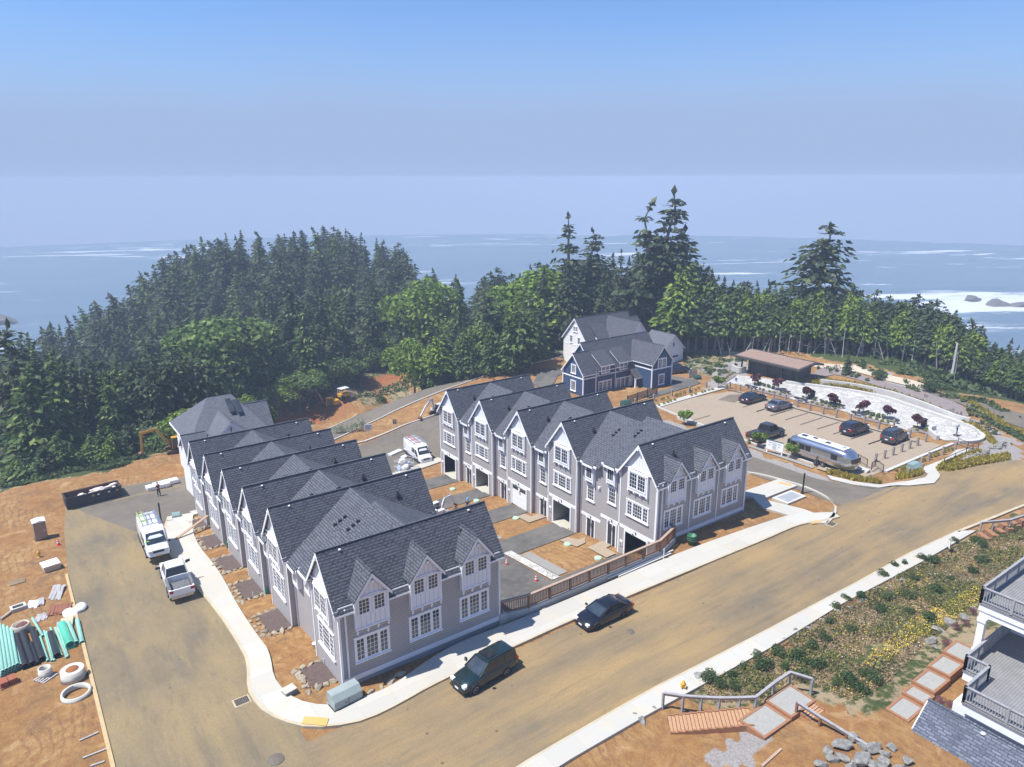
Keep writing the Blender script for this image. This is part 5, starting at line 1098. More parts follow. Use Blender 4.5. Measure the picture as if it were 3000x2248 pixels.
# cones
CO = mat('orange red cone plastic', (.62, .06, .03), rough=.45); CW = mat('white reflective band', (.8, .8, .8), rough=.4)
def cone(p, label):
    t = thing('traffic_cone', label, 'traffic cone', p, group='red traffic cones'); mb = MB(); mb.local = True; mb.box(-.19,.19,-.19,.19,0,.03); mb.lathe([(.15,.03),(.03,.66),(0,.66)], n=14); o = mb.build('cone_body', CO, t)
    for z0, z1 in ((.25,.36),(.46,.55)): mb = MB(); mb.local = True; f = lambda z: .15-.12*(z-.03)/.63+.006; mb.lathe([(f(z0), z0), (f(z1), z1)], n=14); mb.build('band', CW, o)
cone(gz_(1484.6,1656,-2.9), 'red traffic cone at the far end of the flagstone strip'); cone(gz_(1570.8,1705,-2.8), 'red traffic cone with white bands at the near end of the flagstone strip')
cone(gz_(171.5,1598,-2.6), 'red and white cone beside the portable toilet yard'); cone(gz_(2189,1355,-.6), 'red cone behind the far corner of the right townhouse row')
# utility boxes
TEAL = mat('pale green enamel', (.24, .34, .32), (.20, .29, .27), 2, .4); GRYB = mat('grey polymer concrete', (.30, .30, .28), (.22, .22, .21), 4, .8); DGRN = mat('dark green enamel', (.035, .085, .065), rough=.4); BLUEG = mat('blue grey enamel', (.30, .35, .33), (.26, .30, .29), 1.5, .4)
def cabinet(p, rz, w, d, h, m, label, name='utility_cabinet'):
    t = thing(name, label, 'utility box', p, rz); mb = MB(); mb.local = True; mb.box(-w/2,w/2,-d/2,d/2,0,h*.62); mb.slab([(-w/2,-d/2,h*.62),(-w/2,d/2,h*.62),(-w/2,d/2*.8,h),(-w/2,-d/2*.35,h)], (w,0,0)); mb.build('cabinet_body', m, t, bevel=.02)
    mb = MB(); mb.local = True; mb.box(-w/2-.05,w/2+.05,-d/2-.05,d/2+.05,-.15,.05); mb.build('plinth', GRYB, t)
    mb = MB(); mb.local = True; mb.box(-.015,.015,-d/2-.012,-d/2+.01,.06,h*.6); mb.box(-.2,-.16,-d/2-.04,-d/2,h*.3,h*.4); mb.build('door_seam', BLACKM, t)
cabinet((-.35,-1.05,-.2), R(5), 1.75, 1.0, .85, BLUEG, 'large pale blue-green utility cabinet at the corner of the near townhouses')
cabinet(gz_(517,1518,-3.3), R(-12), .75, .6, .55, TEAL, 'small green transformer box near the tall black pole on the left'); cabinet((61.7,-2.6,t1(61.7,-2.6)), R(0), 1.35, 1.0, .95, TEAL, 'pale green transformer box below the car park wall')
cabinet(gz_(1833,1192,-1.5), R(-5), 1.3, .9, .9, DGRN, 'dark green transformer box behind the right townhouse row by the slatted fence'); cabinet(gz_(2043,1112,-2), R(-20), 1.0, .8, .7, DGRN, 'dark green transformer box beside the blue house driveway')
p = gz_(848,2034,-.2); t = thing('meter_pit_box', 'squat grey ribbed utility box on the orange soil near the corner', 'utility box', p, R(10)); mb = MB(); mb.local = True
for k in range(5): mb.box(-.34-.01*(k%2),.34+.01*(k%2),-.26,.26,k*.065,k*.065+.06)
mb.build('base', GRYB, t); mb = MB(); mb.local = True; mb.box(-.37,.37,-.3,.3,.33,.4); mb.build('lid', CONC, t, bevel=.02)
# bucket and bins
p = gz_(923,1900,-.1); t = thing('paint_bucket', 'white paint bucket standing by the wall of the near townhouses', 'bucket', p); mb = MB(); mb.local = True; mb.lathe([(0,0),(.13,0),(.15,.36),(.16,.36),(.16,.4),(0,.38)], n=14); mb.build('bucket_body', WHITE, t); mb = MB(); mb.local = True; mb.tube([(-.16,0,.36),(-.1,-.1,.2),(.1,-.1,.2),(.16,0,.36)], .008, 4); mb.build('handle', STEEL, t)
BINM = mat('green plastic tub', (.03, .14, .07), rough=.5); p = (29.9,-.35,-.2); t = thing('plant_tubs', 'stack of dark green round plant tubs beside the fence corner', 'tubs', p); 
for k in range(3): mb = MB(); mb.local = True; mb.lathe([(0,.02),(.27,.02),(.36,.42),(.39,.42),(.39,.47),(.34,.47),(.28,.1),(0,.1)], (0,0,k*.17), 16); mb.build('tub', BINM, t)
# manholes, grates, tactile pads
IRON = mat('worn cast iron', (.10, .085, .07), (.17, .14, .10), 12, .7, bmp=.4); YEL = mat('worn yellow tactile paving', (.58, .33, .06), (.50, .36, .14), 5, .8)
for x, y, z, r, l_ in ((808,2228,-.3,.42,'round iron manhole cover at the bottom edge of the left street'),(1300+2122/3.881,1720+522/3.881,-.27,.26,'small round iron cover in the front road beside the black sedan')):
    u, v = G(x, y, z); z = t1(u, v)+.07; mb = MB(); mb.lathe([(0,.02),(r*.82,.02),(r*.85,.01),(r*.9,.02),(r,.02),(r,-.03)], (u,v,z), 24); tag(mb.build('manhole_cover', IRON, base=(u,v,z)), l_, 'manhole cover')
for x, y, l_ in ((708,2054,'slotted iron storm drain grate in the left street beside the pavement corner'),(2435,1537,'slotted iron storm drain grate in the road at the tip of the island')):
    u, v = G(x, y, -.3); z = t1(u, v)+.075; t = thing('storm_drain', l_, 'drain grate', (u,v,z), R(0 if x < 1000 else 6)); mb = MB(); mb.local = True; mb.box(-.46,.46,-.36,.36,-.06,.0); mb.build('drain_frame', KERB, t)
    mb = MB(); mb.local = True; mb.box(-.36,.36,-.27,.27,0,.012); mb.build('pit', DARK, t); mb = MB(); mb.local = True
    for k in range(9): mb.box(-.36+.72*k/8-.018,-.36+.72*k/8+.018,-.27,.27,.012,.03)
    for y_ in (-.27,-.09,.09,.25): mb.box(-.36,.36,y_-.015,y_+.015,.014,.032)
    mb.build('grate', IRON, t)
def pad(pts, z, m=YEL): return slab_px('tactile_paving', pts, z, .05, m)
pad(PQ(700,1500,2.551,[(490,1527),(672,1540),(652,1598),(468,1580)]), -.105)
# island beyond the right row: kerb, paths, soil
I = lambda pts: PQ(2180,1340,4.23,pts)
isl = [G(x, y, -.4) for x, y in I([(20,165),(180,190),(420,262),(690,350),(900,440),(1080,545),(1130,640),(1100,730),(1030,800)])]
isl = smoothpl(isl, 1); strip('kerb', isl, [(a-.25*(1 if i < len(isl)-6 else .4), b-.02*i) for i, (a, b) in enumerate(isl)], PAVE, .17, .4)
slab_px('pavement', I([(-60,440),(425,268),(660,350),(270,500),(240,520),(740,640),(1050,760),(1010,815),(800,815),(620,830),(470,870),(300,960),(-20,900),(400,760),(550,715),(240,625),(100,490),(-60,480)]), -.17, .3, PAVE)
slab_px('inspection_slab', I([(345,500),(585,405),(770,480),(540,575)]), -.12, .25, CONC); slab_px('inspection_slab', I([(405,497),(585,425),(715,478),(545,555)]), -.112, .02, mat('wet grey concrete', (.33, .34, .36), (.26, .27, .29), 1.5, .5))
pad(I([(440,300),(600,340),(580,358),(425,318)]), -.16); pad(I([(830,790),(930,770),(970,800),(850,825)]), -.16)
# black street poles
POLE = mat('black lamp post', (.012, .012, .014), rough=.35)
for b_, t_, z, l_ in (((2350.7,1446),(2342,1385),-.3,'tall bare black pole on the island between the two roads'),((473,1533),(458,1475),-3.2,'tall bare black pole behind the ladder van')):
    p = gz_(*b_, z); h = HZ(*t_, p)-p[2]; mb = MB(); mb.lathe([(.16,0),(.16,.12),(.08,.2),(.075,h-.1),(.085,h-.1),(.085,h),(0,h)], p, 12); tag(mb.build('street_pole', POLE, base=p), l_, 'pole')
# planted beds with boulders along the left street
BOUL = mat('tan basalt boulders', (.26, .215, .15), (.40, .34, .25), 2.2, .9, bmp=.7); BOUG = mat('grey basalt boulders', (.15, .145, .135), (.33, .315, .28), 3, .9, bmp=.9)
rnd = random.Random(3); protoB = []
for k in range(7): mb = MB(); mb.local = True; mb.blob((0,0,0), (1.15,.85,.66), k*5+1, .30, 3, cut=13); o = mb.build('boulder', BOUL); protoB.append(o.data); bpy.data.objects.remove(o)
protoG = []
for me_ in protoB: c = me_.copy(); c.materials[0] = BOUG; protoG.append(c)
def boulder(u, v, s, label, group, grey=False, dz=.15, flat=1.):
    o = bpy.data.objects.new('boulder', rnd.choice(protoG if grey else protoB)); COL.objects.link(o); o.location = (u, v, t1(u, v)+s*dz); o.rotation_euler = (rnd.uniform(-.2,.2), rnd.uniform(-.2,.2), rnd.uniform(0, 6.3)); k = s*rnd.uniform(.85, 1.15); o.scale = (k, k*rnd.uniform(.8,1.1), k*flat*rnd.uniform(.8,1.1)); tag(o, label, 'boulder', group)
BL = 'tan boulder edging a dark mulch bed along the left street'
beds = [(-1.75, 1.0, 3.4, .1), (-1.8, 8.7, 12.0, .1), (-1.75, 14.9, 18.3, .1), (-1.7, 20.9, 24.2, .1), (-1.65, 27.0, 30.3, .1), (-1.4, 32.6, 35.4, 0)]
for i, (u0, v0, v1, k) in enumerate(beds):
    drape('mulch_bed', [(u0+.3,v0+.1),(-.02,v0+.1),(-.02,v1-.1),(u0+.3,v1-.1)], MULCH, .09)
    P = [(u0+.1+rnd.uniform(-.12,.12), v0+(v1-v0)*j/5) for j in range(6)]+[(u0+.55+.5*j, v0-.02) for j in range(3)]+[(u0+.55+.5*j, v1+.05) for j in range(3)]
    for u, v in P: boulder(u, v, rnd.uniform(.22,.34), BL, 'boulders round the mulch beds')
    if i: 
        for j in range(4): boulder(u0-.25+rnd.uniform(-.1,.1), v0+.3+(v1-v0)*j/4, rnd.uniform(.18,.26), BL, 'boulders round the mulch beds')
for u in (1.2,1.9,2.6,3.3,5,5.8,7.1,8,9.2,10.1,10.7,11.9,12.7,13.4,14.4): boulder(u, -1.05+.28*(u > 3)+.05*math.sin(u*3)+(0.02*(u-4)), rnd.uniform(.2,.38), 'flat boulder between the front wall of the near townhouses and the pavement', 'boulders in front of the near row', flat=.7)
for i in range(5): cyl = gz_(*[(566,1535),(663,1606),(720,1685),(783,1740),(745,1700)][i], -2); mb = MB(); mb.cyl((.12,cyl[1],cyl[2]), (.12,cyl[1],cyl[2]+.55), .11, n=10); tag(mb.build('drain_riser', mat('jade green pipe', (.02, .22, .14), rough=.4) if i == 0 else bpy.data.materials['jade green pipe'], base=(.12,cyl[1],cyl[2])), 'short jade green drain pipe standing at the foot of the left gable walls', 'pipe', 'jade green risers by the gable walls')
a = gz_(516,1586,-2.6); b_ = gz_(619,1522,-2.2); mb = MB(); mb.beam((a[0],a[1],a[2]+.22), (.1,a[1]+1.6,t1(0,a[1]+1.6)+1.15), .28, .06); tag(mb.build('plank', mat('raw pine plank', (.42, .27, .17), (.36, .22, .13), 6, .8), base=(a[0],a[1],a[2])), 'long raw plank leaning from the pavement over a mulch bed to the wall', 'plank')
for x, y in ((950,1950),(660,1590),(1025,2003),(742,1752)): p = gz_(x, y, -1); mb = MB(); mb.cyl(p, (p[0],p[1],p[2]+.5), .025, n=6); tag(mb.build('pipe_stub', WP, base=p), 'thin white pipe stub standing in a mulch bed', 'pipe', 'white pipe stubs in the beds')
# portable toilet
p = gz_(122,1578,-3); t = thing('portable_toilet', 'tan portable toilet with a white roof on the orange soil', 'portable toilet', p, R(4)); TOI = mat('tan plastic panels', (.33, .24, .17), (.29, .21, .15), 2, .6)
mb = MB(); mb.local = True; mb.box(-.5,.5,-.5,.5,.1,1.85)
for x in (-.3,0,.3): mb.box(x-.03,x+.03,-.515,-.5,.15,1.8)
mb.build('cabin', TOI, t, bevel=.02); mb = MB(); mb.local = True; mb.box(-.4,.4,-.525,-.5,.14,1.75); mb.build('door', TOI, t); mb = MB(); mb.local = True; mb.box(.28,.34,-.55,-.52,.9,1.05); mb.build('latch', WHITE, t)
mb = MB(); mb.local = True; mb.slab([(-.54,-.54,1.85),(.54,-.54,1.85),(.54,.54,1.85),(-.54,.54,1.85)][::-1], (0,0,.06)); mb.slab([(-.54,-.54,1.91),(0,-.54,2.02),(.54,-.54,1.91)], (0,1.08,0)); mb.build('roof', WHITE, t); mb = MB(); mb.local = True; mb.box(-.55,.55,-.55,.55,0,.1); mb.build('skid', BLACKM, t)
# skip with rubble
DCONT = mat('navy blue skip steel', (.018, .022, .032), (.03, .034, .042), 3, .6); RUST = mat('rusty inner steel', (.16, .06, .04), (.10, .04, .03), 4, .8)
a = np.array(gz_(198,1497,-4.3)); c = np.array(gz_(360,1455,-4.4)); d = c-a; L_ = math.hypot(d[0], d[1]); ang = math.atan2(d[1], d[0]); t = thing('skip', 'long dark blue open skip full of white rubble at the end of the left street', 'skip', tuple(a), ang); W_ = 1.75; H_ = 1.35
mb = MB(); mb.local = True
mb.box(0,L_,0,.06,.12,H_); mb.box(0,L_,W_-.06,W_,.12,H_); mb.box(0,.06,.06,W_-.06,.12,H_); mb.box(L_-.06,L_,.06,W_-.06,.12,H_); mb.box(.06,L_-.06,.06,W_-.06,.12,.2)
for k in range(11): x = .1+(L_-.3)*k/10; mb.box(x,x+.1,-.07,0,.12,H_-.1); mb.box(x,x+.1,W_,W_+.07,.12,H_-.1)
mb.box(-.05,L_+.05,-.09,0.0,H_-.1,H_+.02); mb.box(-.05,L_+.05,W_,W_+.09,H_-.1,H_+.02); mb.box(-.04,0,0,W_,H_-.1,H_+.02); mb.box(L_,L_+.04,0,W_,H_-.1,H_+.02); mb.build('skip_body', DCONT, t)
mb = MB(); mb.local = True; mb.box(.07,L_-.07,W_-.075,W_-.062,.2,H_); mb.box(.062,.075,.07,W_-.07,.2,H_); mb.box(L_-.075,L_-.062,.07,W_-.07,.2,H_); mb.build('lining', RUST, t)
for k in (.2,.8): mb = MB(); mb.local = True; mb.cyl((L_*k,.1,.07),(L_*k,W_-.1,.07),.1); mb.build('roller', BLACKM, t)
for x, m_ in ((2.4, YEL), (2.9, CW), (3.9, CW), (4.7, YEL)): mb = MB(); mb.local = True; mb.box(x,x+.22,-.085,-.075,H_-.42,H_-.26); mb.build('sticker', m_, t)
RUB = mat('white plaster rubble', (.72, .66, .62), (.55, .47, .42), 3, .9); Mz = Matrix.Translation(a) @ Matrix.Rotation(ang, 4, 'Z')
for k in range(26):
    fx = rnd.random()**.6; q = Mz @ Vector((.4+(L_-.9)*fx, rnd.uniform(.3, W_-.35), .75+.55*fx+rnd.uniform(-.1,.12))); mb = MB(); mb.blob(tuple(q), (rnd.uniform(.2,.42), rnd.uniform(.18,.32), rnd.uniform(.12,.2)), k, .4, 1); tag(mb.build('rubble_chunk', RUB, base=tuple(q)), 'chunk of white plaster rubble in the dark blue skip', 'rubble', 'rubble in the skip')
# wrapped bundles beside the person
WRAP = mat('white wrap film', (.74, .74, .74), (.62, .62, .62), 3, .4, bmp=.2)
for (x, y, l_, w_, rz, lab) in ((467,1435,2.4,1.0,4,'white wrapped timber bundle lying in front of the person, nearer one'),(490,1425,2.6,.9,6,'white wrapped timber bundle lying behind, with brown ends')):
    p = gz_(x, y, -4.4); mb = MB(); mb.at(p, R(rz)); mb.box(-l_/2,l_/2,0,w_,.1,.5); [mb.box(-l_/2+.3+k*.8,-l_/2+.4+k*.8,-.01,w_+.01,.0,.515) for k in range(3)]; tag(mb.build('wrapped_bundle', WRAP, base=p, rz=R(rz), bevel=.03), lab, 'bundle')
# building materials on the left
LUM = mat('grey weathered boards', (.42, .40, .38), (.30, .29, .28), 5, .85); LUMR = mat('red brown boards', (.27, .10, .05), (.20, .08, .045), 5, .85); LUMW = mat('cream boards', (.52, .47, .33), (.45, .40, .28), 4, .8)
z0 = -1.6; Z = lambda pts: PQ(0,1600,2.5587,pts)
def boards(p0, p1, n, wd, length_dir, m, label, group, z, layers=1, jit=.15, th=.06, L_=None):
    a = np.array(G(*p0, z)); b_ = np.array(G(*p1, z)); dd = np.array([math.cos(length_dir), math.sin(length_dir)]); nn = np.array([-dd[1], dd[0]])
    for j in range(layers):
        for i in range(n):
            c = a+(b_-a)*(i+.5)/n+dd*rnd.uniform(-jit, jit); l = (L_ or 1.8)*rnd.uniform(.85, 1.1); mb = MB(); zz = t1(c[0], c[1])+.03+j*(th+.01); ang = length_dir+rnd.uniform(-.07,.07)
            mb.at((c[0], c[1], zz), ang); mb.box(-l/2, l/2, -wd/2, wd/2, 0, th); tag(mb.build('board', m, base=(c[0], c[1], zz), rz=ang), label, 'board', group)
boards(*Z([(365,260),(455,270)]), 4, .2, R(78), LUM, 'long pale grey board in the pile nearest the cream crate', 'long pale grey boards', -1.7, 2, L_=2.3)
boards(*Z([(190,360),(270,350)]), 4, .16, R(80), CW, 'short white and red scrap board in a loose pile', 'white scrap boards', -1.7, L_=1.2); boards(*Z([(272,340),(315,340)]), 4, .12, R(84), LUM, 'short grey board in the small neat stack', 'short grey boards upper stack', -1.7, 2, L_=1.1)
boards(*Z([(348,420),(520,400)]), 7, .2, R(75), LUMR, 'red brown board in the rusty coloured pile', 'red brown boards', -1.6, 2, L_=1.4); boards(*Z([(250,480),(345,460)]), 6, .13, R(76), LUM, 'short grey board in the lower stack', 'short grey boards lower stack', -1.6, 1, L_=1.0)
boards(*Z([(415,570),(440,560)]), 2, .13, R(83), LUM, 'narrow pale board beside the cream sheets', 'narrow pale boards', -1.45, 2, L_=1.5); boards(*Z([(455,545),(530,530)]), 2, .42, R(83), LUMW, 'cream sheet board beside the white tarpaulin', 'cream sheet boards', -1.45, 3, L_=1.8)
p = gz_(*Z([(575,495)])[0], -1.4); mb = MB(); mb.blob((p[0],p[1],p[2]+.12), (.5,.75,.28), 12, .55, 3, .1); tag(mb.build('tarpaulin', WRAP, base=p), 'crumpled white tarpaulin heap at the edge of the left street', 'tarpaulin')
p = gz_(*Z([(385,175)])[0], -1.8); t = thing('crate', 'cream crate with a white lid beside the left street', 'crate', p, R(10)); mb = MB(); mb.local = True; mb.box(-.6,.6,-.55,.55,.1,.55); mb.build('crate_body', LUMW, t); mb = MB(); mb.local = True; mb.box(-.64,.64,-.6,.6,.55,.64); mb.build('lid', WHITE, t); mb = MB(); mb.local = True; [mb.box(-.6,.6,y-.06,y+.06,0,.1) for y in (-.45,0,.45)]; mb.build('skid', LUMR, t)
p = gz_(*Z([(130,275)])[0], -1.8); mb = MB(); mb.at(p, R(4)); mb.box(-.55,.55,-.4,.4,.03,.1); tag(mb.build('plywood_sheet', mat('stained plywood', (.24,.17,.10),(.18,.125,.07),3,.85), base=p, rz=R(4)), 'brown plywood sheet lying alone on the orange soil', 'plywood')
p = gz_(*Z([(140,475)])[0], -1.5); t = thing('drain_surround', 'small rectangular concrete drain frame with two slots', 'concrete frame', p, R(8)); mb = MB(); mb.local = True
for a_ in ((-.5,.5,-.35,-.2),(-.5,.5,.2,.35),(-.5,-.35,-.2,.2),(.35,.5,-.2,.2)): mb.box(*a_,0,.3)
mb.build('kerb_frame', CONC, t); mb = MB(); mb.local = True; mb.box(-.35,.35,-.2,.2,.02,.12); mb.build('pit', DARK, t)
BLKP = mat('black corrugated pipe', (.02, .021, .023), rough=.5); WIREG = mat('milky plastic', (.45, .40, .33), (.38, .33, .27), 3, .6)
p = gz_(*Z([(165,640)])[0], -1.35); t = thing('bulk_sack', 'milky open-topped bulk tank full of brown scraps', 'tank', p); mb = MB(); mb.local = True; mb.lathe([(.0,0),(.55,0),(.6,.1),(.58,.6),(.5,.62),(.5,.2),(0,.2)], n=10); mb.build('tank_body', WIREG, t); mb = MB(); mb.local = True; mb.blob((0,0,.42), (.42,.42,.12), 3, .4, 2); mb.build('scraps', RUST, t)
def pipe(p0, p1, z, r, m, label, group, lift=0):
    a = gz_(*Z([p0])[0], z); b_ = gz_(*Z([p1])[0], z); a = Vector(a)+Vector((0,0,r+lift)); b_ = Vector(b_)+Vector((0,0,r+lift)); d = (b_-a).normalized(); mb = MB()
    x = d.orthogonal().normalized(); y = d.cross(x); n_ = 14; P = []
    for c, rr in ((a, r), (b_-d*.12, r), (b_-d*.12, r*1.12), (b_, r*1.12), (b_, r*.9), (b_-d*.5, r*.85)): P += [tuple(c+(x*math.cos(k*2*PI/n_)+y*math.sin(k*2*PI/n_))*rr) for k in range(n_)]
    mb.p(P, [(i*n_+k, i*n_+(k+1) % n_, (i+1)*n_+(k+1) % n_, (i+1)*n_+k) for i in range(5) for k in range(n_)], True); mb.p(P[5*n_:], [tuple(range(n_))]); mb.p(P[:n_], [tuple(range(n_-1,-1,-1))]); tag(mb.build('pipe', m, base=tuple(a)), label, 'pipe', group)
for i in range(3):
    for j in range(6-(i > 1)): pipe((-45+j*28+i*12, 610+j*12+0), (20+j*27+i*6, 985-j*13), -1.2, .095, MINT, 'mint green pipe in the strapped bundle at the left edge', 'mint green pipes in the bundle', i*.17)
for p0, p1, r, l_ in (((120,690),(195,925),.2,'leftmost of the big black pipes next to the mint bundle'),((170,668),(250,905),.2,'second big black pipe from the mint bundle'),((232,740),(285,895),.13,'thinner short black pipe between the big ones'),((245,640),(322,870),.2,'big black pipe right of the thin black one'),((382,670),(432,845),.2,'short black pipe between thin mint pipes')): pipe(p0, p1, -1.2, r, BLKP, l_, 'black pipes')
for p0, p1, r in (((245,550),(325,685),.09),((302,690),(362,872),.09),((335,645),(395,870),.08),((380,620),(465,830),.07),((415,620),(505,845),.08),((440,620),(512,835),.07),((350,650),(410,868),.07)): pipe(p0, p1, -1.2, r, MINT, 'thin mint green pipe lying loose among the black pipes', 'thin loose mint green pipes')
for p0, p1, r, l_ in (((470,612),(533,770),.27,'widest green pipe, with an open near end'),((515,590),(575,745),.16,'medium green pipe just right of the widest one'),((582,570),(620,740),.15,'rightmost green pipe touching the timber edge of the street')): pipe(p0, p1, -1.2, r, mat('sea green pipe', (.10,.50,.33), rough=.4) if r > .2 else MINT, l_, 'wide green pipes')
pipe((5,560),(85,500),-1.4,.1,WIREG,'curved tan hose end near the left edge of the photo','hoses')
def ring(p, r, h, th, label, lid=False):
    t = thing('concrete_ring', label, 'concrete ring', p); mb = MB(); mb.local = True; mb.lathe([(r-th,0),(r,0),(r,h*.6),(r-.02,h*.62),(r-.02,h),(r-th,h),(r-th,0)], n=30); mb.build('ring_body', CONC, t)
    if lid: mb = MB(); mb.local = True; mb.lathe([(0,h+.02),(.34,h+.02),(.36,h-.02)], n=20); mb.build('rusty_lid', mat('rust', (.30,.11,.03),(.24,.09,.03),5,.9), t); mb = MB(); mb.local = True; mb.lathe([(.36,h-.01),(r-th+.01,h-.01)], n=30); mb.build('cover_slab', CONC, t)
ring(gz_(*Z([(345,975)])[0], -1.), .38, .62, .09, 'narrow concrete ring standing on a pallet'); ring(gz_(*Z([(555,995)])[0], -1.), .68, .72, .1, 'wide concrete ring capped with a rusty lid', True); ring(gz_(*Z([(575,1120)])[0], -.9), .82, .3, .14, 'low wide concrete ring lying open on the soil')
def pallet(p, rz, label, m=LUM):
    mb = MB(); mb.at(p, rz); [mb.box(-.5,.5,y-.05,y+.05,.08,.11) for y in (-.4,-.2,0,.2,.4)]; [mb.box(x-.05,x+.05,-.45,.45,0,.08) for x in (-.42,0,.42)]; tag(mb.build('pallet', m, base=p, rz=rz), label, 'pallet')
pallet(gz_(*Z([(345,990)])[0], -1.), R(35), 'grey pallet under the narrow concrete ring')
p = gz_(*Z([(65,1035)])[0], -.9); pallet(p, R(12), 'pallet of rust red bricks at the left edge', LUMR)
for k in range(2):
    for i in range(2): mb = MB(); mb.at((p[0],p[1],p[2]), R(12)); mb.box(-.45+i*.46,-.03+i*.46,-.35,.3,.12+k*.16,.26+k*.16); tag(mb.build('brick_stack', mat('red bricks',(.33,.10,.045),(.24,.08,.04),8,.9) if k+i == 0 else bpy.data.materials['red bricks'], base=p, rz=R(12)), 'rust red brick block on the pallet at the left edge', 'bricks', 'brick blocks on the pallet')
for p0, p1 in (((595,1465),(740,1400)),((622,1595),(800,1525)),((680,1655),(785,1620))): a = gz_(*Z([p0])[0], -.4); b_ = gz_(*Z([p1])[0], -.4); mb = MB(); mb.beam((a[0],a[1],a[2]+.05),(b_[0],b_[1],b_[2]+.05),.1,.05); tag(mb.build('stake', LUM, base=a), 'thin wooden stake lying on the bare soil at the lower left', 'stake', 'stakes on the soil at the lower left')
def hydrant(p, label):
    m = bpy.data.materials.get('hydrant yellow') or mat('hydrant yellow', (.62, .36, .03), rough=.45); t = thing('fire_hydrant', label, 'fire hydrant', p); mb = MB(); mb.local = True; mb.lathe([(.17,0),(.17,.05),(.1,.06),(.1,.42),(.14,.43),(.14,.47),(.12,.5),(.09,.6),(.03,.65),(.03,.7),(0,.7)], n=14); mb.build('hydrant_body', m, t)
    for a_ in (0, PI/2, PI, 3*PI/2): mb = MB(); mb.local = True; mb.cyl((math.cos(a_)*.08, math.sin(a_)*.08,.33),(math.cos(a_)*.2, math.sin(a_)*.2,.33),.055,n=8); mb.build('outlet_cap', m, t)
hydrant(gz_(2001,2023,-.1), 'yellow fire hydrant at the head of the timber stairs'); hydrant(gz_(115,1633,-2.2), 'yellow fire hydrant on the soil near the cream crate')
# timber stairs, landings and gravel steps on the bank
RW = mat('fresh redwood timber', (.34, .165, .08), (.25, .115, .055), 5, .8); RWL = mat('sunlit redwood tread', (.46, .27, .15), (.38, .21, .11), 6, .8); RWD = mat('shade-painted redwood riser', (.12, .055, .03), rough=.9); GRITM = mat('compacted grit', (.27, .27, .25), (.36, .34, .30), 8, 1, bmp=.5); GRRAIL = mat('grey weathered handrail', (.25, .24, .24), (.36, .35, .36), 4, .7)  # redwood treads coloured as if sunlit, risers darkened to paint the nosing shadow
t = thing('timber_stairs', 'redwood box stairs with gravel landings climbing from the pavement', 'stairs', (17, -15, .2))
def boxframe(parent, u0, u1, v0, v1, z, zb=None, nm='landing'):
    mb = MB(); h = .32; w_ = .14; zb = z-h if zb is None else zb
    for a_ in ((u0,u1,v0,v0+w_),(u0,u1,v1-w_,v1),(u0,u0+w_,v0+w_,v1-w_),(u1-w_,u1,v0+w_,v1-w_)): mb.box(*a_, zb, z)
    o = mb.build(nm, RW, parent); mb = MB(); mb.box(u0+w_,u1-w_,v0+w_,v1-w_,zb,z-.03); mb.build('grit_fill', GRITM, o)
# flight from the pavement (runs diagonally) to landing one
n_ = 11; a = Vector((13.6,-12.75,-.2)); e = Vector((16.9,-15.55,.62)); d = (e-a)/n_; dh = Vector((d.x, d.y, 0)); nr = Vector((d.y,-d.x,0)).normalized(); tw = 1.2
def stepset(p, dh, nr, tw, z, low):
    """one step: two tread boards with a gap, a dark riser and the two cheeks"""
    mb = MB()
    for f0, f1 in ((.02,.44),(.52,.96)): q0 = p+dh*f0; q1 = p+dh*f1; mb.slab([(q0.x,q0.y,z-.05),(q0.x+nr.x*tw,q0.y+nr.y*tw,z-.05),(q1.x+nr.x*tw,q1.y+nr.y*tw,z-.05),(q1.x,q1.y,z-.05)], (0,0,.05))
    st = mb.build('tread', RWL, t); mb = MB(); q1 = p+dh; mb.slab([(p.x,p.y,low),(p.x+nr.x*tw,p.y+nr.y*tw,low),(q1.x+nr.x*tw,q1.y+nr.y*tw,low),(q1.x,q1.y,low)], (0,0,z-.055-low)); mb.build('riser', RWD, st)
    mb = MB()
    for w0 in (-.1, tw): mb.slab([(p.x+nr.x*w0,p.y+nr.y*w0,low),(p.x+nr.x*(w0+.1),p.y+nr.y*(w0+.1),low),(q1.x+nr.x*(w0+.1),q1.y+nr.y*(w0+.1),low),(q1.x+nr.x*w0,q1.y+nr.y*w0,low)], (0,0,z+.06-low))
    mb.build('cheek_board', RW, st)
for i in range(n_): p = a+d*i; stepset(p, dh, nr, tw, p.z+.08, -.5)
boxframe(t, 15.75, 18.0, -17.4, -15.75, .66, -.2); boxframe(t, 18.02, 20.3, -17.42, -15.72, .8, -.2)
for i in range(6): stepset(Vector((18.85,-17.45-i*.3,0)), Vector((0,-.3,0)), Vector((1,0,0)), 1.2, .72-.05*i, 0)
boxframe(t, 18.9, 20.2, -20.2, -19.05, .45, -.2); boxframe(t, 18.9, 20.2, -21.4, -20.22, .4, -.2)
# long path of gravel boxes below the decks
t = thing('gravel_steps', 'path of redwood framed gravel steps running along under the decks', 'steps', (25, -20.6, .8))
us = [20.6, 21.6, 22.4, 24.2, 25.35, 27.2, 29.0, 30.8]
for i, (u0, u1) in enumerate(zip(us, us[1:])): boxframe(t, u0, u1-.02, -21.45+.05*i, -20.2+.05*i, .75+.16*i, .2, 'step_frame')
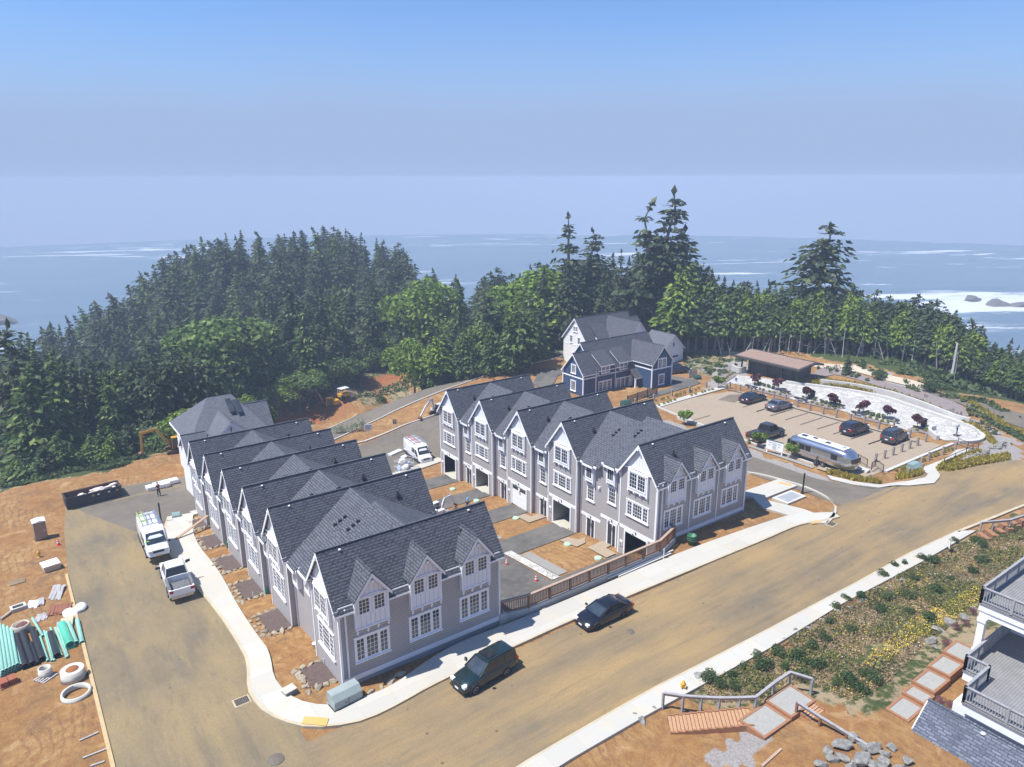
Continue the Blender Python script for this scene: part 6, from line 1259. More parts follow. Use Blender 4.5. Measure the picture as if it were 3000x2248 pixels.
# handrails
def handrail(pts, label, zs):
    t = thing('handrail', label, 'handrail', (pts[0][0], pts[0][1], zs[0])); top = [(u, v, z+.85) for (u, v), z in zip(pts, zs)]
    for a_, b_ in zip(top, top[1:]): mb = MB(); mb.beam(a_, b_, .16, .05); mb.build('rail_cap', GRRAIL, t); mb = MB(); c_ = [(x, y, z-.13) for x, y, z in (a_, b_)]; mb.beam(c_[0], c_[1], .05, .08); mb.build('lower_rail', CEDL, t)
    for (u, v), z in zip(pts, zs): mb = MB(); mb.box(u-.06,u+.06,v-.06,v+.06,z-.3,z+.82); mb.build('post', CEDAR if label.startswith('brown') else GRRAIL, t)
handrail([(13.9,-12.1),(14.55,-12.95),(15.25,-13.65),(15.9,-14.35),(16.65,-15.1),(17.3,-15.65),(19.0,-15.6),(20.45,-15.62),(20.95,-16.7)], 'long grey handrail on the far side of the timber stairs', [0,.05,.1,.2,.35,.45,.55,.6,.6])
handrail([(18.6,-17.3),(18.7,-18.6),(18.8,-20.0),(18.85,-21.3)], 'brown posted handrail with a white top on the lower timber flight', [.6,.5,.45,.45])
handrail([G(2400+1560/3.317,1400+520/3.317,-.1),G(2400+1680/3.317,1400+510/3.317,.0),G(2400+1845/3.317,1400+490/3.317,.2),G(3020,1525,.4),G(3080,1515,.5)], 'short grey handrail at the far right beside the pavement end', [-.1,0,.15,.3,.4])
t = thing('side_steps', 'redwood steps at the right edge next to the end of the pavement', 'steps', (*G(2930,1560,0), 0))
for i in range(9): p = G(2880+i*22, 1572-i*7, 0); mb = MB(); mb.at((p[0],p[1],.0+i*.08), R(-35)); mb.box(-.2,.28,-.6,.6,-.25,.1); mb.build('step', RW, t)
# boulders near the stairs
for x, y, s in ((2050,1985,.75),(1915,2080,.5),(1880,2110,.4)): p = gz_(x, y, 0); boulder(p[0], p[1], s*.75, 'grey boulder beside the head of the timber stairs', 'boulders at the head of the stairs', True)
for i, (x, y, s) in enumerate(((2465,2190,.95),(2500,2170,.7),(2555,2200,.9),(2440,2230,.6),(2520,2235,1.0),(2585,2240,.7),(2610,2195,.55),(2405,2245,.6),(2655,2235,.6),(2490,2262,.8),(2525,2190,.6),(2560,2255,.8),(2425,2205,.55),(2630,2262,.7),(2470,2225,.6),(2590,2215,.6))): p = gz_(x, y, .2); boulder(p[0], p[1], s*.62, 'large grey boulder in the heap at the bottom edge beside the near roof', 'large boulders at the bottom edge', True, .35)
for x, y, s in ((2725,1883,.55),(2745,1850,.5),(2783,1830,.6),(2825,1812,.5),(2850,1790,.45),(2740,1900,.3)): p = gz_(x, y, 1); boulder(p[0], p[1], s*.8, 'rounded pale boulder in the row beside the upper gravel steps', 'pale boulders by the gravel steps', True, .3)
for k in range(26): f_ = k/26; x = 1880+f_*(2900-1880); y = 2075-f_*(2075-1555)+8*math.sin(k*2); p = gz_(x-20, y+22, 0); boulder(p[0], p[1], rnd.uniform(.18,.36), 'small boulder edging the near pavement below the planted bank', 'boulders along the near pavement', True)
a = gz_(2232,2248,.1); b_ = gz_(2288,2198,.1); mb = MB(); mb.beam((a[0],a[1],a[2]+.06),(b_[0],b_[1],b_[2]+.06),.12,.08); tag(mb.build('timber_offcut', CEDL, base=a), 'pale timber offcut lying on the soil below the landing', 'timber')
p = gz_(2778,1618,.1); t = thing('yard_sign', 'small white yard sign on the bank beside the near pavement', 'sign', p, R(35)); mb = MB(); mb.local = True; mb.box(-.25,.25,-.01,.01,.35,1.05); mb.build('sign_panel', WHITE, t); mb = MB(); mb.local = True; mb.box(-.27,-.24,-.015,.015,0,1.08); mb.box(.24,.27,-.015,.015,0,1.08); mb.box(-.24,.24,-.015,.015,1.05,1.08); mb.build('sign_frame', BLACKM, t)
# ---------------------------------------------------------------- car park and plaza
Lp = lambda pts: PQ(2100,980,3.948,pts); Rp = lambda pts: PQ(2500,1000,3.948,pts)
LZ = -1.0
WALLM = mat('pale board formed concrete', (.52, .51, .48), (.44, .43, .40), 1.2, .85, bmp=.15)
lot = [(53.3,-.6),(71.0,-.6),(71.0,26.6),(62.2,28.9),(56.6,28.4),(55.6,20),(55.2,9.0),(55.2,-.6)][1:]
drape('car_park', [(55.2,-.6)]+[(72.2,-.6),(72.2,1.6),(71.9,26.4),(70.8,27.4),(62.0,29.0),(56.6,28.4),(55.4,13)], TANP, .05, 2)
pz = [G(x, y, LZ) for x, y in Lp([(110,545),(240,450),(520,500),(800,545),(1200,600),(1600,660),(1974,745)])+Rp([(560,730),(860,830),(1150,930),(1380,1000),(1500,1070),(1490,1130),(1380,1150),(1200,1150),(1060,1150),(960,1110),(870,1070),(640,1040),(480,980),(300,925),(0,850)])+Lp([(1400,870),(1000,790),(700,700),(520,650),(330,600)])]
drape('plaza', pz, FLAG, .07, 2)
def curve_wall(name, pts, z0, h, th, m, label, cat='wall', zt=None):
    pts = smoothpl(pts, 2); mb = MB(); n_ = len(pts); P = []
    for i, (x, y) in enumerate(pts):
        a = pts[max(0, i-1)]; b = pts[min(n_-1, i+1)]; dx, dy = b[0]-a[0], b[1]-a[1]; l = math.hypot(dx, dy) or 1; nx, ny = -dy/l*th/2, dx/l*th/2; zz = z0+h if zt is None else zt[0]+(zt[1]-zt[0])*i/(n_-1)
        P += [(x-nx,y-ny,z0),(x+nx,y+ny,z0),(x+nx,y+ny,zz),(x-nx,y-ny,zz)]
    mb.p(P, [(i*4+j, i*4+(j+1) % 4, (i+1)*4+(j+1) % 4, (i+1)*4+j) for i in range(n_-1) for j in range(4)]+[(3,2,1,0), tuple(n_*4-4+k for k in range(4))])
    return tag(mb.build(name, m, base=(*pts[0], z0)), label, cat)
cw = [G(x, y, LZ+.3) for x, y in Lp([(800,540),(1200,590),(1600,645),(1974,720)])+Rp([(560,700),(860,800),(1150,900),(1400,985),(1505,1075),(1490,1120),(1400,1150),(1215,1150)])]
curve_wall('plaza_wall', cw, -1.6, .95, .5, WALLM, 'long curved pale concrete seat wall sweeping round the plaza to its rounded end')
curve_wall('planter_wall', [G(x, y, LZ+.9) for x, y in Lp([(1200,515),(1600,560),(1974,640)])+Rp([(500,590),(800,690),(1050,790),(1200,850),(1355,885)])], -1.6, 1.45, .35, WALLM, 'upper curved pale wall behind the band of yellow grasses')
curve_wall('planter_wall', [G(x, y, LZ+.45) for x, y in Lp([(180,360),(250,400),(335,385)])], -1.3, .9, .3, WALLM, 'short pale wall with yellow plants beside the pavilion')
curve_wall('plaza_wall', [G(x, y, LZ+.35) for x, y in Rp([(945,990),(880,1005),(885,1040),(930,1075),(980,1110)])], -1.3, .85, .35, WALLM, 'short hooked pale concrete wall beside the black bin on the plaza')
curve_wall('car_park_wall', [G(x, y, LZ+.12) for x, y in Rp([(375,1500),(600,1405),(900,1275),(1155,1180)])], -1.9, 1.05, .34, WALLM, 'straight pale retaining wall at the near right edge of the car park')
curve_wall('car_park_kerb', [(55.3,-.5),(55.2,9),(55.5,20),(56.5,28.3)], -1.5, .62, .22, WALLM, 'low pale kerb wall along the trailer side of the car park')
curve_wall('car_park_wall', [G(x, y, LZ+.1) for x, y in PQ(1600,1100,3.014,[(1160,375),(1300,420),(1400,455)])], -1.6, .9, .3, WALLM, 'pale low wall with a small tree just behind the right townhouse row')
walk2 = [G(x, y, -1.0) for x, y in PQ(1600,1100,3.014,[(970,265),(1240,180),(1575,85),(1590,115),(1250,210),(985,290)])]
drape('pavement', walk2, PAVE, .14, 1.2, th=.3)
lane2 = [G(x, y, -1.6) for x, y in PQ(1600,880,4.424,[(1400,1260),(1650,1190),(1900,1120),(2010,1080),(1900,1020),(1640,960),(1620,1130),(1380,1190),(1240,1240)])]
drape('driveway', lane2, FRESH, .1, 1.5)
drape('driveway', [G(x, y, -2.6) for x, y in PQ(1200,1050,3.685,[(1400,105),(1655,108),(1655,160),(1600,175),(1560,260),(1450,330),(1330,240)])], FRESH, .12, 1.5)
drape('pavement', [G(x, y, -.45) for x, y in Rp([(-300,1500),(0,1570),(330,1620),(640,1640),(830,1600),(860,1555),(800,1470),(830,1420),(930,1380),(1060,1330),(1200,1215),(1300,1205),(1420,1260),(1250,1300),(1060,1400),(1000,1440),(960,1500),(1000,1560),(990,1600),(930,1670),(640,1700),(300,1670),(0,1610),(-250,1550)])], PAVE, .16, 1.2, th=.35)
drape('paver_path', [G(x, y, -.75) for x, y in Lp([(1150,1530),(1330,1455),(1600,1545),(1800,1600),(1720,1640),(1400,1590),(1240,1560)])], TANP, .14, 1.2)
for i in range(4): slab_px('stone_step', [(a, b) for a, b in Lp([(1560+i*45,1530+i*14),(1600+i*45,1505+i*14),(1640+i*45,1520+i*14),(1600+i*45,1548+i*14)])], -.72-.0*i, .2, CONC)
# dark band and bay lines laid in the paving
LINE = mat('charcoal paver band', (.035, .034, .033), rough=.9)
tp = [G(x, y, LZ) for x, y in Lp([(108,640),(320,690),(560,765),(850,847),(1180,935),(1490,1020)])+Rp([(170,1010),(345,1060),(620,1140),(760,1180)])]
def band(pts, wd, z=LZ+.07, m=LINE, nm='paving_band'):
    mb = MB()
    for (x0, y0), (x1, y1) in zip(pts, pts[1:]):
        l = math.hypot(x1-x0, y1-y0); nx, ny = -(y1-y0)/l*wd/2, (x1-x0)/l*wd/2; P = [(x0-nx,y0-ny,z),(x1-nx,y1-ny,z),(x1+nx,y1+ny,z),(x0+nx,y0+ny,z)]
        mb.quad(*P)
    return tag(mb.build(nm, m), kind='structure')
band(tp, .2)
for a, b in (((300,848),(440,800)),((455,895),(600,852)),((620,945),(880,868)),((790,993),(1055,912)),((965,1048),(1222,966)),((1155,1100),(1415,1018)),((1342,1157),(1470,1118)),((1548,1215),(1810,1130)),((1752,1275),(1915,1220))):
    band([G(*Lp([a])[0], LZ), G(*Lp([b])[0], LZ)], .09)
for a, b in (((170,1195),(340,1135)),((20,1120),(225,1045))): band([G(*Rp([a])[0], LZ), G(*Rp([b])[0], LZ)], .09)
for k in range(7): band([G(*Lp([(20+k*28,762+k*5)])[0], LZ), G(*Lp([(160+k*32,700-k*1)])[0], LZ)], .08)
for k in range(3): band([G(*PQ(2000,1200,7.37,[[(205,245),(585,135)],[(1590,55),(1765,0)],[(1890,145),(2212,45)]][k])[0], LZ), G(*PQ(2000,1200,7.37,[[(205,245),(585,135)],[(1590,55),(1765,0)],[(1890,145),(2212,45)]][k])[1], LZ)], .09)
# planting beds
SHRB = mat('greyish shrub bed bark', (.17, .135, .125), (.26, .22, .21), 6, 1, bmp=.6)
beds2 = []
for pts in ([(335,615),(460,640),(560,650),(830,665),(900,720),(820,740),(560,680),(380,640)],[(900,760),(1050,775),(1110,770),(1440,840),(1450,865),(1380,880),(1150,830),(960,790)],[(1560,935),(1720,955),(1974,1020),(1974,1050),(1800,1010),(1600,960)]): beds2.append([G(x, y, LZ) for x, y in Lp(pts)])
beds2.append([G(x, y, LZ) for x, y in Rp([(620,1030),(700,985),(870,1010),(860,1075),(740,1050)])])
for q in beds2: drape('planting_bed', q, SHRB, .1, 1)
drape('planting_bed', [G(x, y, -.3) for x, y in Lp([(1140,470),(1360,450),(1974,600)])+Rp([(500,560),(860,670),(1180,800),(1350,870),(1300,720),(1060,600),(760,540),(420,480),(0,385)])+Lp([(1300,365),(1150,390),(1100,440)])], SHRB, .1, 1.5)
drape('planting_bed', [G(x, y, -1.) for x, y in Lp([(60,600),(0,480),(80,350),(160,330),(200,420),(230,450),(100,540)])], SHRB, .1, 1.5)
drape('planting_bed', [G(x, y, -.7) for x, y in Lp([(370,1250),(420,1260),(620,1330),(900,1420),(1140,1500),(1110,1520),(600,1350),(370,1270)])], GRAVEL, .08, 1)
# bollards
BW = mat('weathered bollard timber', (.34, .29, .26), (.24, .20, .18), 7, .85)
mb = MB(); mb.local = True; mb.box(-.1,.1,-.1,.1,0,.9); mb.slab([(-.1,-.1,.9),(.1,-.1,.9),(.1,.1,.9),(-.1,.1,.9)][::-1], (0,0,.06)); mb.box(-.105,.105,-.105,.105,.72,.76)
_b0 = None; BG = 'timber bollards round the car park'
bol = Lp([(148,625),(267,657),(391,675),(523,705),(653,760),(790,775),(928,840),(1073,880),(1226,922),(1377,962),(1540,1005),(1703,1030),(1868,1095)])+Rp([(291,1015),(465,990),(650,1115),(832,1165)])
bol2 = Rp([(255,1395),(358,1355),(457,1318),(557,1277),(650,1240),(740,1205)])
bol3 = Rp([(868,1385),(780,1450),(1175,1265),(1030,1320),(625,1605),(780,1560)])+PQ(1600,880,4.424,[(1395,1280),(1630,1215),(1855,1180),(2075,1110),(1155,1345)])
for i, (lst, lab) in enumerate(((bol, 'square weathered timber bollard in the long row between the cars and the plaza'), (bol2, 'railed timber bollard in the short row across the right end of the car park'), (bol3, 'timber bollard outside the car park wall among low planting'))):
    for x, y in lst:
        u, v = G(x, y, LZ if i < 2 else -1.1); z = LZ+.03 if i < 2 else t1(u, v)
        if _b0 is None: _b0 = mb.build('bollard', BW); o = _b0
        else: o = _b0.copy(); COL.objects.link(o)
        o.location = (u, v, z); tag(o, lab, 'bollard', ('bollards along the plaza', 'railed bollards at the right end', 'bollards outside the car park')[i])
q = [G(x, y, LZ) for x, y in bol2]
for a, b in zip(q, q[1:]): mb2 = MB(); mb2.beam((*a, LZ+.72), (*b, LZ+.72), .03, .03); tag(mb2.build('chain_rail', BW, base=(*a, LZ)), 'thin low rail strung between the railed bollards at the right end of the car park', 'rail', 'rails between the bollards')
# benches, bins, viewer
BEN = mat('charcoal bench', (.03, .03, .033), (.05, .05, .052), 6, .6)
for x, y, l_ in Lp([(395,630),(770,680),(970,775),(1395,840),(1640,945)])+Rp([(435,930)]) and [(395,630,'dark slab bench nearest the pavilion, beside the first red tree'),(770,680,'dark slab bench right of the row of tall green grasses'),(970,775,'dark slab bench below the round black bin'),(1395,840,'dark slab bench in the middle of the plaza edge'),(1640,945,'dark slab bench behind the timber bollards near the dark SUV')]:
    u, v = G(*Lp([(x, y)])[0], LZ); t = thing('bench', l_, 'bench', (u, v, LZ+.05), R(-90)); m_ = MB(); m_.local = True; m_.box(-.95,.95,-.25,.25,.28,.42); m_.build('seat', BEN, t)
    for s in (-1, 1): m_ = MB(); m_.local = True; m_.box(s*.6-.15,s*.6+.15,-.2,.2,0,.28); m_.build('support', CONC, t)
u, v = G(*Rp([(435,935)])[0], LZ); t = thing('bench', 'dark slab bench behind the boxy grey SUV', 'bench', (u, v, LZ+.05), R(-90)); m_ = MB(); m_.local = True; m_.box(-.95,.95,-.25,.25,.28,.42); m_.build('seat', BEN, t); [((lambda m_: (m_.box(s*.6-.15,s*.6+.15,-.2,.2,0,.28), m_.build('support', CONC, t)))(( lambda q: (setattr(q,'local',True), q)[1])(MB()))) for s in (-1, 1)]
for (x, y), l_ in ((Lp([(1105,735)])[0], 'round topped black litter bin in the middle of the plaza edge'), (Rp([(810,985)])[0], 'black litter bin at the right end of the plaza')):
    u, v = G(x, y, LZ); t = thing('litter_bin', l_, 'litter bin', (u, v, LZ+.05)); m_ = MB(); m_.local = True; m_.lathe([(.3,0),(.33,.05),(.33,.85),(0,.85)], n=16); m_.build('bin_body', BEN, t); m_ = MB(); m_.local = True; m_.lathe([(.37,.85),(.37,.93),(.2,1.0),(0,1.0)], n=16); m_.build('bin_lid', BLACKM, t)
u, v = G(*Rp([(1188,1095)])[0], LZ); t = thing('viewing_scope', 'black viewing scope on a post at the rounded end of the plaza', 'telescope', (u, v, LZ+.05)); m_ = MB(); m_.local = True; m_.lathe([(.34,0),(.34,.08),(.09,.12),(.09,1.0),(0,1.0)], n=14); m_.build('pedestal', BLACKM, t); m_ = MB(); m_.local = True; m_.cyl((-.25,0,1.18),(.25,0,1.22),.13,.16,12); m_.build('scope_head', mat('grey enamel', (.3,.3,.3)), t)
for (x, y), l_ in ((Lp([(215,645)])[0], 'blue parking sign on a thin pole near the pavilion end'), (Lp([(383,670)])[0], 'white sign on a thin pole behind the black sedan')):
    u, v = G(x, y, LZ); t = thing('parking_sign', l_, 'sign', (u, v, LZ), R(-90)); m_ = MB(); m_.local = True; m_.cyl((0,0,0),(0,0,1.85),.03,n=6); m_.build('pole', STEEL, t); m_ = MB(); m_.local = True; m_.box(-.17,.17,-.05,-.02,1.4,1.85); m_.build('sign_panel', mat('blue sign', (.03,.10,.35)) if x < 2160 else WHITE, t)
# white information board by the trailer
p = gz_(*Lp([(662,1388)])[0], -1.); t = thing('notice_board', 'white notice board with a green top band standing beside the silver trailer', 'sign', p, R(-80)); 
for s in (-1, 1): m_ = MB(); m_.local = True; m_.box(s*.85-.06,s*.85+.06,-.05,.05,0,1.25); m_.build('post', WHITE, t)
m_ = MB(); m_.local = True; m_.box(-.98,.98,-.08,-.05,.5,1.5); pn = m_.build('board', WHITE, t); m_ = MB(); m_.local = True; m_.box(-.98,.98,-.085,-.045,1.5,1.62); m_.build('header', mat('sage header', (.06,.14,.14)), t)
m_ = MB(); m_.local = True
for k, (a, b, z) in enumerate(((-.7,-.35,1.3),(-.25,.2,1.3),(.3,.7,1.28),(-.3,.25,1.12),(-.22,.2,.95),(-.25,.22,.8),(-.7,-.45,1.0),(.4,.65,.95),(-.2,.2,.65))): m_.box(a,b,-.088,-.081,z-.03,z+.03)
m_.build('printing', mat('grey green print', (.15,.24,.25)), pn)
# black metal railings by the steps and ramp
def rail3(pts, label, h=.8, wires=True):
    t = thing('metal_railing', label, 'railing', pts[0])
    for a, b in zip(pts, pts[1:]):
        a = Vector(a); b = Vector(b); m_ = MB(); m_.beam(a+Vector((0,0,h)), b+Vector((0,0,h)), .05, .05); m_.beam(a+Vector((0,0,.12)), b+Vector((0,0,.12)), .035, .035); L_ = (b-a).length; k = int(L_/.2)
        if wires: [m_.box((a+(b-a)*i/k).x-.01,(a+(b-a)*i/k).x+.01,(a+(b-a)*i/k).y-.01,(a+(b-a)*i/k).y+.01,(a+(b-a)*i/k).z+.12,(a+(b-a)*i/k).z+h) for i in range(1, k)]
        else: m_.beam(a+Vector((0,0,h*.5)), b+Vector((0,0,h*.5)), .035, .035)
        m_.build('rail_panel', BLACKM, t)
    for a in pts: m_ = MB(); m_.box(a[0]-.03,a[0]+.03,a[1]-.03,a[1]+.03,a[2],a[2]+h+.05); m_.build('post', BLACKM, t)
f3 = lambda pts, z, F: [(*G(x, y, z), z) for x, y in F(pts)]
rail3(f3([(1145,1505),(1335,1440)], -.8, Lp), 'black metal railing at the near corner of the silver trailer'); rail3(f3([(1345,1430),(1460,1465),(1585,1510),(1630,1470),(1735,1530)], -.85, Lp), 'long black metal railing between the trailer and the steps'); rail3(f3([(1785,1570),(1830,1530),(1920,1595)], -.8, Lp), 'short black metal railing right of the steps')
rail3(f3([(1045,1430),(1175,1370),(1300,1315),(1375,1270)], -.7, Rp), 'black two-bar railing along the curved path', .75, False); rail3(f3([(1205,1200),(1320,1240),(1440,1260)], -.9, Rp), 'black metal railing below the rounded plaza wall', .75, False)
for x, y in ((1385,245),(1215,1215+0),):
    pass
LG = PQ(1600,880,4.424,[(1590,1290),(1680,1270),(1745,1250),(1790,1235),(1880,1205)])
for i, (x, y) in enumerate(LG): p = gz_(x, y, -1.2); m_ = MB(); m_.tube([(p[0]-.2,p[1],p[2]),(p[0]-.2,p[1],p[2]+.75),(p[0]+.2,p[1],p[2]+.75),(p[0]+.2,p[1],p[2])], .025, 6); tag(m_.build('bike_rack', BLACKM, base=p), 'black hoop bike stand beside the path behind the car park', 'bike stand', 'black bike stands')
# slatted timber screen by the blue house
t = thing('slat_fence', 'dark horizontal slat fence in front of the blue house', 'fence', gz_(1890,1185,-1.6)); a = np.array(G(1838,1178,-1.2)); b = np.array(G(1925,1148,-1.2)); z = t1(*a)
for k in range(7): m_ = MB(); m_.beam((*a, z+.15+k*.17), (*b, z+.15+k*.17), .04, .11); m_.build('slat', DWD, t)
for f_ in (0,.33,.66,1): q = a+(b-a)*f_; m_ = MB(); m_.box(q[0]-.05,q[0]+.05,q[1]-.05,q[1]+.05,z,z+1.35); m_.build('post', DWD, t)
t = thing('slat_fence', 'pale grey slat screen beside the blue SUV', 'fence', gz_(2030,1105,-2)); a = np.array(G(2018,1112,-2)); b = np.array(G(2040,1108,-2)); z = t1(*a)
for k in range(7): m_ = MB(); m_.beam((*a, z+.1+k*.16), (*b, z+.1+k*.16), .04, .12); m_.build('slat', LUM, t)
for f_ in (0,1): q = a+(b-a)*f_; m_ = MB(); m_.box(q[0]-.05,q[0]+.05,q[1]-.05,q[1]+.05,z,z+1.3); m_.build('post', LUM, t)
# riprap by the ramp
for k in range(34):
    f_ = rnd.random(); x = 1250+f_*520; y = 1395-f_*215+rnd.uniform(-25,30); q = gz_(*Rp([(x, y)])[0], -.9); boulder(q[0], q[1], rnd.uniform(.22,.42), 'grey angular rock in the heap beside the curved path and ramp', 'riprap beside the ramp', True, .4)
for k in range(30):
    f_ = rnd.random(); q = gz_(*PQ(1600,880,4.424,[(1810+f_*390, 730+f_*330+rnd.uniform(-15,15))])[0], -1.9); boulder(q[0], q[1], rnd.uniform(.18,.34), 'pale rock in the line beside the driveway of the white garage', 'rocks by the garage driveway', True, .3)
mb3 = None
p = (58.2,30.4,LZ)
# ---------------------------------------------------------------- excavators and other machines
YELM = mat('machine yellow', (.60, .33, .015), (.50, .27, .02), 3, .45); TRK = mat('muddy track', (.06, .045, .035), (.13, .075, .04), 8, .9); MBLK = mat('machine black', (.03, .03, .032), rough=.5); MWHT = mat('machine white', (.62, .63, .64), rough=.4); DIRTB = mat('muddy bucket steel', (.22, .11, .06), (.12, .07, .05), 6, .8)
def excavator(label, loc, rz, s, cb, arm, bm=None, name='excavator'):
    t = thing(name, label, 'excavator', loc, rz); F = lambda: (lambda m_: (setattr(m_, 'local', True), setattr(m_, 'M', Matrix.Scale(s, 4)), m_)[2])(MB()); bm = bm or cb
    for y in (-1.05, 1.05):
        m_ = F(); pr = [(-1.9,.2),(-1.7,0),(1.7,0),(1.9,.2),(1.95,.45),(1.7,.75),(-1.7,.75),(-1.95,.45)]; m_.slab([(x, y-.28, z) for x, z in pr], (0,.56,0)); tr_ = m_.build('track', TRK, t)
        m_ = F(); [m_.cyl((x, y-.3, .38), (x, y+.3, .38), .22, n=10) for x in (-1.5, 1.5)]; m_.build('sprocket', MBLK, tr_)
    m_ = F(); m_.box(-.8,.8,-.8,.8,.4,.85); m_.build('undercarriage', MBLK, t)
    m_ = F(); m_.box(-1.9,-.6,-1.15,1.15,.9,1.95); m_.box(-.6,1.3,-1.15,-.3,.9,1.5); m_.build('engine_cover', cb, t, bevel=.05*s)
    m_ = F(); m_.box(-1.95,-1.55,-1.1,1.1,.9,1.6); m_.build('counterweight', MBLK if cb is YELM else cb, t, bevel=.05*s)
    m_ = F(); m_.slab([(-.4,.3,.95),(1.35,.3,.95),(1.3,.3,1.7),(1.0,.3,2.65),(-.4,.3,2.65)], (0,.85,0)); cabo = m_.build('cab_glass', CGLASS, t); m_ = F(); m_.box(-.45,1.0,.27,1.18,2.62,2.72)
    for x, z in ((-.4,2.65),(1.02,2.65)): [m_.box(x-.05,x+.05,y-.03,y+.03,.95,z) for y in (.3,1.15)]
    m_.build('cab_frame', cb, t)
    p = [Vector((x, -.0, z)) for x, z in arm]; m_ = F()
    for a, b, w_ in ((p[0],p[1],.42),(p[1],p[2],.36)): m_.beam(a, b, .3, w_)
    m_.build('boom', bm, t); m_ = F(); m_.beam(p[2]+Vector((.1,0,.25)), p[3], .24, .3); m_.build('stick', bm, t)
    m_ = F(); m_.cyl(p[0]+Vector((.3,.2,.0)), p[1]+Vector((0,.2,-.1)), .06); m_.cyl(p[0]+Vector((.3,-.2,.0)), p[1]+Vector((0,-.2,-.1)), .06); m_.cyl(p[1]+Vector((0,0,.3)), p[2]+Vector((.1,0,.5)), .07); m_.build('hydraulic_ram', CHROME, t)
    q = p[3]; m_ = F(); pr = [(0,.1),(.5,-.15),(.45,-.65),(0,-.85),(-.4,-.6),(-.25,-.5),(.1,-.4)]; m_.slab([(q.x+x, -.45, q.z+z) for x, z in pr], (0,.9,0)); m_.build('bucket', DIRTB, t)
    return t
excavator('yellow excavator at the forest edge behind the skip, arm reaching left', (*G(528,1335,-5.1), t1(*G(528,1335,-5.1))), R(178), .82, YELM, [(1.2,1.4),(2.9,4.2),(4.8,3.9),(5.1,1.0)])
e_ = gz_(968,1196,-6.3); excavator('black and yellow excavator working on the red earth slope', e_, R(172), .80, YELM, [(1.2,1.4),(2.6,4.3),(4.5,4.4),(4.9,1.0)], MBLK)
e_ = gz_(1283,1212,-5.4); excavator('white mini excavator on the soil strip between the two far roads, bucket on the ground', e_, R(195), .62, MWHT, [(1.2,1.2),(1.9,4.2),(3.6,2.8),(5.6,.8)], name='mini_excavator')
excavator('small white excavator reaching into the sunken yard from behind the near row', (19.9,23.9,t1(19.9,23.9)), R(10), .5, MWHT, [(1.2,1.2),(2.2,3.2),(3.8,3.2),(4.7,1.2)], name='mini_excavator')
p = gz_(1010,1168,-6.3); t = thing('road_roller', 'yellow roller with a white sun canopy on the red earth slope', 'roller', p, R(15)); m_ = MB(); m_.local = True; m_.box(-1.2,.8,-.6,.6,.5,1.1); m_.build('machine_body', YELM, t, bevel=.05)
m_ = MB(); m_.local = True; m_.cyl((1.3,-.65,.5),(1.3,.65,.5),.5,n=18); m_.build('drum', STEEL, t)
for y in (-.6,.6): m_ = MB(); m_.local = True; m_.cyl((-.9,y-.15,.45),(-.9,y+.15,.45),.45,n=16); m_.build('wheel', TYRE, t)
m_ = MB(); m_.local = True; m_.box(-1.1,.7,-.65,.65,2.0,2.08); [m_.box(x-.03,x+.03,y-.03,y+.03,1.1,2.0) for x in (-1,.6) for y in (-.58,.58)]; m_.build('canopy', MWHT, t)
# things beside the far white van
for i, (x, y, l_) in enumerate(((1158,1330,'flat white wrapped stack lying left of the red-laddered van'),(1196,1338,'flat white wrapped stack touching the kerb beside the red-laddered van'))): p = gz_(x, y, -5.6); m_ = MB(); m_.at(p, R(20)); m_.box(-1.1,1.1,-.35,.35,.05,.3); tag(m_.build('wrapped_stack', WRAP, base=p, rz=R(20), bevel=.02), l_, 'stack')
p = gz_(1185,1378,-5.5); t = thing('scaffold_cage', 'white scaffold frame heaped with wrapped materials beside the far van', 'scaffold', p, R(20)); m_ = MB(); m_.local = True
for x in (-1.1,0,1.1):
    for y in (-.6,.6): m_.cyl((x,y,0),(x,y,1.5),.03,n=6)
for z in (.1,.75,1.45):
    for y in (-.6,.6): m_.cyl((-1.1,y,z),(1.1,y,z),.025,n=6)
    for x in (-1.1,1.1): m_.cyl((x,-.6,z),(x,.6,z),.025,n=6)
m_.build('scaffold_frame', MWHT, t)
for k in range(4): m_ = MB(); q = (p[0]+[-.7,.1,.6,-.1][k], p[1]+[.1,-.2,.25,.3][k], p[2]+[.4,.6,.45,1.1][k]); m_.blob(q, (.45,.32,.35), 40+k, .45, 2); tag(m_.build('wrapped_bale', WRAP if k % 2 else mat('pale blue wrap', (.35,.45,.60), rough=.5), base=q), 'lumpy %s bale piled in the scaffold frame beside the far van' % ('white' if k % 2 else 'pale blue'), 'bale', 'bales in the scaffold frame')
# real estate boards
def board_sign(x, y, z, w_, h, label, dark=False, rz=-20):
    p = gz_(x, y, z); t = thing('sign_board', label, 'sign', p, R(rz)); m_ = MB(); m_.local = True; m_.box(-w_/2,w_/2,-.03,.03,h*.45,h); m_.build('sign_panel', BLACKM if dark else WHITE, t)
    for s in (-1, 1): m_ = MB(); m_.local = True; m_.box(s*w_*.4-.05,s*w_*.4+.05,-.02,.06,0,h*.47); m_.build('post', WHITE, t)
    m_ = MB(); m_.local = True
    for k, q in enumerate(((-.35,.35,.9),(-.3,.25,.78),(-.38,.3,.62))): m_.box(w_*q[0],w_*q[1],-.04,-.03,h*q[2]-.05*h,h*q[2])
    m_.build('printing', WHITE if dark else BLACKM, t)
board_sign(1080,1274,-5.7,1.15,1.5,'white sign board with dark curved lettering beside the flowering bushes'); board_sign(1157,1253,-5.6,.5,1.2,'small dark sign on a post between the two far roads', True); board_sign(1364,1087,-4.3,1.1,1.4,'white sign board above the upper road')
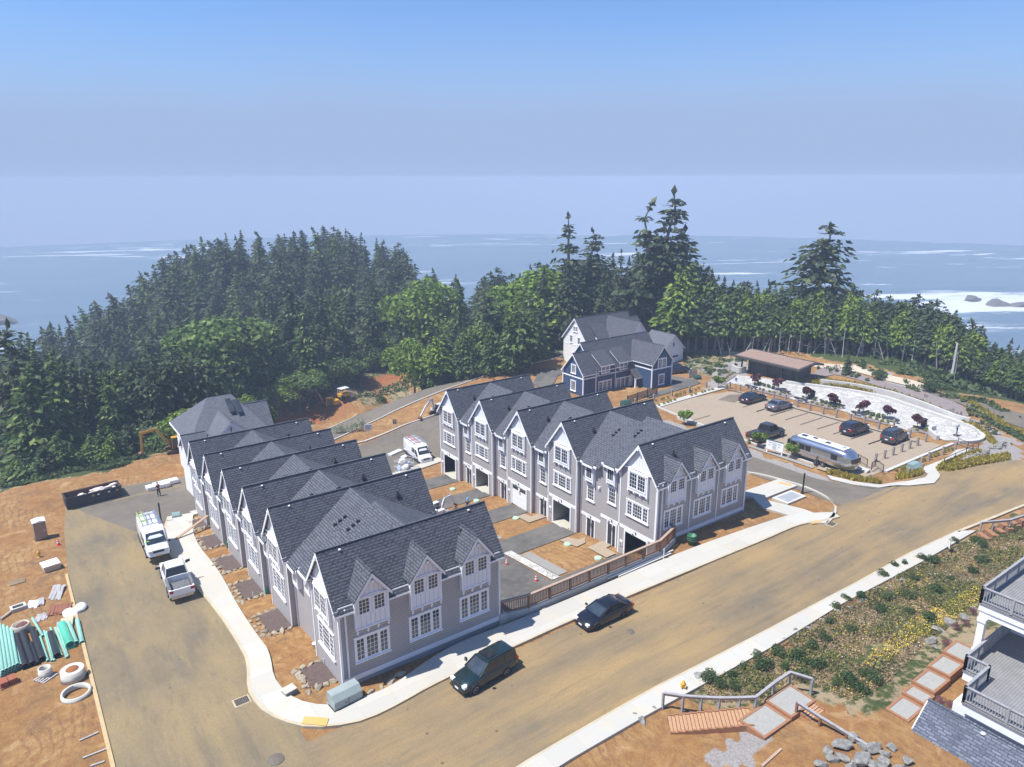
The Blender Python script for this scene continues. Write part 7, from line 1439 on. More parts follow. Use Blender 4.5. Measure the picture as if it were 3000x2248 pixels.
# ---------------------------------------------------------------- vegetation
def leafmat(name, a, b_, tip=None, rv=.5):
    m, n, b = newmat(name); b.inputs['Roughness'].default_value = .75; b.inputs['Specular IOR Level'].default_value = .25
    oi = N(n, 'ObjectInfo'); ge = N(n, 'NewGeometry'); f = math_(n, 'ADD', math_(n, 'MULTIPLY', oi.outputs['Random'], rv), math_(n, 'MULTIPLY', ge.outputs['Random Per Island'], 1-rv))
    col = mix(n, f, a, b_)
    if tip is not None: col = mix(n, math_(n, 'MULTIPLY', math_(n, 'GREATER_THAN', ge.outputs['Random Per Island'], .8), .7), col, tip)
    n.links.new(col, b.inputs['Base Color'])
    tr = N(n, 'BsdfTranslucent'); n.links.new(col, tr.inputs['Color']); mx = N(n, 'MixShader'); mx.inputs[0].default_value = .28; out = n.nodes['Material Output']
    n.links.new(b.outputs[0], mx.inputs[1]); n.links.new(tr.outputs[0], mx.inputs[2]); n.links.new(mx.outputs[0], out.inputs['Surface']); return m
DKG = leafmat('dark spruce needles', (.045, .068, .034), (.095, .122, .055), (.155, .185, .08))
MDG = leafmat('mid green needles', (.07, .12, .035), (.14, .195, .055), (.24, .30, .08))
BRG = leafmat('bright young foliage', (.11, .18, .025), (.22, .31, .05), (.32, .40, .08))
BRG2 = leafmat('fresh alder leaves', (.075, .13, .03), (.15, .22, .055), (.24, .32, .09))
SHG = leafmat('scrub leaves', (.05, .085, .03), (.10, .14, .05), (.17, .20, .08))
BARK = mat('grey conifer bark', (.16, .13, .11), (.27, .24, .21), 5, .95, bmp=.5); DEADW = mat('bleached dead wood', (.50, .48, .44), (.36, .34, .31), 4, .9)
class LC:   # leaf cloud: many little quads
    def __init__(s): s.V = []
    def add(s, C, size, up=.35, asp=1.8, rs=None, dirs=None):
        rs = rs or np.random.RandomState(1); n_ = len(C); C = np.asarray(C, float)
        d = rs.normal(size=(n_, 3)) if dirs is None else np.asarray(dirs, float)+rs.normal(size=(n_, 3))*.35
        d /= np.linalg.norm(d, axis=1)[:, None]+1e-9; e = rs.normal(size=(n_, 3)); e[:, 2] *= up; e -= (e*d).sum(1)[:, None]*d; e /= np.linalg.norm(e, axis=1)[:, None]+1e-9
        sz = (size*rs.uniform(.6, 1.35, n_))[:, None] if np.isscalar(size) else (size*rs.uniform(.6, 1.35, n_))[:, None]
        a = d*sz*asp*.5; b_ = e*sz*.5; s.V.append(np.stack([C-a, C+b_*.9-a*.1, C+a, C-b_*.9-a*.1], 1)); return s
    def mesh(s, name, m):
        V = np.concatenate(s.V).reshape(-1, 3); me = bpy.data.meshes.new(name); n_ = len(V)//4; me.vertices.add(len(V)); me.vertices.foreach_set('co', V.ravel()); me.loops.add(len(V)); me.loops.foreach_set('vertex_index', np.arange(len(V), dtype=np.int32))
        me.polygons.add(n_); me.polygons.foreach_set('loop_start', np.arange(0, len(V), 4, dtype=np.int32)); me.polygons.foreach_set('loop_total', np.full(n_, 4, dtype=np.int32)); me.update(); me.materials.append(m); return me
def conifer(seed, m, rad=.2, z0=.12, dens=1., gap=.12, droop=.25, sprays=15, limb=False, lean=0., size=.026, power=.85):
    """unit-height tree: returns (trunk mesh, crown mesh)"""
    rs = np.random.RandomState(seed); L_ = LC(); C = []; D = []; Z = []; tk = MB(); tk.local = True
    wob = [(rs.normal()*.006, rs.normal()*.006) for _ in range(9)]; pts = [Vector((wob[i][0]*i*.5+lean*(i/8)**2, wob[i][1]*i*.5, i/8)) for i in range(9)]
    for i in range(8): tk.cyl(pts[i]-Vector((0,0,.05 if i == 0 else 0)), pts[i+1], .021*(1-i/8.3)**.9+.001, .021*(1-(i+1)/8.3)**.9+.001, 7, caps=False)
    nw = int(34*dens)
    for k in range(nw):
        t = z0+(1-z0)*(k+rs.uniform(-.4,.4))/nw
        if rs.rand() < gap: continue
        f = (t-z0)/(1-z0); r = rad*(1-f)**power*(.55+.45*min(1, f*5+.35))
        nb = max(3, int((5+5*(1-f))*1)); a0 = rs.uniform(0, 6.28); ii = min(7, int(t*8)); base = pts[ii].lerp(pts[ii+1], t*8-ii)
        for j in range(nb):
            a = a0+j*2*PI/nb+rs.uniform(-.35,.35); l = r*rs.uniform(.6,1.22); dz = droop*rs.uniform(.4,1.4)*l; c, s_ = math.cos(a), math.sin(a); up = .12*l
            if limb and rs.rand() < .6: tk.cyl(base, (base.x+c*l, base.y+s_*l, base.z-dz), .004, .0015, 4, caps=False)
            ns = max(2, int(sprays*l/rad+1.5))
            for q in range(ns):
                u_ = (q+.6)/ns; w_ = (.10+.16*u_)*l; x = base.x+c*l*u_+rs.normal()*w_*.5; y = base.y+s_*l*u_+rs.normal()*w_*.5; z = base.z+up*math.sin(u_*2.2)-dz*u_**1.4+rs.normal()*.007
                C.append((x, y, z)); D.append((c*.9, s_*.9, -.2-.3*u_)); Z.append(size*(1.25-.5*f))
    C.append(tuple(pts[8])); D.append((0,0,1)); Z.append(.03); C.append(tuple(pts[8]-Vector((0,0,.02)))); D.append((0,.2,1)); Z.append(.03)
    L_.add(C, np.array(Z), .5, 1.9, rs, D); tr = tk.build('trunk', BARK); me_t = tr.data; bpy.data.objects.remove(tr); return me_t, L_.mesh('crown', m)
def broad(seed, m, rx=.55, n_=1500, size=.07, lumps=9):
    rs = np.random.RandomState(seed); L_ = LC(); C = []; D = []
    for k in range(lumps):
        a = rs.uniform(0, 6.28); rr = rs.uniform(0, rx*.62); cz = rs.uniform(.38, .76)*(1-.25*rr/rx); cx, cy = rr*math.cos(a), rr*math.sin(a); q = rs.normal(size=(n_//lumps, 3)); q /= np.linalg.norm(q, axis=1)[:, None]; q[:, 2] = np.where(q[:, 2] < -.3, -q[:, 2], q[:, 2]); rad_ = rs.uniform(.2, .3)*rx/.55
        s_ = rad_*rs.uniform(.72, 1.05, len(q))[:, None]; C.append(np.array([cx, cy, cz])+q*s_*np.array([1, 1, .85])); D.append(np.cross(q, rs.normal(size=q.shape)))
    L_.add(np.concatenate(C), size, 1, 1.3, rs, np.concatenate(D)); tk = MB(); tk.local = True; tk.cyl((0,0,-.05),(.01,.01,.5),.022,.01,6,False)
    for k in range(4): a = k*1.6; tk.cyl((0,0,.25),(.25*math.cos(a)*rx/.55,.25*math.sin(a)*rx/.55,.6),.01,.004,4,False)
    tr = tk.build('trunk', BARK); me_t = tr.data; bpy.data.objects.remove(tr); return me_t, L_.mesh('crown', m)
PRO = {'dark': [conifer(s, DKG, rad=r, z0=z, gap=g, size=sz, power=(.85,.6,.75,.55,.7,.5)[s-1]) for s, r, z, g, sz in ((1,.21,.04,.05,.028),(2,.27,.06,.06,.031),(3,.19,.08,.1,.027),(4,.31,.03,.06,.033),(5,.25,.08,.14,.03),(6,.30,.1,.1,.033))],
       'mid': [conifer(s, MDG, rad=r, z0=z, gap=.1, size=.03) for s, r, z in ((11,.22,.1),(12,.18,.15),(13,.25,.08))],
       'open': [conifer(s, DKG, rad=r, z0=z, dens=.8, gap=.3, droop=.12, sprays=14, limb=True, lean=l, size=.024, power=pw) for s, r, z, l, pw in ((21,.17,.22,.03,.7),(22,.20,.3,-.04,.6),(23,.15,.25,.02,.75))],
       'edge': [conifer(s, m, rad=.24, z0=.34, dens=.95, gap=.08, size=.042, sprays=15, power=.7) for s, m in ((31, MDG),(32, BRG),(33, DKG),(34, BRG2))],
       'broad': [broad(s, m, n_=3600, size=.045, lumps=12) for s, m in ((41, BRG2),(42, BRG),(43, MDG))]}
_cnt = {}
def tree(kind, u, v, h, name, label, group=None, wide=1., z=None, idx=None):
    P = PRO[kind]; i = rnd.randrange(len(P)) if idx is None else idx; me_t, me_c = P[i]
    z = t1(u, v) if z is None else z; t = thing(name, label, 'tree', (u, v, z), rnd.uniform(0, 6.28), group); t.scale = (h*wide, h*wide, h)
    for nm, me_ in (('trunk', me_t), ('crown', me_c)): o = bpy.data.objects.new(nm, me_); COL.objects.link(o); o.parent = t
    return t
SKX = [-300,-200,0,100,250,300,340,420,520,560,620,680,740,800,860,930,1000,1080,1150,1200,1260,1310,1345,1390,1410,1440,1480,1510,1560,1600,1640,1700,1780,1850,1890,1960,2000,2050,2100,2200,2300,2500,2600,2700,2800,2880,2950,3000,3300]
SKY_ = [930,930,925,905,875,855,800,750,722,690,692,675,680,692,668,664,675,695,712,728,770,780,822,835,790,775,800,790,775,765,755,735,722,715,700,690,720,770,800,812,830,838,850,868,885,915,965,1005,1060]
def sky_at(x): return float(np.interp(x, SKX, SKY_))
def edge_y(x): return float(np.interp(x, [-300,0,250,500,740,850,900,976,1102,1186,1270,1640], [1320,1290,1250,1230,1232,1198,1172,1144,1090,1064,1048,1028]))
# the wooded headland: rows of spruces, nearest row first
count = 0; placed = []
for D in (106, 114, 124, 135, 146, 158, 170, 182, 195, 208, 222, 236, 252):
    wd = 6.6 if D < 200 else 7.6; stepx = wd/D*2110*.92; x = -160+rnd.uniform(0, stepx)
    while x < 1640:
        xx = x+rnd.uniform(-.3,.3)*stepx; DD = D+rnd.uniform(-4, 4); q = GD(xx, 523, DD); u, v = q[0], q[1]; z = t1(u, v); x += stepx
        if xx > 560 and DD < 112: continue
        if xx > 900 and DD < 120: continue
        if xx > 1180 and (DD > 205 or DD < 124): continue
        if xx > 1450 and (DD > 185 or DD < 132): continue
        if xx > 1555 and DD < 142: continue
        top = sky_at(xx)+rnd.uniform(-6, 22); hmax = HZ(xx, top, (u, v))-z; h = rnd.uniform(11.5, 17.5) if D > 130 else rnd.uniform(10, 15)
        if D > 200: h = min(max(hmax, 7), 19)
        h = min(h, hmax)
        if h < 5 or PXL(u, v, z)[1] > edge_y(xx)+8: continue
        placed.append((xx, DD, u, v, z, h))
print('headland trees', len(placed))
for xx, DD, u, v, z, h in placed:
    r = rnd.random(); py = 1124; near = DD < 128
    kind = 'dark' if r < .66 else 'open' if r < .78 else 'mid' if r < .96 or DD > 150 else 'broad'
    if near and r > .5: kind = 'mid'
    if (180 < xx < 420 and 125 < DD < 175 and r > .45) or (600 < xx < 720 and 150 < DD < 175 and r > .5): kind = 'broad'; h *= .62
    lab = {'dark': ('spruce', 'dark spruce in the dense wood covering the headland', 'dark spruces on the headland'), 'open': ('spruce', 'thin ragged spruce among the dense trees of the headland', 'ragged spruces on the headland'),
           'mid': ('spruce', 'mid green conifer among the darker spruces of the headland', 'mid green conifers on the headland'), 'broad': ('alder', 'rounded light green broadleaf tree on the headland slope', 'light green broadleaf trees on the headland')}[kind]
    tree(kind, u, v, h, lab[0], lab[1], lab[2], rnd.uniform(1.0, 1.5), z)
def treepx(kind, x, D, top, name, label, group=None, wide=1., idx=None, h=None):
    q = GD(x, 523, D); u, v = q[0], q[1]; z = t1(u, v); hh = HZ(x, top, (u, v))-z if h is None else h; return tree(kind, u, v, hh, name, label, group, wide, z, idx)
# centre-right stand behind the houses
for x, D, top, k, l_ in ((1680,139,628,'open','tall thin spruce standing left of the highest twin spruces'),(1905,136,585,'open','left one of the two highest spruces'),(1958,138,558,'open','highest spruce of all, ragged and leaning slightly'),(1735,146,668,'open','gaunt spruce between the tall thin one and the highest twins'),(2035,140,668,'open','broad wind-swept spruce just right of the highest twins')): treepx(k, x, D, top, 'spruce', l_, None, 1.25 if x != 2035 else 1.5)
for i in range(44):
    x = 1560+i*13.5+rnd.uniform(-8,8); D = rnd.choice((136,144,152,160)); treepx('dark' if rnd.random() < .75 else 'open', x, D, sky_at(x)+rnd.uniform(2, 60), 'spruce', 'dark spruce in the tall stand behind the white house', 'dark spruces behind the white house', rnd.uniform(.9,1.2))
for i in range(42):
    x = 1240+i*7.9+rnd.uniform(-8,8); D = rnd.choice((118,122,127,132))+max(0, x-1500)*.03; top = np.interp(x, [1240,1400,1500,1600,1700,2000], [1000,935,890,860,855,900])+rnd.uniform(-15,55)-(D-118)*1.5; treepx(rnd.choice(('mid','mid','mid','edge')), x, D, top, 'young_conifer', 'bright green young tree in the thicket behind the upper road', 'young trees behind the upper road', rnd.uniform(1.1,1.5))
for i in range(30):
    x = 1660+i*12+rnd.uniform(-8,8); treepx(rnd.choice(('mid','dark','mid','edge')), x, rnd.uniform(141,147), rnd.uniform(850,900), 'young_conifer', 'green conifer closing the view just behind the white house roofs', 'conifers just behind the white house', rnd.uniform(1.2,1.5))
# lone tall spruce and the row along the right
treepx('dark', 2438, 143, 655, 'spruce', 'lone tall spruce rising above the tree row at the right', None, 1.5, 3)
for row_, (D, n_, lab) in enumerate(((128.5, 56, 'bare-trunked conifer with a light green top, front of the row behind the car park'), (133, 52, 'conifer in the second rank of the tree row behind the car park'), (139, 44, 'dark conifer at the back of the tree row behind the car park'))):
    for i in range(n_):
        x = 2010+i*(1180/n_)+rnd.uniform(-9,9); top = sky_at(x)+(rnd.uniform(45,85), rnd.uniform(12,50), rnd.uniform(-14,22))[row_]
        De = D+(1.5 if x < 2300 else 0)-max(0, x-2750)*.012; k = ('edge','edge','dark')[row_]; idx = (rnd.choice((1,1,3,0,0,2)) if row_ == 0 else rnd.choice((0,2,2,1)) if row_ == 1 else None)
        treepx(k, x, De, top, 'spruce' if row_ == 2 else 'edge_conifer', lab, ('front rank behind the car park','second rank behind the car park','back rank behind the car park')[row_], rnd.uniform(1.0,1.35), idx)
for i in range(26):
    x = 2150+i*30+rnd.uniform(-12,12); q = GD(x, 523, 126.6+rnd.uniform(-1,1.2)-max(0, x-2750)*.012); z = t1(q[0], q[1]); mb = MB(); a = Vector((q[0], q[1], z-.1)); l = rnd.uniform(2,5.5); b_ = a+Vector((rnd.uniform(-1.6,1.6), rnd.uniform(-1,1), l)); mb.cyl(a, b_, .1, .03, 6)
    for j in range(6): f = rnd.uniform(.2,.95); p = a.lerp(b_, f); mb.cyl(p, p+Vector((rnd.uniform(-1,1), rnd.uniform(-1,1), rnd.uniform(-.1,.7))), .03, .01, 4)
    tag(mb.build('dead_trunk', DEADW, base=tuple(a)), 'bleached dead trunk at the foot of the right tree row', 'dead tree', 'dead trunks below the right tree row')
q = gz_(2790,1095,.3); mb = MB(); mb.cyl(q, (q[0]+.5,q[1]+.2,q[2]+4.6), .2, .13, 9); tag(mb.build('snag', DEADW, base=q), 'thick pale broken trunk standing in the right tree row', 'dead tree')
# left foreground trees and thicket
b1 = gz_(100,1367,-5); tree('open', b1[0], b1[1], HZ(60,945,b1)-b1[2], 'spruce', 'big gnarled spruce with mossy limbs at the far left', None, 1.35, b1[2], 1)
b2 = gz_(222,1344,-5); tree('open', b2[0], b2[1], HZ(192,1040,b2)-b2[2], 'spruce', 'conical yellow-green spruce right of the gnarled spruce at the left', None, 1.3, b2[2], 2)
for i in range(34):
    x = -60+i*19+rnd.uniform(-8,8); D = np.interp(x, [-60,200,560], [106,107,110])+rnd.uniform(-4,4); treepx(rnd.choice(('dark','mid','mid','dark')), x, D, np.interp(x, [-60,200,400,560], [1010,1060,1010,1000])+rnd.uniform(0,90), 'spruce', 'dark spruce in the near edge of the wood at the left', 'dark spruces at the left wood edge', rnd.uniform(1,1.3))
for i in range(52):
    x = -40+i*15+rnd.uniform(-8,8); D = np.interp(x, [-40,200,400,560,760], [98,100,102,105,108])+rnd.uniform(-3,3); treepx(rnd.choice(('broad','mid','mid','edge')), x, D, 0, 'young_conifer', 'leafy light green young tree along the near edge of the left wood', 'young trees at the left wood edge', rnd.uniform(1.2,1.7), h=rnd.uniform(2.4,6))
for i in range(46):
    x = 640+i*15.5+rnd.uniform(-9,9); b_ = gz_(x, edge_y(x)+rnd.uniform(-26,-2), -8); tree(rnd.choice(('broad','mid','broad','edge')), b_[0], b_[1], rnd.uniform(3.5,7.5), 'young_conifer', 'bright green young tree above the red earth slope', 'young trees above the red earth slope', rnd.uniform(1.2,1.6), b_[2])
treepx('broad', 1190, 121, 985, 'alder', 'brightest yellow-green alder at the middle of the wood edge', None, .9, 1); treepx('open', 1425, 124, 840, 'spruce', 'yellow-green open-crowned pine left of the thicket behind the upper road', None, 1.6, 0)
for i in range(70):
    x = -60+i*12+rnd.uniform(-7,7)
    if x > 800: break
    b_ = gz_(x, edge_y(x)+rnd.uniform(-34,14), -6)
    if b_[1] < 51: continue
    tree('broad', b_[0], b_[1], rnd.uniform(2.2,4.2), 'alder_bush', 'bright green leafy bush along the lower edge of the left wood', 'bright bushes below the left wood', rnd.uniform(1.2,1.8), b_[2], rnd.choice((0,1,1,0)))
# ground cover as one mass: undergrowth of the woods
rs = np.random.RandomState(5); L_ = LC(); C = []
def scatter(poly, n_, hmax, clump=.0, seed=0, jit=0):
    r_ = np.random.RandomState(seed); xs = [p[0] for p in poly]; ys = [p[1] for p in poly]; U_ = r_.uniform(min(xs), max(xs), n_*4); V_ = r_.uniform(min(ys), max(ys), n_*4); k = inpoly(U_, V_, poly)
    if clump: k &= (vnoise(U_, V_, 1.5, seed)+vnoise(U_, V_, .6, seed+1)*.6) > clump
    U_, V_ = U_[k][:n_], V_[k][:n_]; hh = hmax*r_.rand(len(U_))**1.3*(.6+.5*vnoise(U_, V_, .9, seed+2)); return np.stack([U_, V_, T(U_, V_)+np.maximum(hh, .02)], 1)
woods = PXT([(0,1290),(250,1255),(500,1235),(600,1235),(740,1228),(850,1194),(900,1168),(976,1140),(1102,1086),(1186,1060),(1270,1044),(1640,1026)])+[(90,62),(99,40),(99,16),(97,6),(110,4),(130,60),(80,150),(-60,170),(-70,60)]
C = scatter(woods, 52000, 1.5, 0, 7); L_.add(C, .75, .6, 1.2, rs); o = bpy.data.objects.new('undergrowth', L_.mesh('undergrowth', SHG)); COL.objects.link(o); tag(o, 'low green undergrowth covering the ground under the woods', 'undergrowth', kind='stuff')
L_ = LC()
for poly, n_, h_, cl, sd in ((PX([(0,1330),(200,1285),(500,1285),(560,1300),(430,1345),(350,1385),(250,1400),(100,1420),(0,1450)], -4.6), 9000, .7, -.1, 3), (PXT([(940,1212),(1000,1192),(1090,1150),(1150,1122),(1250,1088),(1350,1062),(1640,1034),(1640,1040),(1400,1074),(1250,1112),(1110,1158),(1000,1208),(900,1250)]), 6000, .4, .0, 4), (PXT([(1600,1036),(1640,1038),(1500,1062),(1400,1085),(1330,1110),(1300,1115),(1400,1078)]), 1200, .4, .1, 5),
                            (PX([(2500,1055),(2700,1090),(2850,1130),(3000,1200),(3000,1225),(2800,1150),(2650,1115),(2500,1075)], .3), 4000, .6, .1, 6), (PX([(1990,1035),(2100,1040),(2190,1060),(2170,1100),(2080,1105),(2010,1075)], -1.8), 1500, .3, .1, 8), (PX([(2830,1190),(2900,1240),(3000,1300),(3000,1275),(2900,1225)], -1), 1500, .35, 0, 9)):
    L_.add(scatter(poly, n_, h_, cl, sd), .34, .7, 1.3, rs)
o = bpy.data.objects.new('scrub', L_.mesh('scrub', SHG)); COL.objects.link(o); tag(o, 'patchy low scrub on the banks and along the wood edges', 'scrub', kind='stuff')
# the planted bank at the lower right
bankp = PX([(2010,1990),(2080,1985),(2280,1893),(2450,1778),(2700,1645),(2900,1545),(3050,1510)], -.1)+PX([(3000,1650),(2900,1720),(2830,1800),(2700,1900),(2600,2010),(2500,2060)], .7)+PX([(2440,2040),(2370,1990),(2310,2000),(2230,2040),(2120,2035)], .4)
L_ = LC(); L_.add(scatter(bankp, 20000, .34, .02, 21), .10, .8, 2.0, rs); o = bpy.data.objects.new('meadow_grass', L_.mesh('meadow_grass', leafmat('meadow grass', (.09,.115,.035), (.21,.22,.08), (.38,.31,.16)))); COL.objects.link(o); tag(o, 'rough green and straw coloured grass on the planted bank', 'grass', kind='stuff')
L_ = LC(); L_.add(scatter(bankp, 30000, .22, -.6, 24), .085, .8, 2.2, rs); o = bpy.data.objects.new('dry_grass', L_.mesh('dry_grass', leafmat('dry straw grass', (.24,.17,.09), (.40,.31,.18)))); COL.objects.link(o); tag(o, 'dry straw between the green clumps of the planted bank', 'grass', kind='stuff')
def flowers(name, col, n_, thr, sd, sz, label, poly=None):
    L_ = LC(); c = scatter(poly or bankp, n_, .3, thr, sd); c[:, 2] += .12; L_.add(c, sz, 1, 1.0, rs); o = bpy.data.objects.new(name, L_.mesh(name, mat(name+' petals', col, rough=.8))); COL.objects.link(o); tag(o, label, 'flowers', kind='stuff')
flow1 = PX([(2560,1900),(2700,1800),(2860,1720),(2900,1760),(2800,1830),(2690,1880),(2600,1950),(2520,1960)], .5)
flowers('yellow_flowers', (.72, .55, .03), 2200, -.1, 31, .06, 'scattered yellow wildflowers over the planted bank'); flowers('yellow_flower_drift', (.78, .60, .03), 2000, -.45, 34, .06, 'dense drift of yellow wildflowers near the gravel steps', flow1); flowers('white_flowers', (.75, .75, .72), 700, .35, 37, .06, 'scattered white wildflowers on the planted bank'); flowers('red_flowers', (.5, .02, .04), 120, .75, 39, .08, 'few red wildflowers on the planted bank')
SHP = []
for s_, m in ((51, SHG),(52, SHG),(53, leafmat('deep green shrub', (.035,.07,.025), (.075,.12,.04), (.13,.18,.06)))): SHP.append(broad(s_, m, .75, 900, .075, 7)[1])
def shrub(u, v, h, label, group, name='shrub', mesh=None, wide=1., cat='shrub'):
    o = bpy.data.objects.new(name, mesh or rnd.choice(SHP)); COL.objects.link(o); o.location = (u, v, t1(u, v)-.28*h); o.scale = (h*wide, h*wide, h*1.2); o.rotation_euler = (0, 0, rnd.uniform(0, 6.28)); return tag(o, label, cat, group)
sh_px = [(2070,1995),(2110,2010),(2140,1985),(2180,1960),(2150,2020),(2220,1930),(2240,1960),(2280,1915),(2300,1960),(2330,1930),(2420,1880),(2430,1830),(2450,1785),(2480,1760),(2520,1755),(2490,1850),(2590,1690),(2620,1660),(2650,1655),(2680,1700),(2700,1640),(2730,1650),(2800,1590),(2860,1590),(2880,1610),(2920,1570),(2960,1560),(2870,1650),(2850,1680),(2580,1790),(2600,1760),(2660,1750),(2740,1740),(2660,1800),(2530,1980),(2480,2000),(2520,2030),(2450,2010),(2400,1960),(2370,1950),(2350,1985),(2560,2000),(2720,1820),(2780,1700),(2380,1900)]
for i, (x, y) in enumerate(sh_px): b_ = gz_(x, y, .1); shrub(b_[0], b_[1], rnd.uniform(.45,.85), 'bushy dark green shrub on the planted bank', 'green shrubs on the planted bank', wide=rnd.uniform(1.0,1.5))
PINK = broad(61, leafmat('pink heather', (.16,.05,.07), (.30,.13,.15), (.10,.12,.05)), .8, 800, .06, 6)[1]
for x, y in ((2800,1845),(2830,1835),(2770,1890),(2785,1905),(2850,1800),(2780,2075),(2750,2060)): b_ = gz_(x, y, .9); shrub(b_[0], b_[1], .5, 'low pink and red flowering heather beside the upper gravel steps', 'heathers by the gravel steps', mesh=PINK)
# plaza planting
TUF = broad(71, leafmat('yellow green tuft', (.20,.22,.03), (.34,.34,.06), (.42,.38,.08)), .8, 300, .14, 5)[1]; GRS = broad(72, leafmat('tall grey green grass', (.12,.15,.06), (.20,.24,.10), (.28,.30,.16)), .45, 500, .12, 5)[1]
for F, lst in ((Lp, [(433,580),(497,640),(545,652),(605,670),(665,685),(733,705),(785,690),(1000,735),(1100,795),(1157,815),(1220,830),(1290,845),(1358,865),(1403,850),(1640,900),(1770,970),(1848,990),(1915,1010),(170,440),(185,430),(150,455),(130,475),(110,490),(85,515),(60,540),(370,1260),(120,600)]), (Rp, [(190,890),(270,912),(335,935),(405,950),(740,1040),(700,1000),(850,1025),(835,1045),(500,1500),(555,1480),(597,1470),(645,1450),(680,1440),(715,1425),(752,1412),(790,1390),(825,1385),(900,1345),(945,1335),(980,1320),(1060,1285),(1100,1270),(1140,1260)]), (lambda p: PQ(1600,880,4.424,p), [(1420,1300),(1500,1285),(1530,1275),(1580,1255),(1680,1230),(1700,1215),(1740,1205),(1800,1185),(1880,1165),(1940,1150),(1980,1120),(1460,1370),(1520,1350),(1570,1335),(1620,1320),(1665,1305),(1885,1240),(1930,1225),(2020,1200),(2060,1190),(2110,1175),(2150,1165),(905,1385),(965,1385)])):
    for x, y in F(lst): u, v = G(x, y, -1.0); shrub(u, v, .42, 'small yellow-green tuft in the beds around the car park', 'yellow green tufts around the car park', 'tuft', TUF, cat='plant')
for F, lst in ((Lp, [(495,590),(540,605),(592,620),(645,640),(1070,745),(1138,770),(1205,795),(1260,812),(1310,825),(1740,930),(1795,950),(1865,970),(1925,985),(100,440),(75,460),(35,480),(240,300),(290,310),(1465,480),(1560,495),(1610,505),(1635,490),(1170,405),(1310,430),(1380,440),(1740,545)]), (Rp, [(160,850),(290,885),(345,895),(215,870),(615,545),(640,550),(680,565),(730,585),(745,590),(1345,860),(1420,880),(1320,810),(1480,960),(1550,1000),(1640,1080)])):
    for x, y in F(lst): b_ = gz_(x, y, -1.0); shrub(b_[0], b_[1], .85, 'upright grey-green ornamental grass clump in the plaza beds', 'tall grass clumps in the plaza beds', 'grass_clump', GRS, cat='plant')
REDL = leafmat('purple plum leaves', (.055,.015,.022), (.12,.035,.05), (.20,.07,.08)); RT = broad(81, REDL, .5, 500, .12, 6)
PRO['plum'] = [RT]; PRO['sap'] = [broad(82, BRG, .45, 260, .15, 5)]
for i, (x, y) in enumerate(Lp([(460,585),(708,640),(1030,745),(1340,830),(1690,915)])+Rp([(388,895),(735,1005)])):
    u, v = G(x, y, LZ); tree('plum', u, v, 2.0, 'plum_tree', 'small purple-leaved tree beside one of the plaza benches', 'purple trees along the plaza')
for (x, y), l_ in ((Lp([(480,1300)])[0],'young staked tree in front of the notice board'),(Lp([(885,1440)])[0],'young tree beside the middle of the silver trailer'),(PQ(1600,1100,3.014,[(1215,440)])[0],'young tree just behind the right townhouse row'),(Lp([(20,620)])[0],'young tree at the pavilion end of the parking edge'),(Lp([(1500,470)])[0],'dark bushy young pine right of the pavilion')):
    b_ = gz_(x, y, -1.); tree('sap' if 'pine' not in l_ else 'dark', b_[0], b_[1], 2.3 if 'pine' not in l_ else 3.6, 'young_tree', l_, None, 1.1 if 'pine' not in l_ else 1.3)
for (x, y), l_ in ((Lp([(1840,520)])[0],'olive bushy shrub on the bank above the yellow grasses'),(Rp([(905,600)])[0],'dark round juniper on the bank near the upper right road'),(PQ(850,1000,2.38,[(640,440)])[0],'dark green broom bush beside the upper road')): b_ = gz_(x, y, -.8); shrub(b_[0], b_[1], 2.0 if 'olive' not in l_ else 1.8, l_, None)
CRM = broad(91, leafmat('cream flowering leaves', (.20,.24,.13), (.42,.44,.32), (.6,.6,.5)), .8, 900, .06, 7)[1]
for x, y, h in ((992,1270,1.5),(1020,1268,1.2),(1050,1262,1.9)): b_ = gz_(x, y, -5.6); shrub(b_[0], b_[1], h, 'cream flowering bush between the two far roads', 'cream flowering bushes', mesh=CRM)
# bands of yellow grass on the plaza edge and the near bank: nobody could count the blades
L_ = LC(); r5 = np.random.RandomState(9)
def bandgrass(lo, hi, n_, h, z=None, per=.9):
    A_ = resamp(lo, 200); B_ = resamp(hi, 200); k = r5.randint(0, 200, n_); f = r5.rand(n_)[:, None]; c = A_[k]*(1-f)+B_[k]*f+r5.normal(size=(n_, 2))*.08; zz = (T(c[:, 0], c[:, 1]) if z is None else z)+h*r5.rand(n_)*(.75+.35*np.sin(c[:, 0]*7/per)*np.sin(c[:, 1]*7/per)); L_.add(np.stack([c[:, 0], c[:, 1], zz], 1), .16, .6, 2.4, r5, np.tile((0, 0, 1.), (n_, 1)))
bandgrass([G(x, y, -.75) for x, y in Lp([(905,535),(1150,560),(1600,625),(1974,690)])+Rp([(400,610),(700,700),(1000,820),(1250,930),(1400,1000),(1520,1080),(1640,1200)])], [G(x, y, -.75) for x, y in Lp([(940,515),(1200,525),(1600,580),(1974,650)])+Rp([(450,580),(780,680),(1050,790),(1290,890),(1420,970),(1540,1060),(1640,1180)])], 16000, .55)
bandgrass([G(x, y, -.6) for x, y in Rp([(970,1500),(1100,1520),(1400,1440),(1800,1370)])], [G(x, y, -.6) for x, y in Rp([(975,1470),(1100,1450),(1400,1370),(1790,1320)])], 9000, .5)
bandgrass([G(x, y, -.7) for x, y in Rp([(500,1590),(640,1600),(780,1570)])], [G(x, y, -.7) for x, y in Rp([(520,1530),(650,1480),(780,1470)])], 3500, .45)
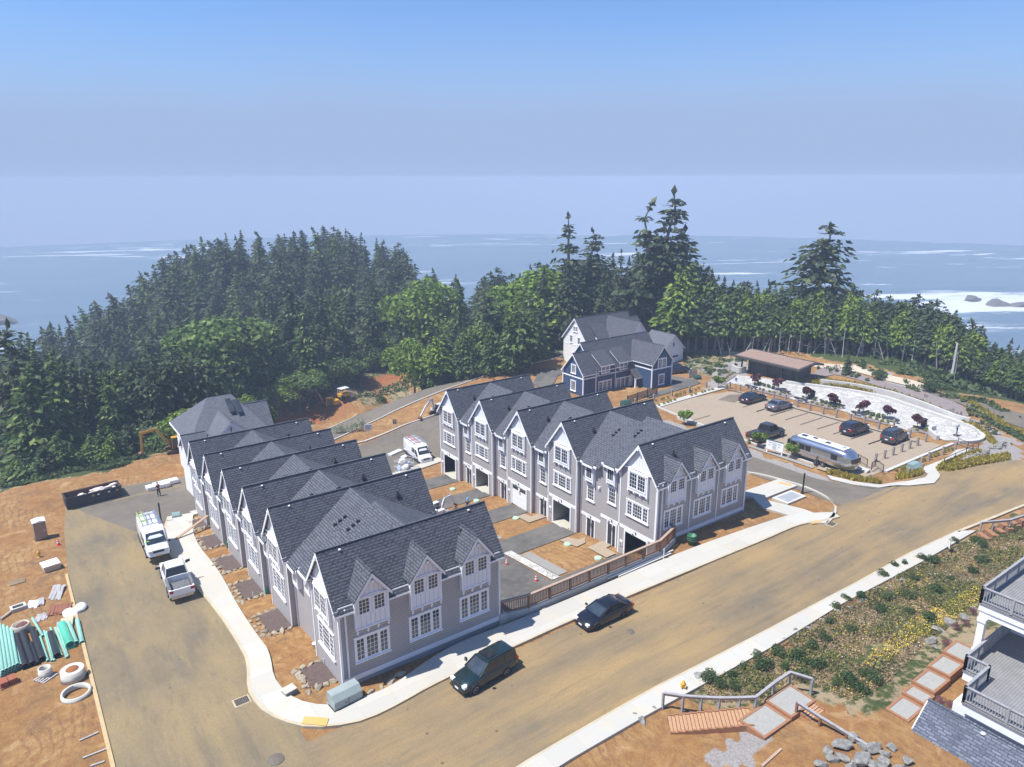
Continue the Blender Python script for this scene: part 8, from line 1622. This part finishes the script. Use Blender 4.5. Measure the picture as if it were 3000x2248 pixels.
bandgrass([G(x, y, -.7) for x, y in Rp([(-300,1500),(0,1570),(320,1620)])], [G(x, y, -.7) for x, y in Rp([(-280,1470),(0,1540),(300,1600)])], 3500, .4)
bandgrass([G(x, y, -.7) for x, y in Rp([(1000,1440),(1200,1380),(1400,1290),(1470,1280)])], [G(x, y, -.7) for x, y in Rp([(1040,1420),(1200,1350),(1400,1270),(1460,1260)])], 2500, .4)
bandgrass([G(x, y, -1.2) for x, y in Rp([(1180,680),(1400,790),(1600,920),(1800,1040),(1974,1130)])], [G(x, y, -1.2) for x, y in Rp([(1200,670),(1430,770),(1640,900),(1830,1020),(1974,1080)])], 5000, .35)
o = bpy.data.objects.new('ornamental_grass', L_.mesh('ornamental_grass', leafmat('golden ornamental grass', (.28,.22,.03), (.48,.38,.06), (.30,.30,.06)))); COL.objects.link(o); tag(o, 'bands of golden ornamental grass round the plaza and paths', 'ornamental grass', kind='stuff')
L_ = LC(); L_.add(np.concatenate([scatter([G(x, y, -.5) for x, y in Lp([(1140,470),(1360,450),(1974,600)])+Rp([(500,560),(860,670),(1180,800),(1350,870),(1300,720),(1060,600),(760,540),(420,480),(0,385)])+Lp([(1300,365),(1150,390)])], 2200, .5, .35, 61), scatter([G(x, y, -1) for x, y in Rp([(1350,900),(1700,1250),(1900,1300),(1700,1050),(1300,750)])], 1500, .4, .3, 62)]), .2, .6, 1.2, rs); o = bpy.data.objects.new('bed_planting', L_.mesh('bed_planting', leafmat('dusky bed plants', (.07,.09,.05), (.13,.10,.08), (.17,.2,.08)))); COL.objects.link(o); tag(o, 'small scattered plants in the purple-grey bark beds', 'plants', kind='stuff')
# ---------------------------------------------------------------- sea air
m = bpy.data.materials.new('sea haze'); m.use_nodes = True; n = m.node_tree; n.nodes.remove(n.nodes['Principled BSDF'])
pv = N(n, 'VolumePrincipled'); pv.inputs['Color'].default_value = (.68, .81, 1.0, 1); pv.inputs['Density'].default_value = .0008; pv.inputs['Anisotropy'].default_value = .0
n.links.new(pv.outputs[0], n.nodes['Material Output'].inputs['Volume'])
mb = MB(); mb.box(-1250, 1250, -1250, 1250, -92, 31.5); tag(mb.build('haze', m), kind='stuff')
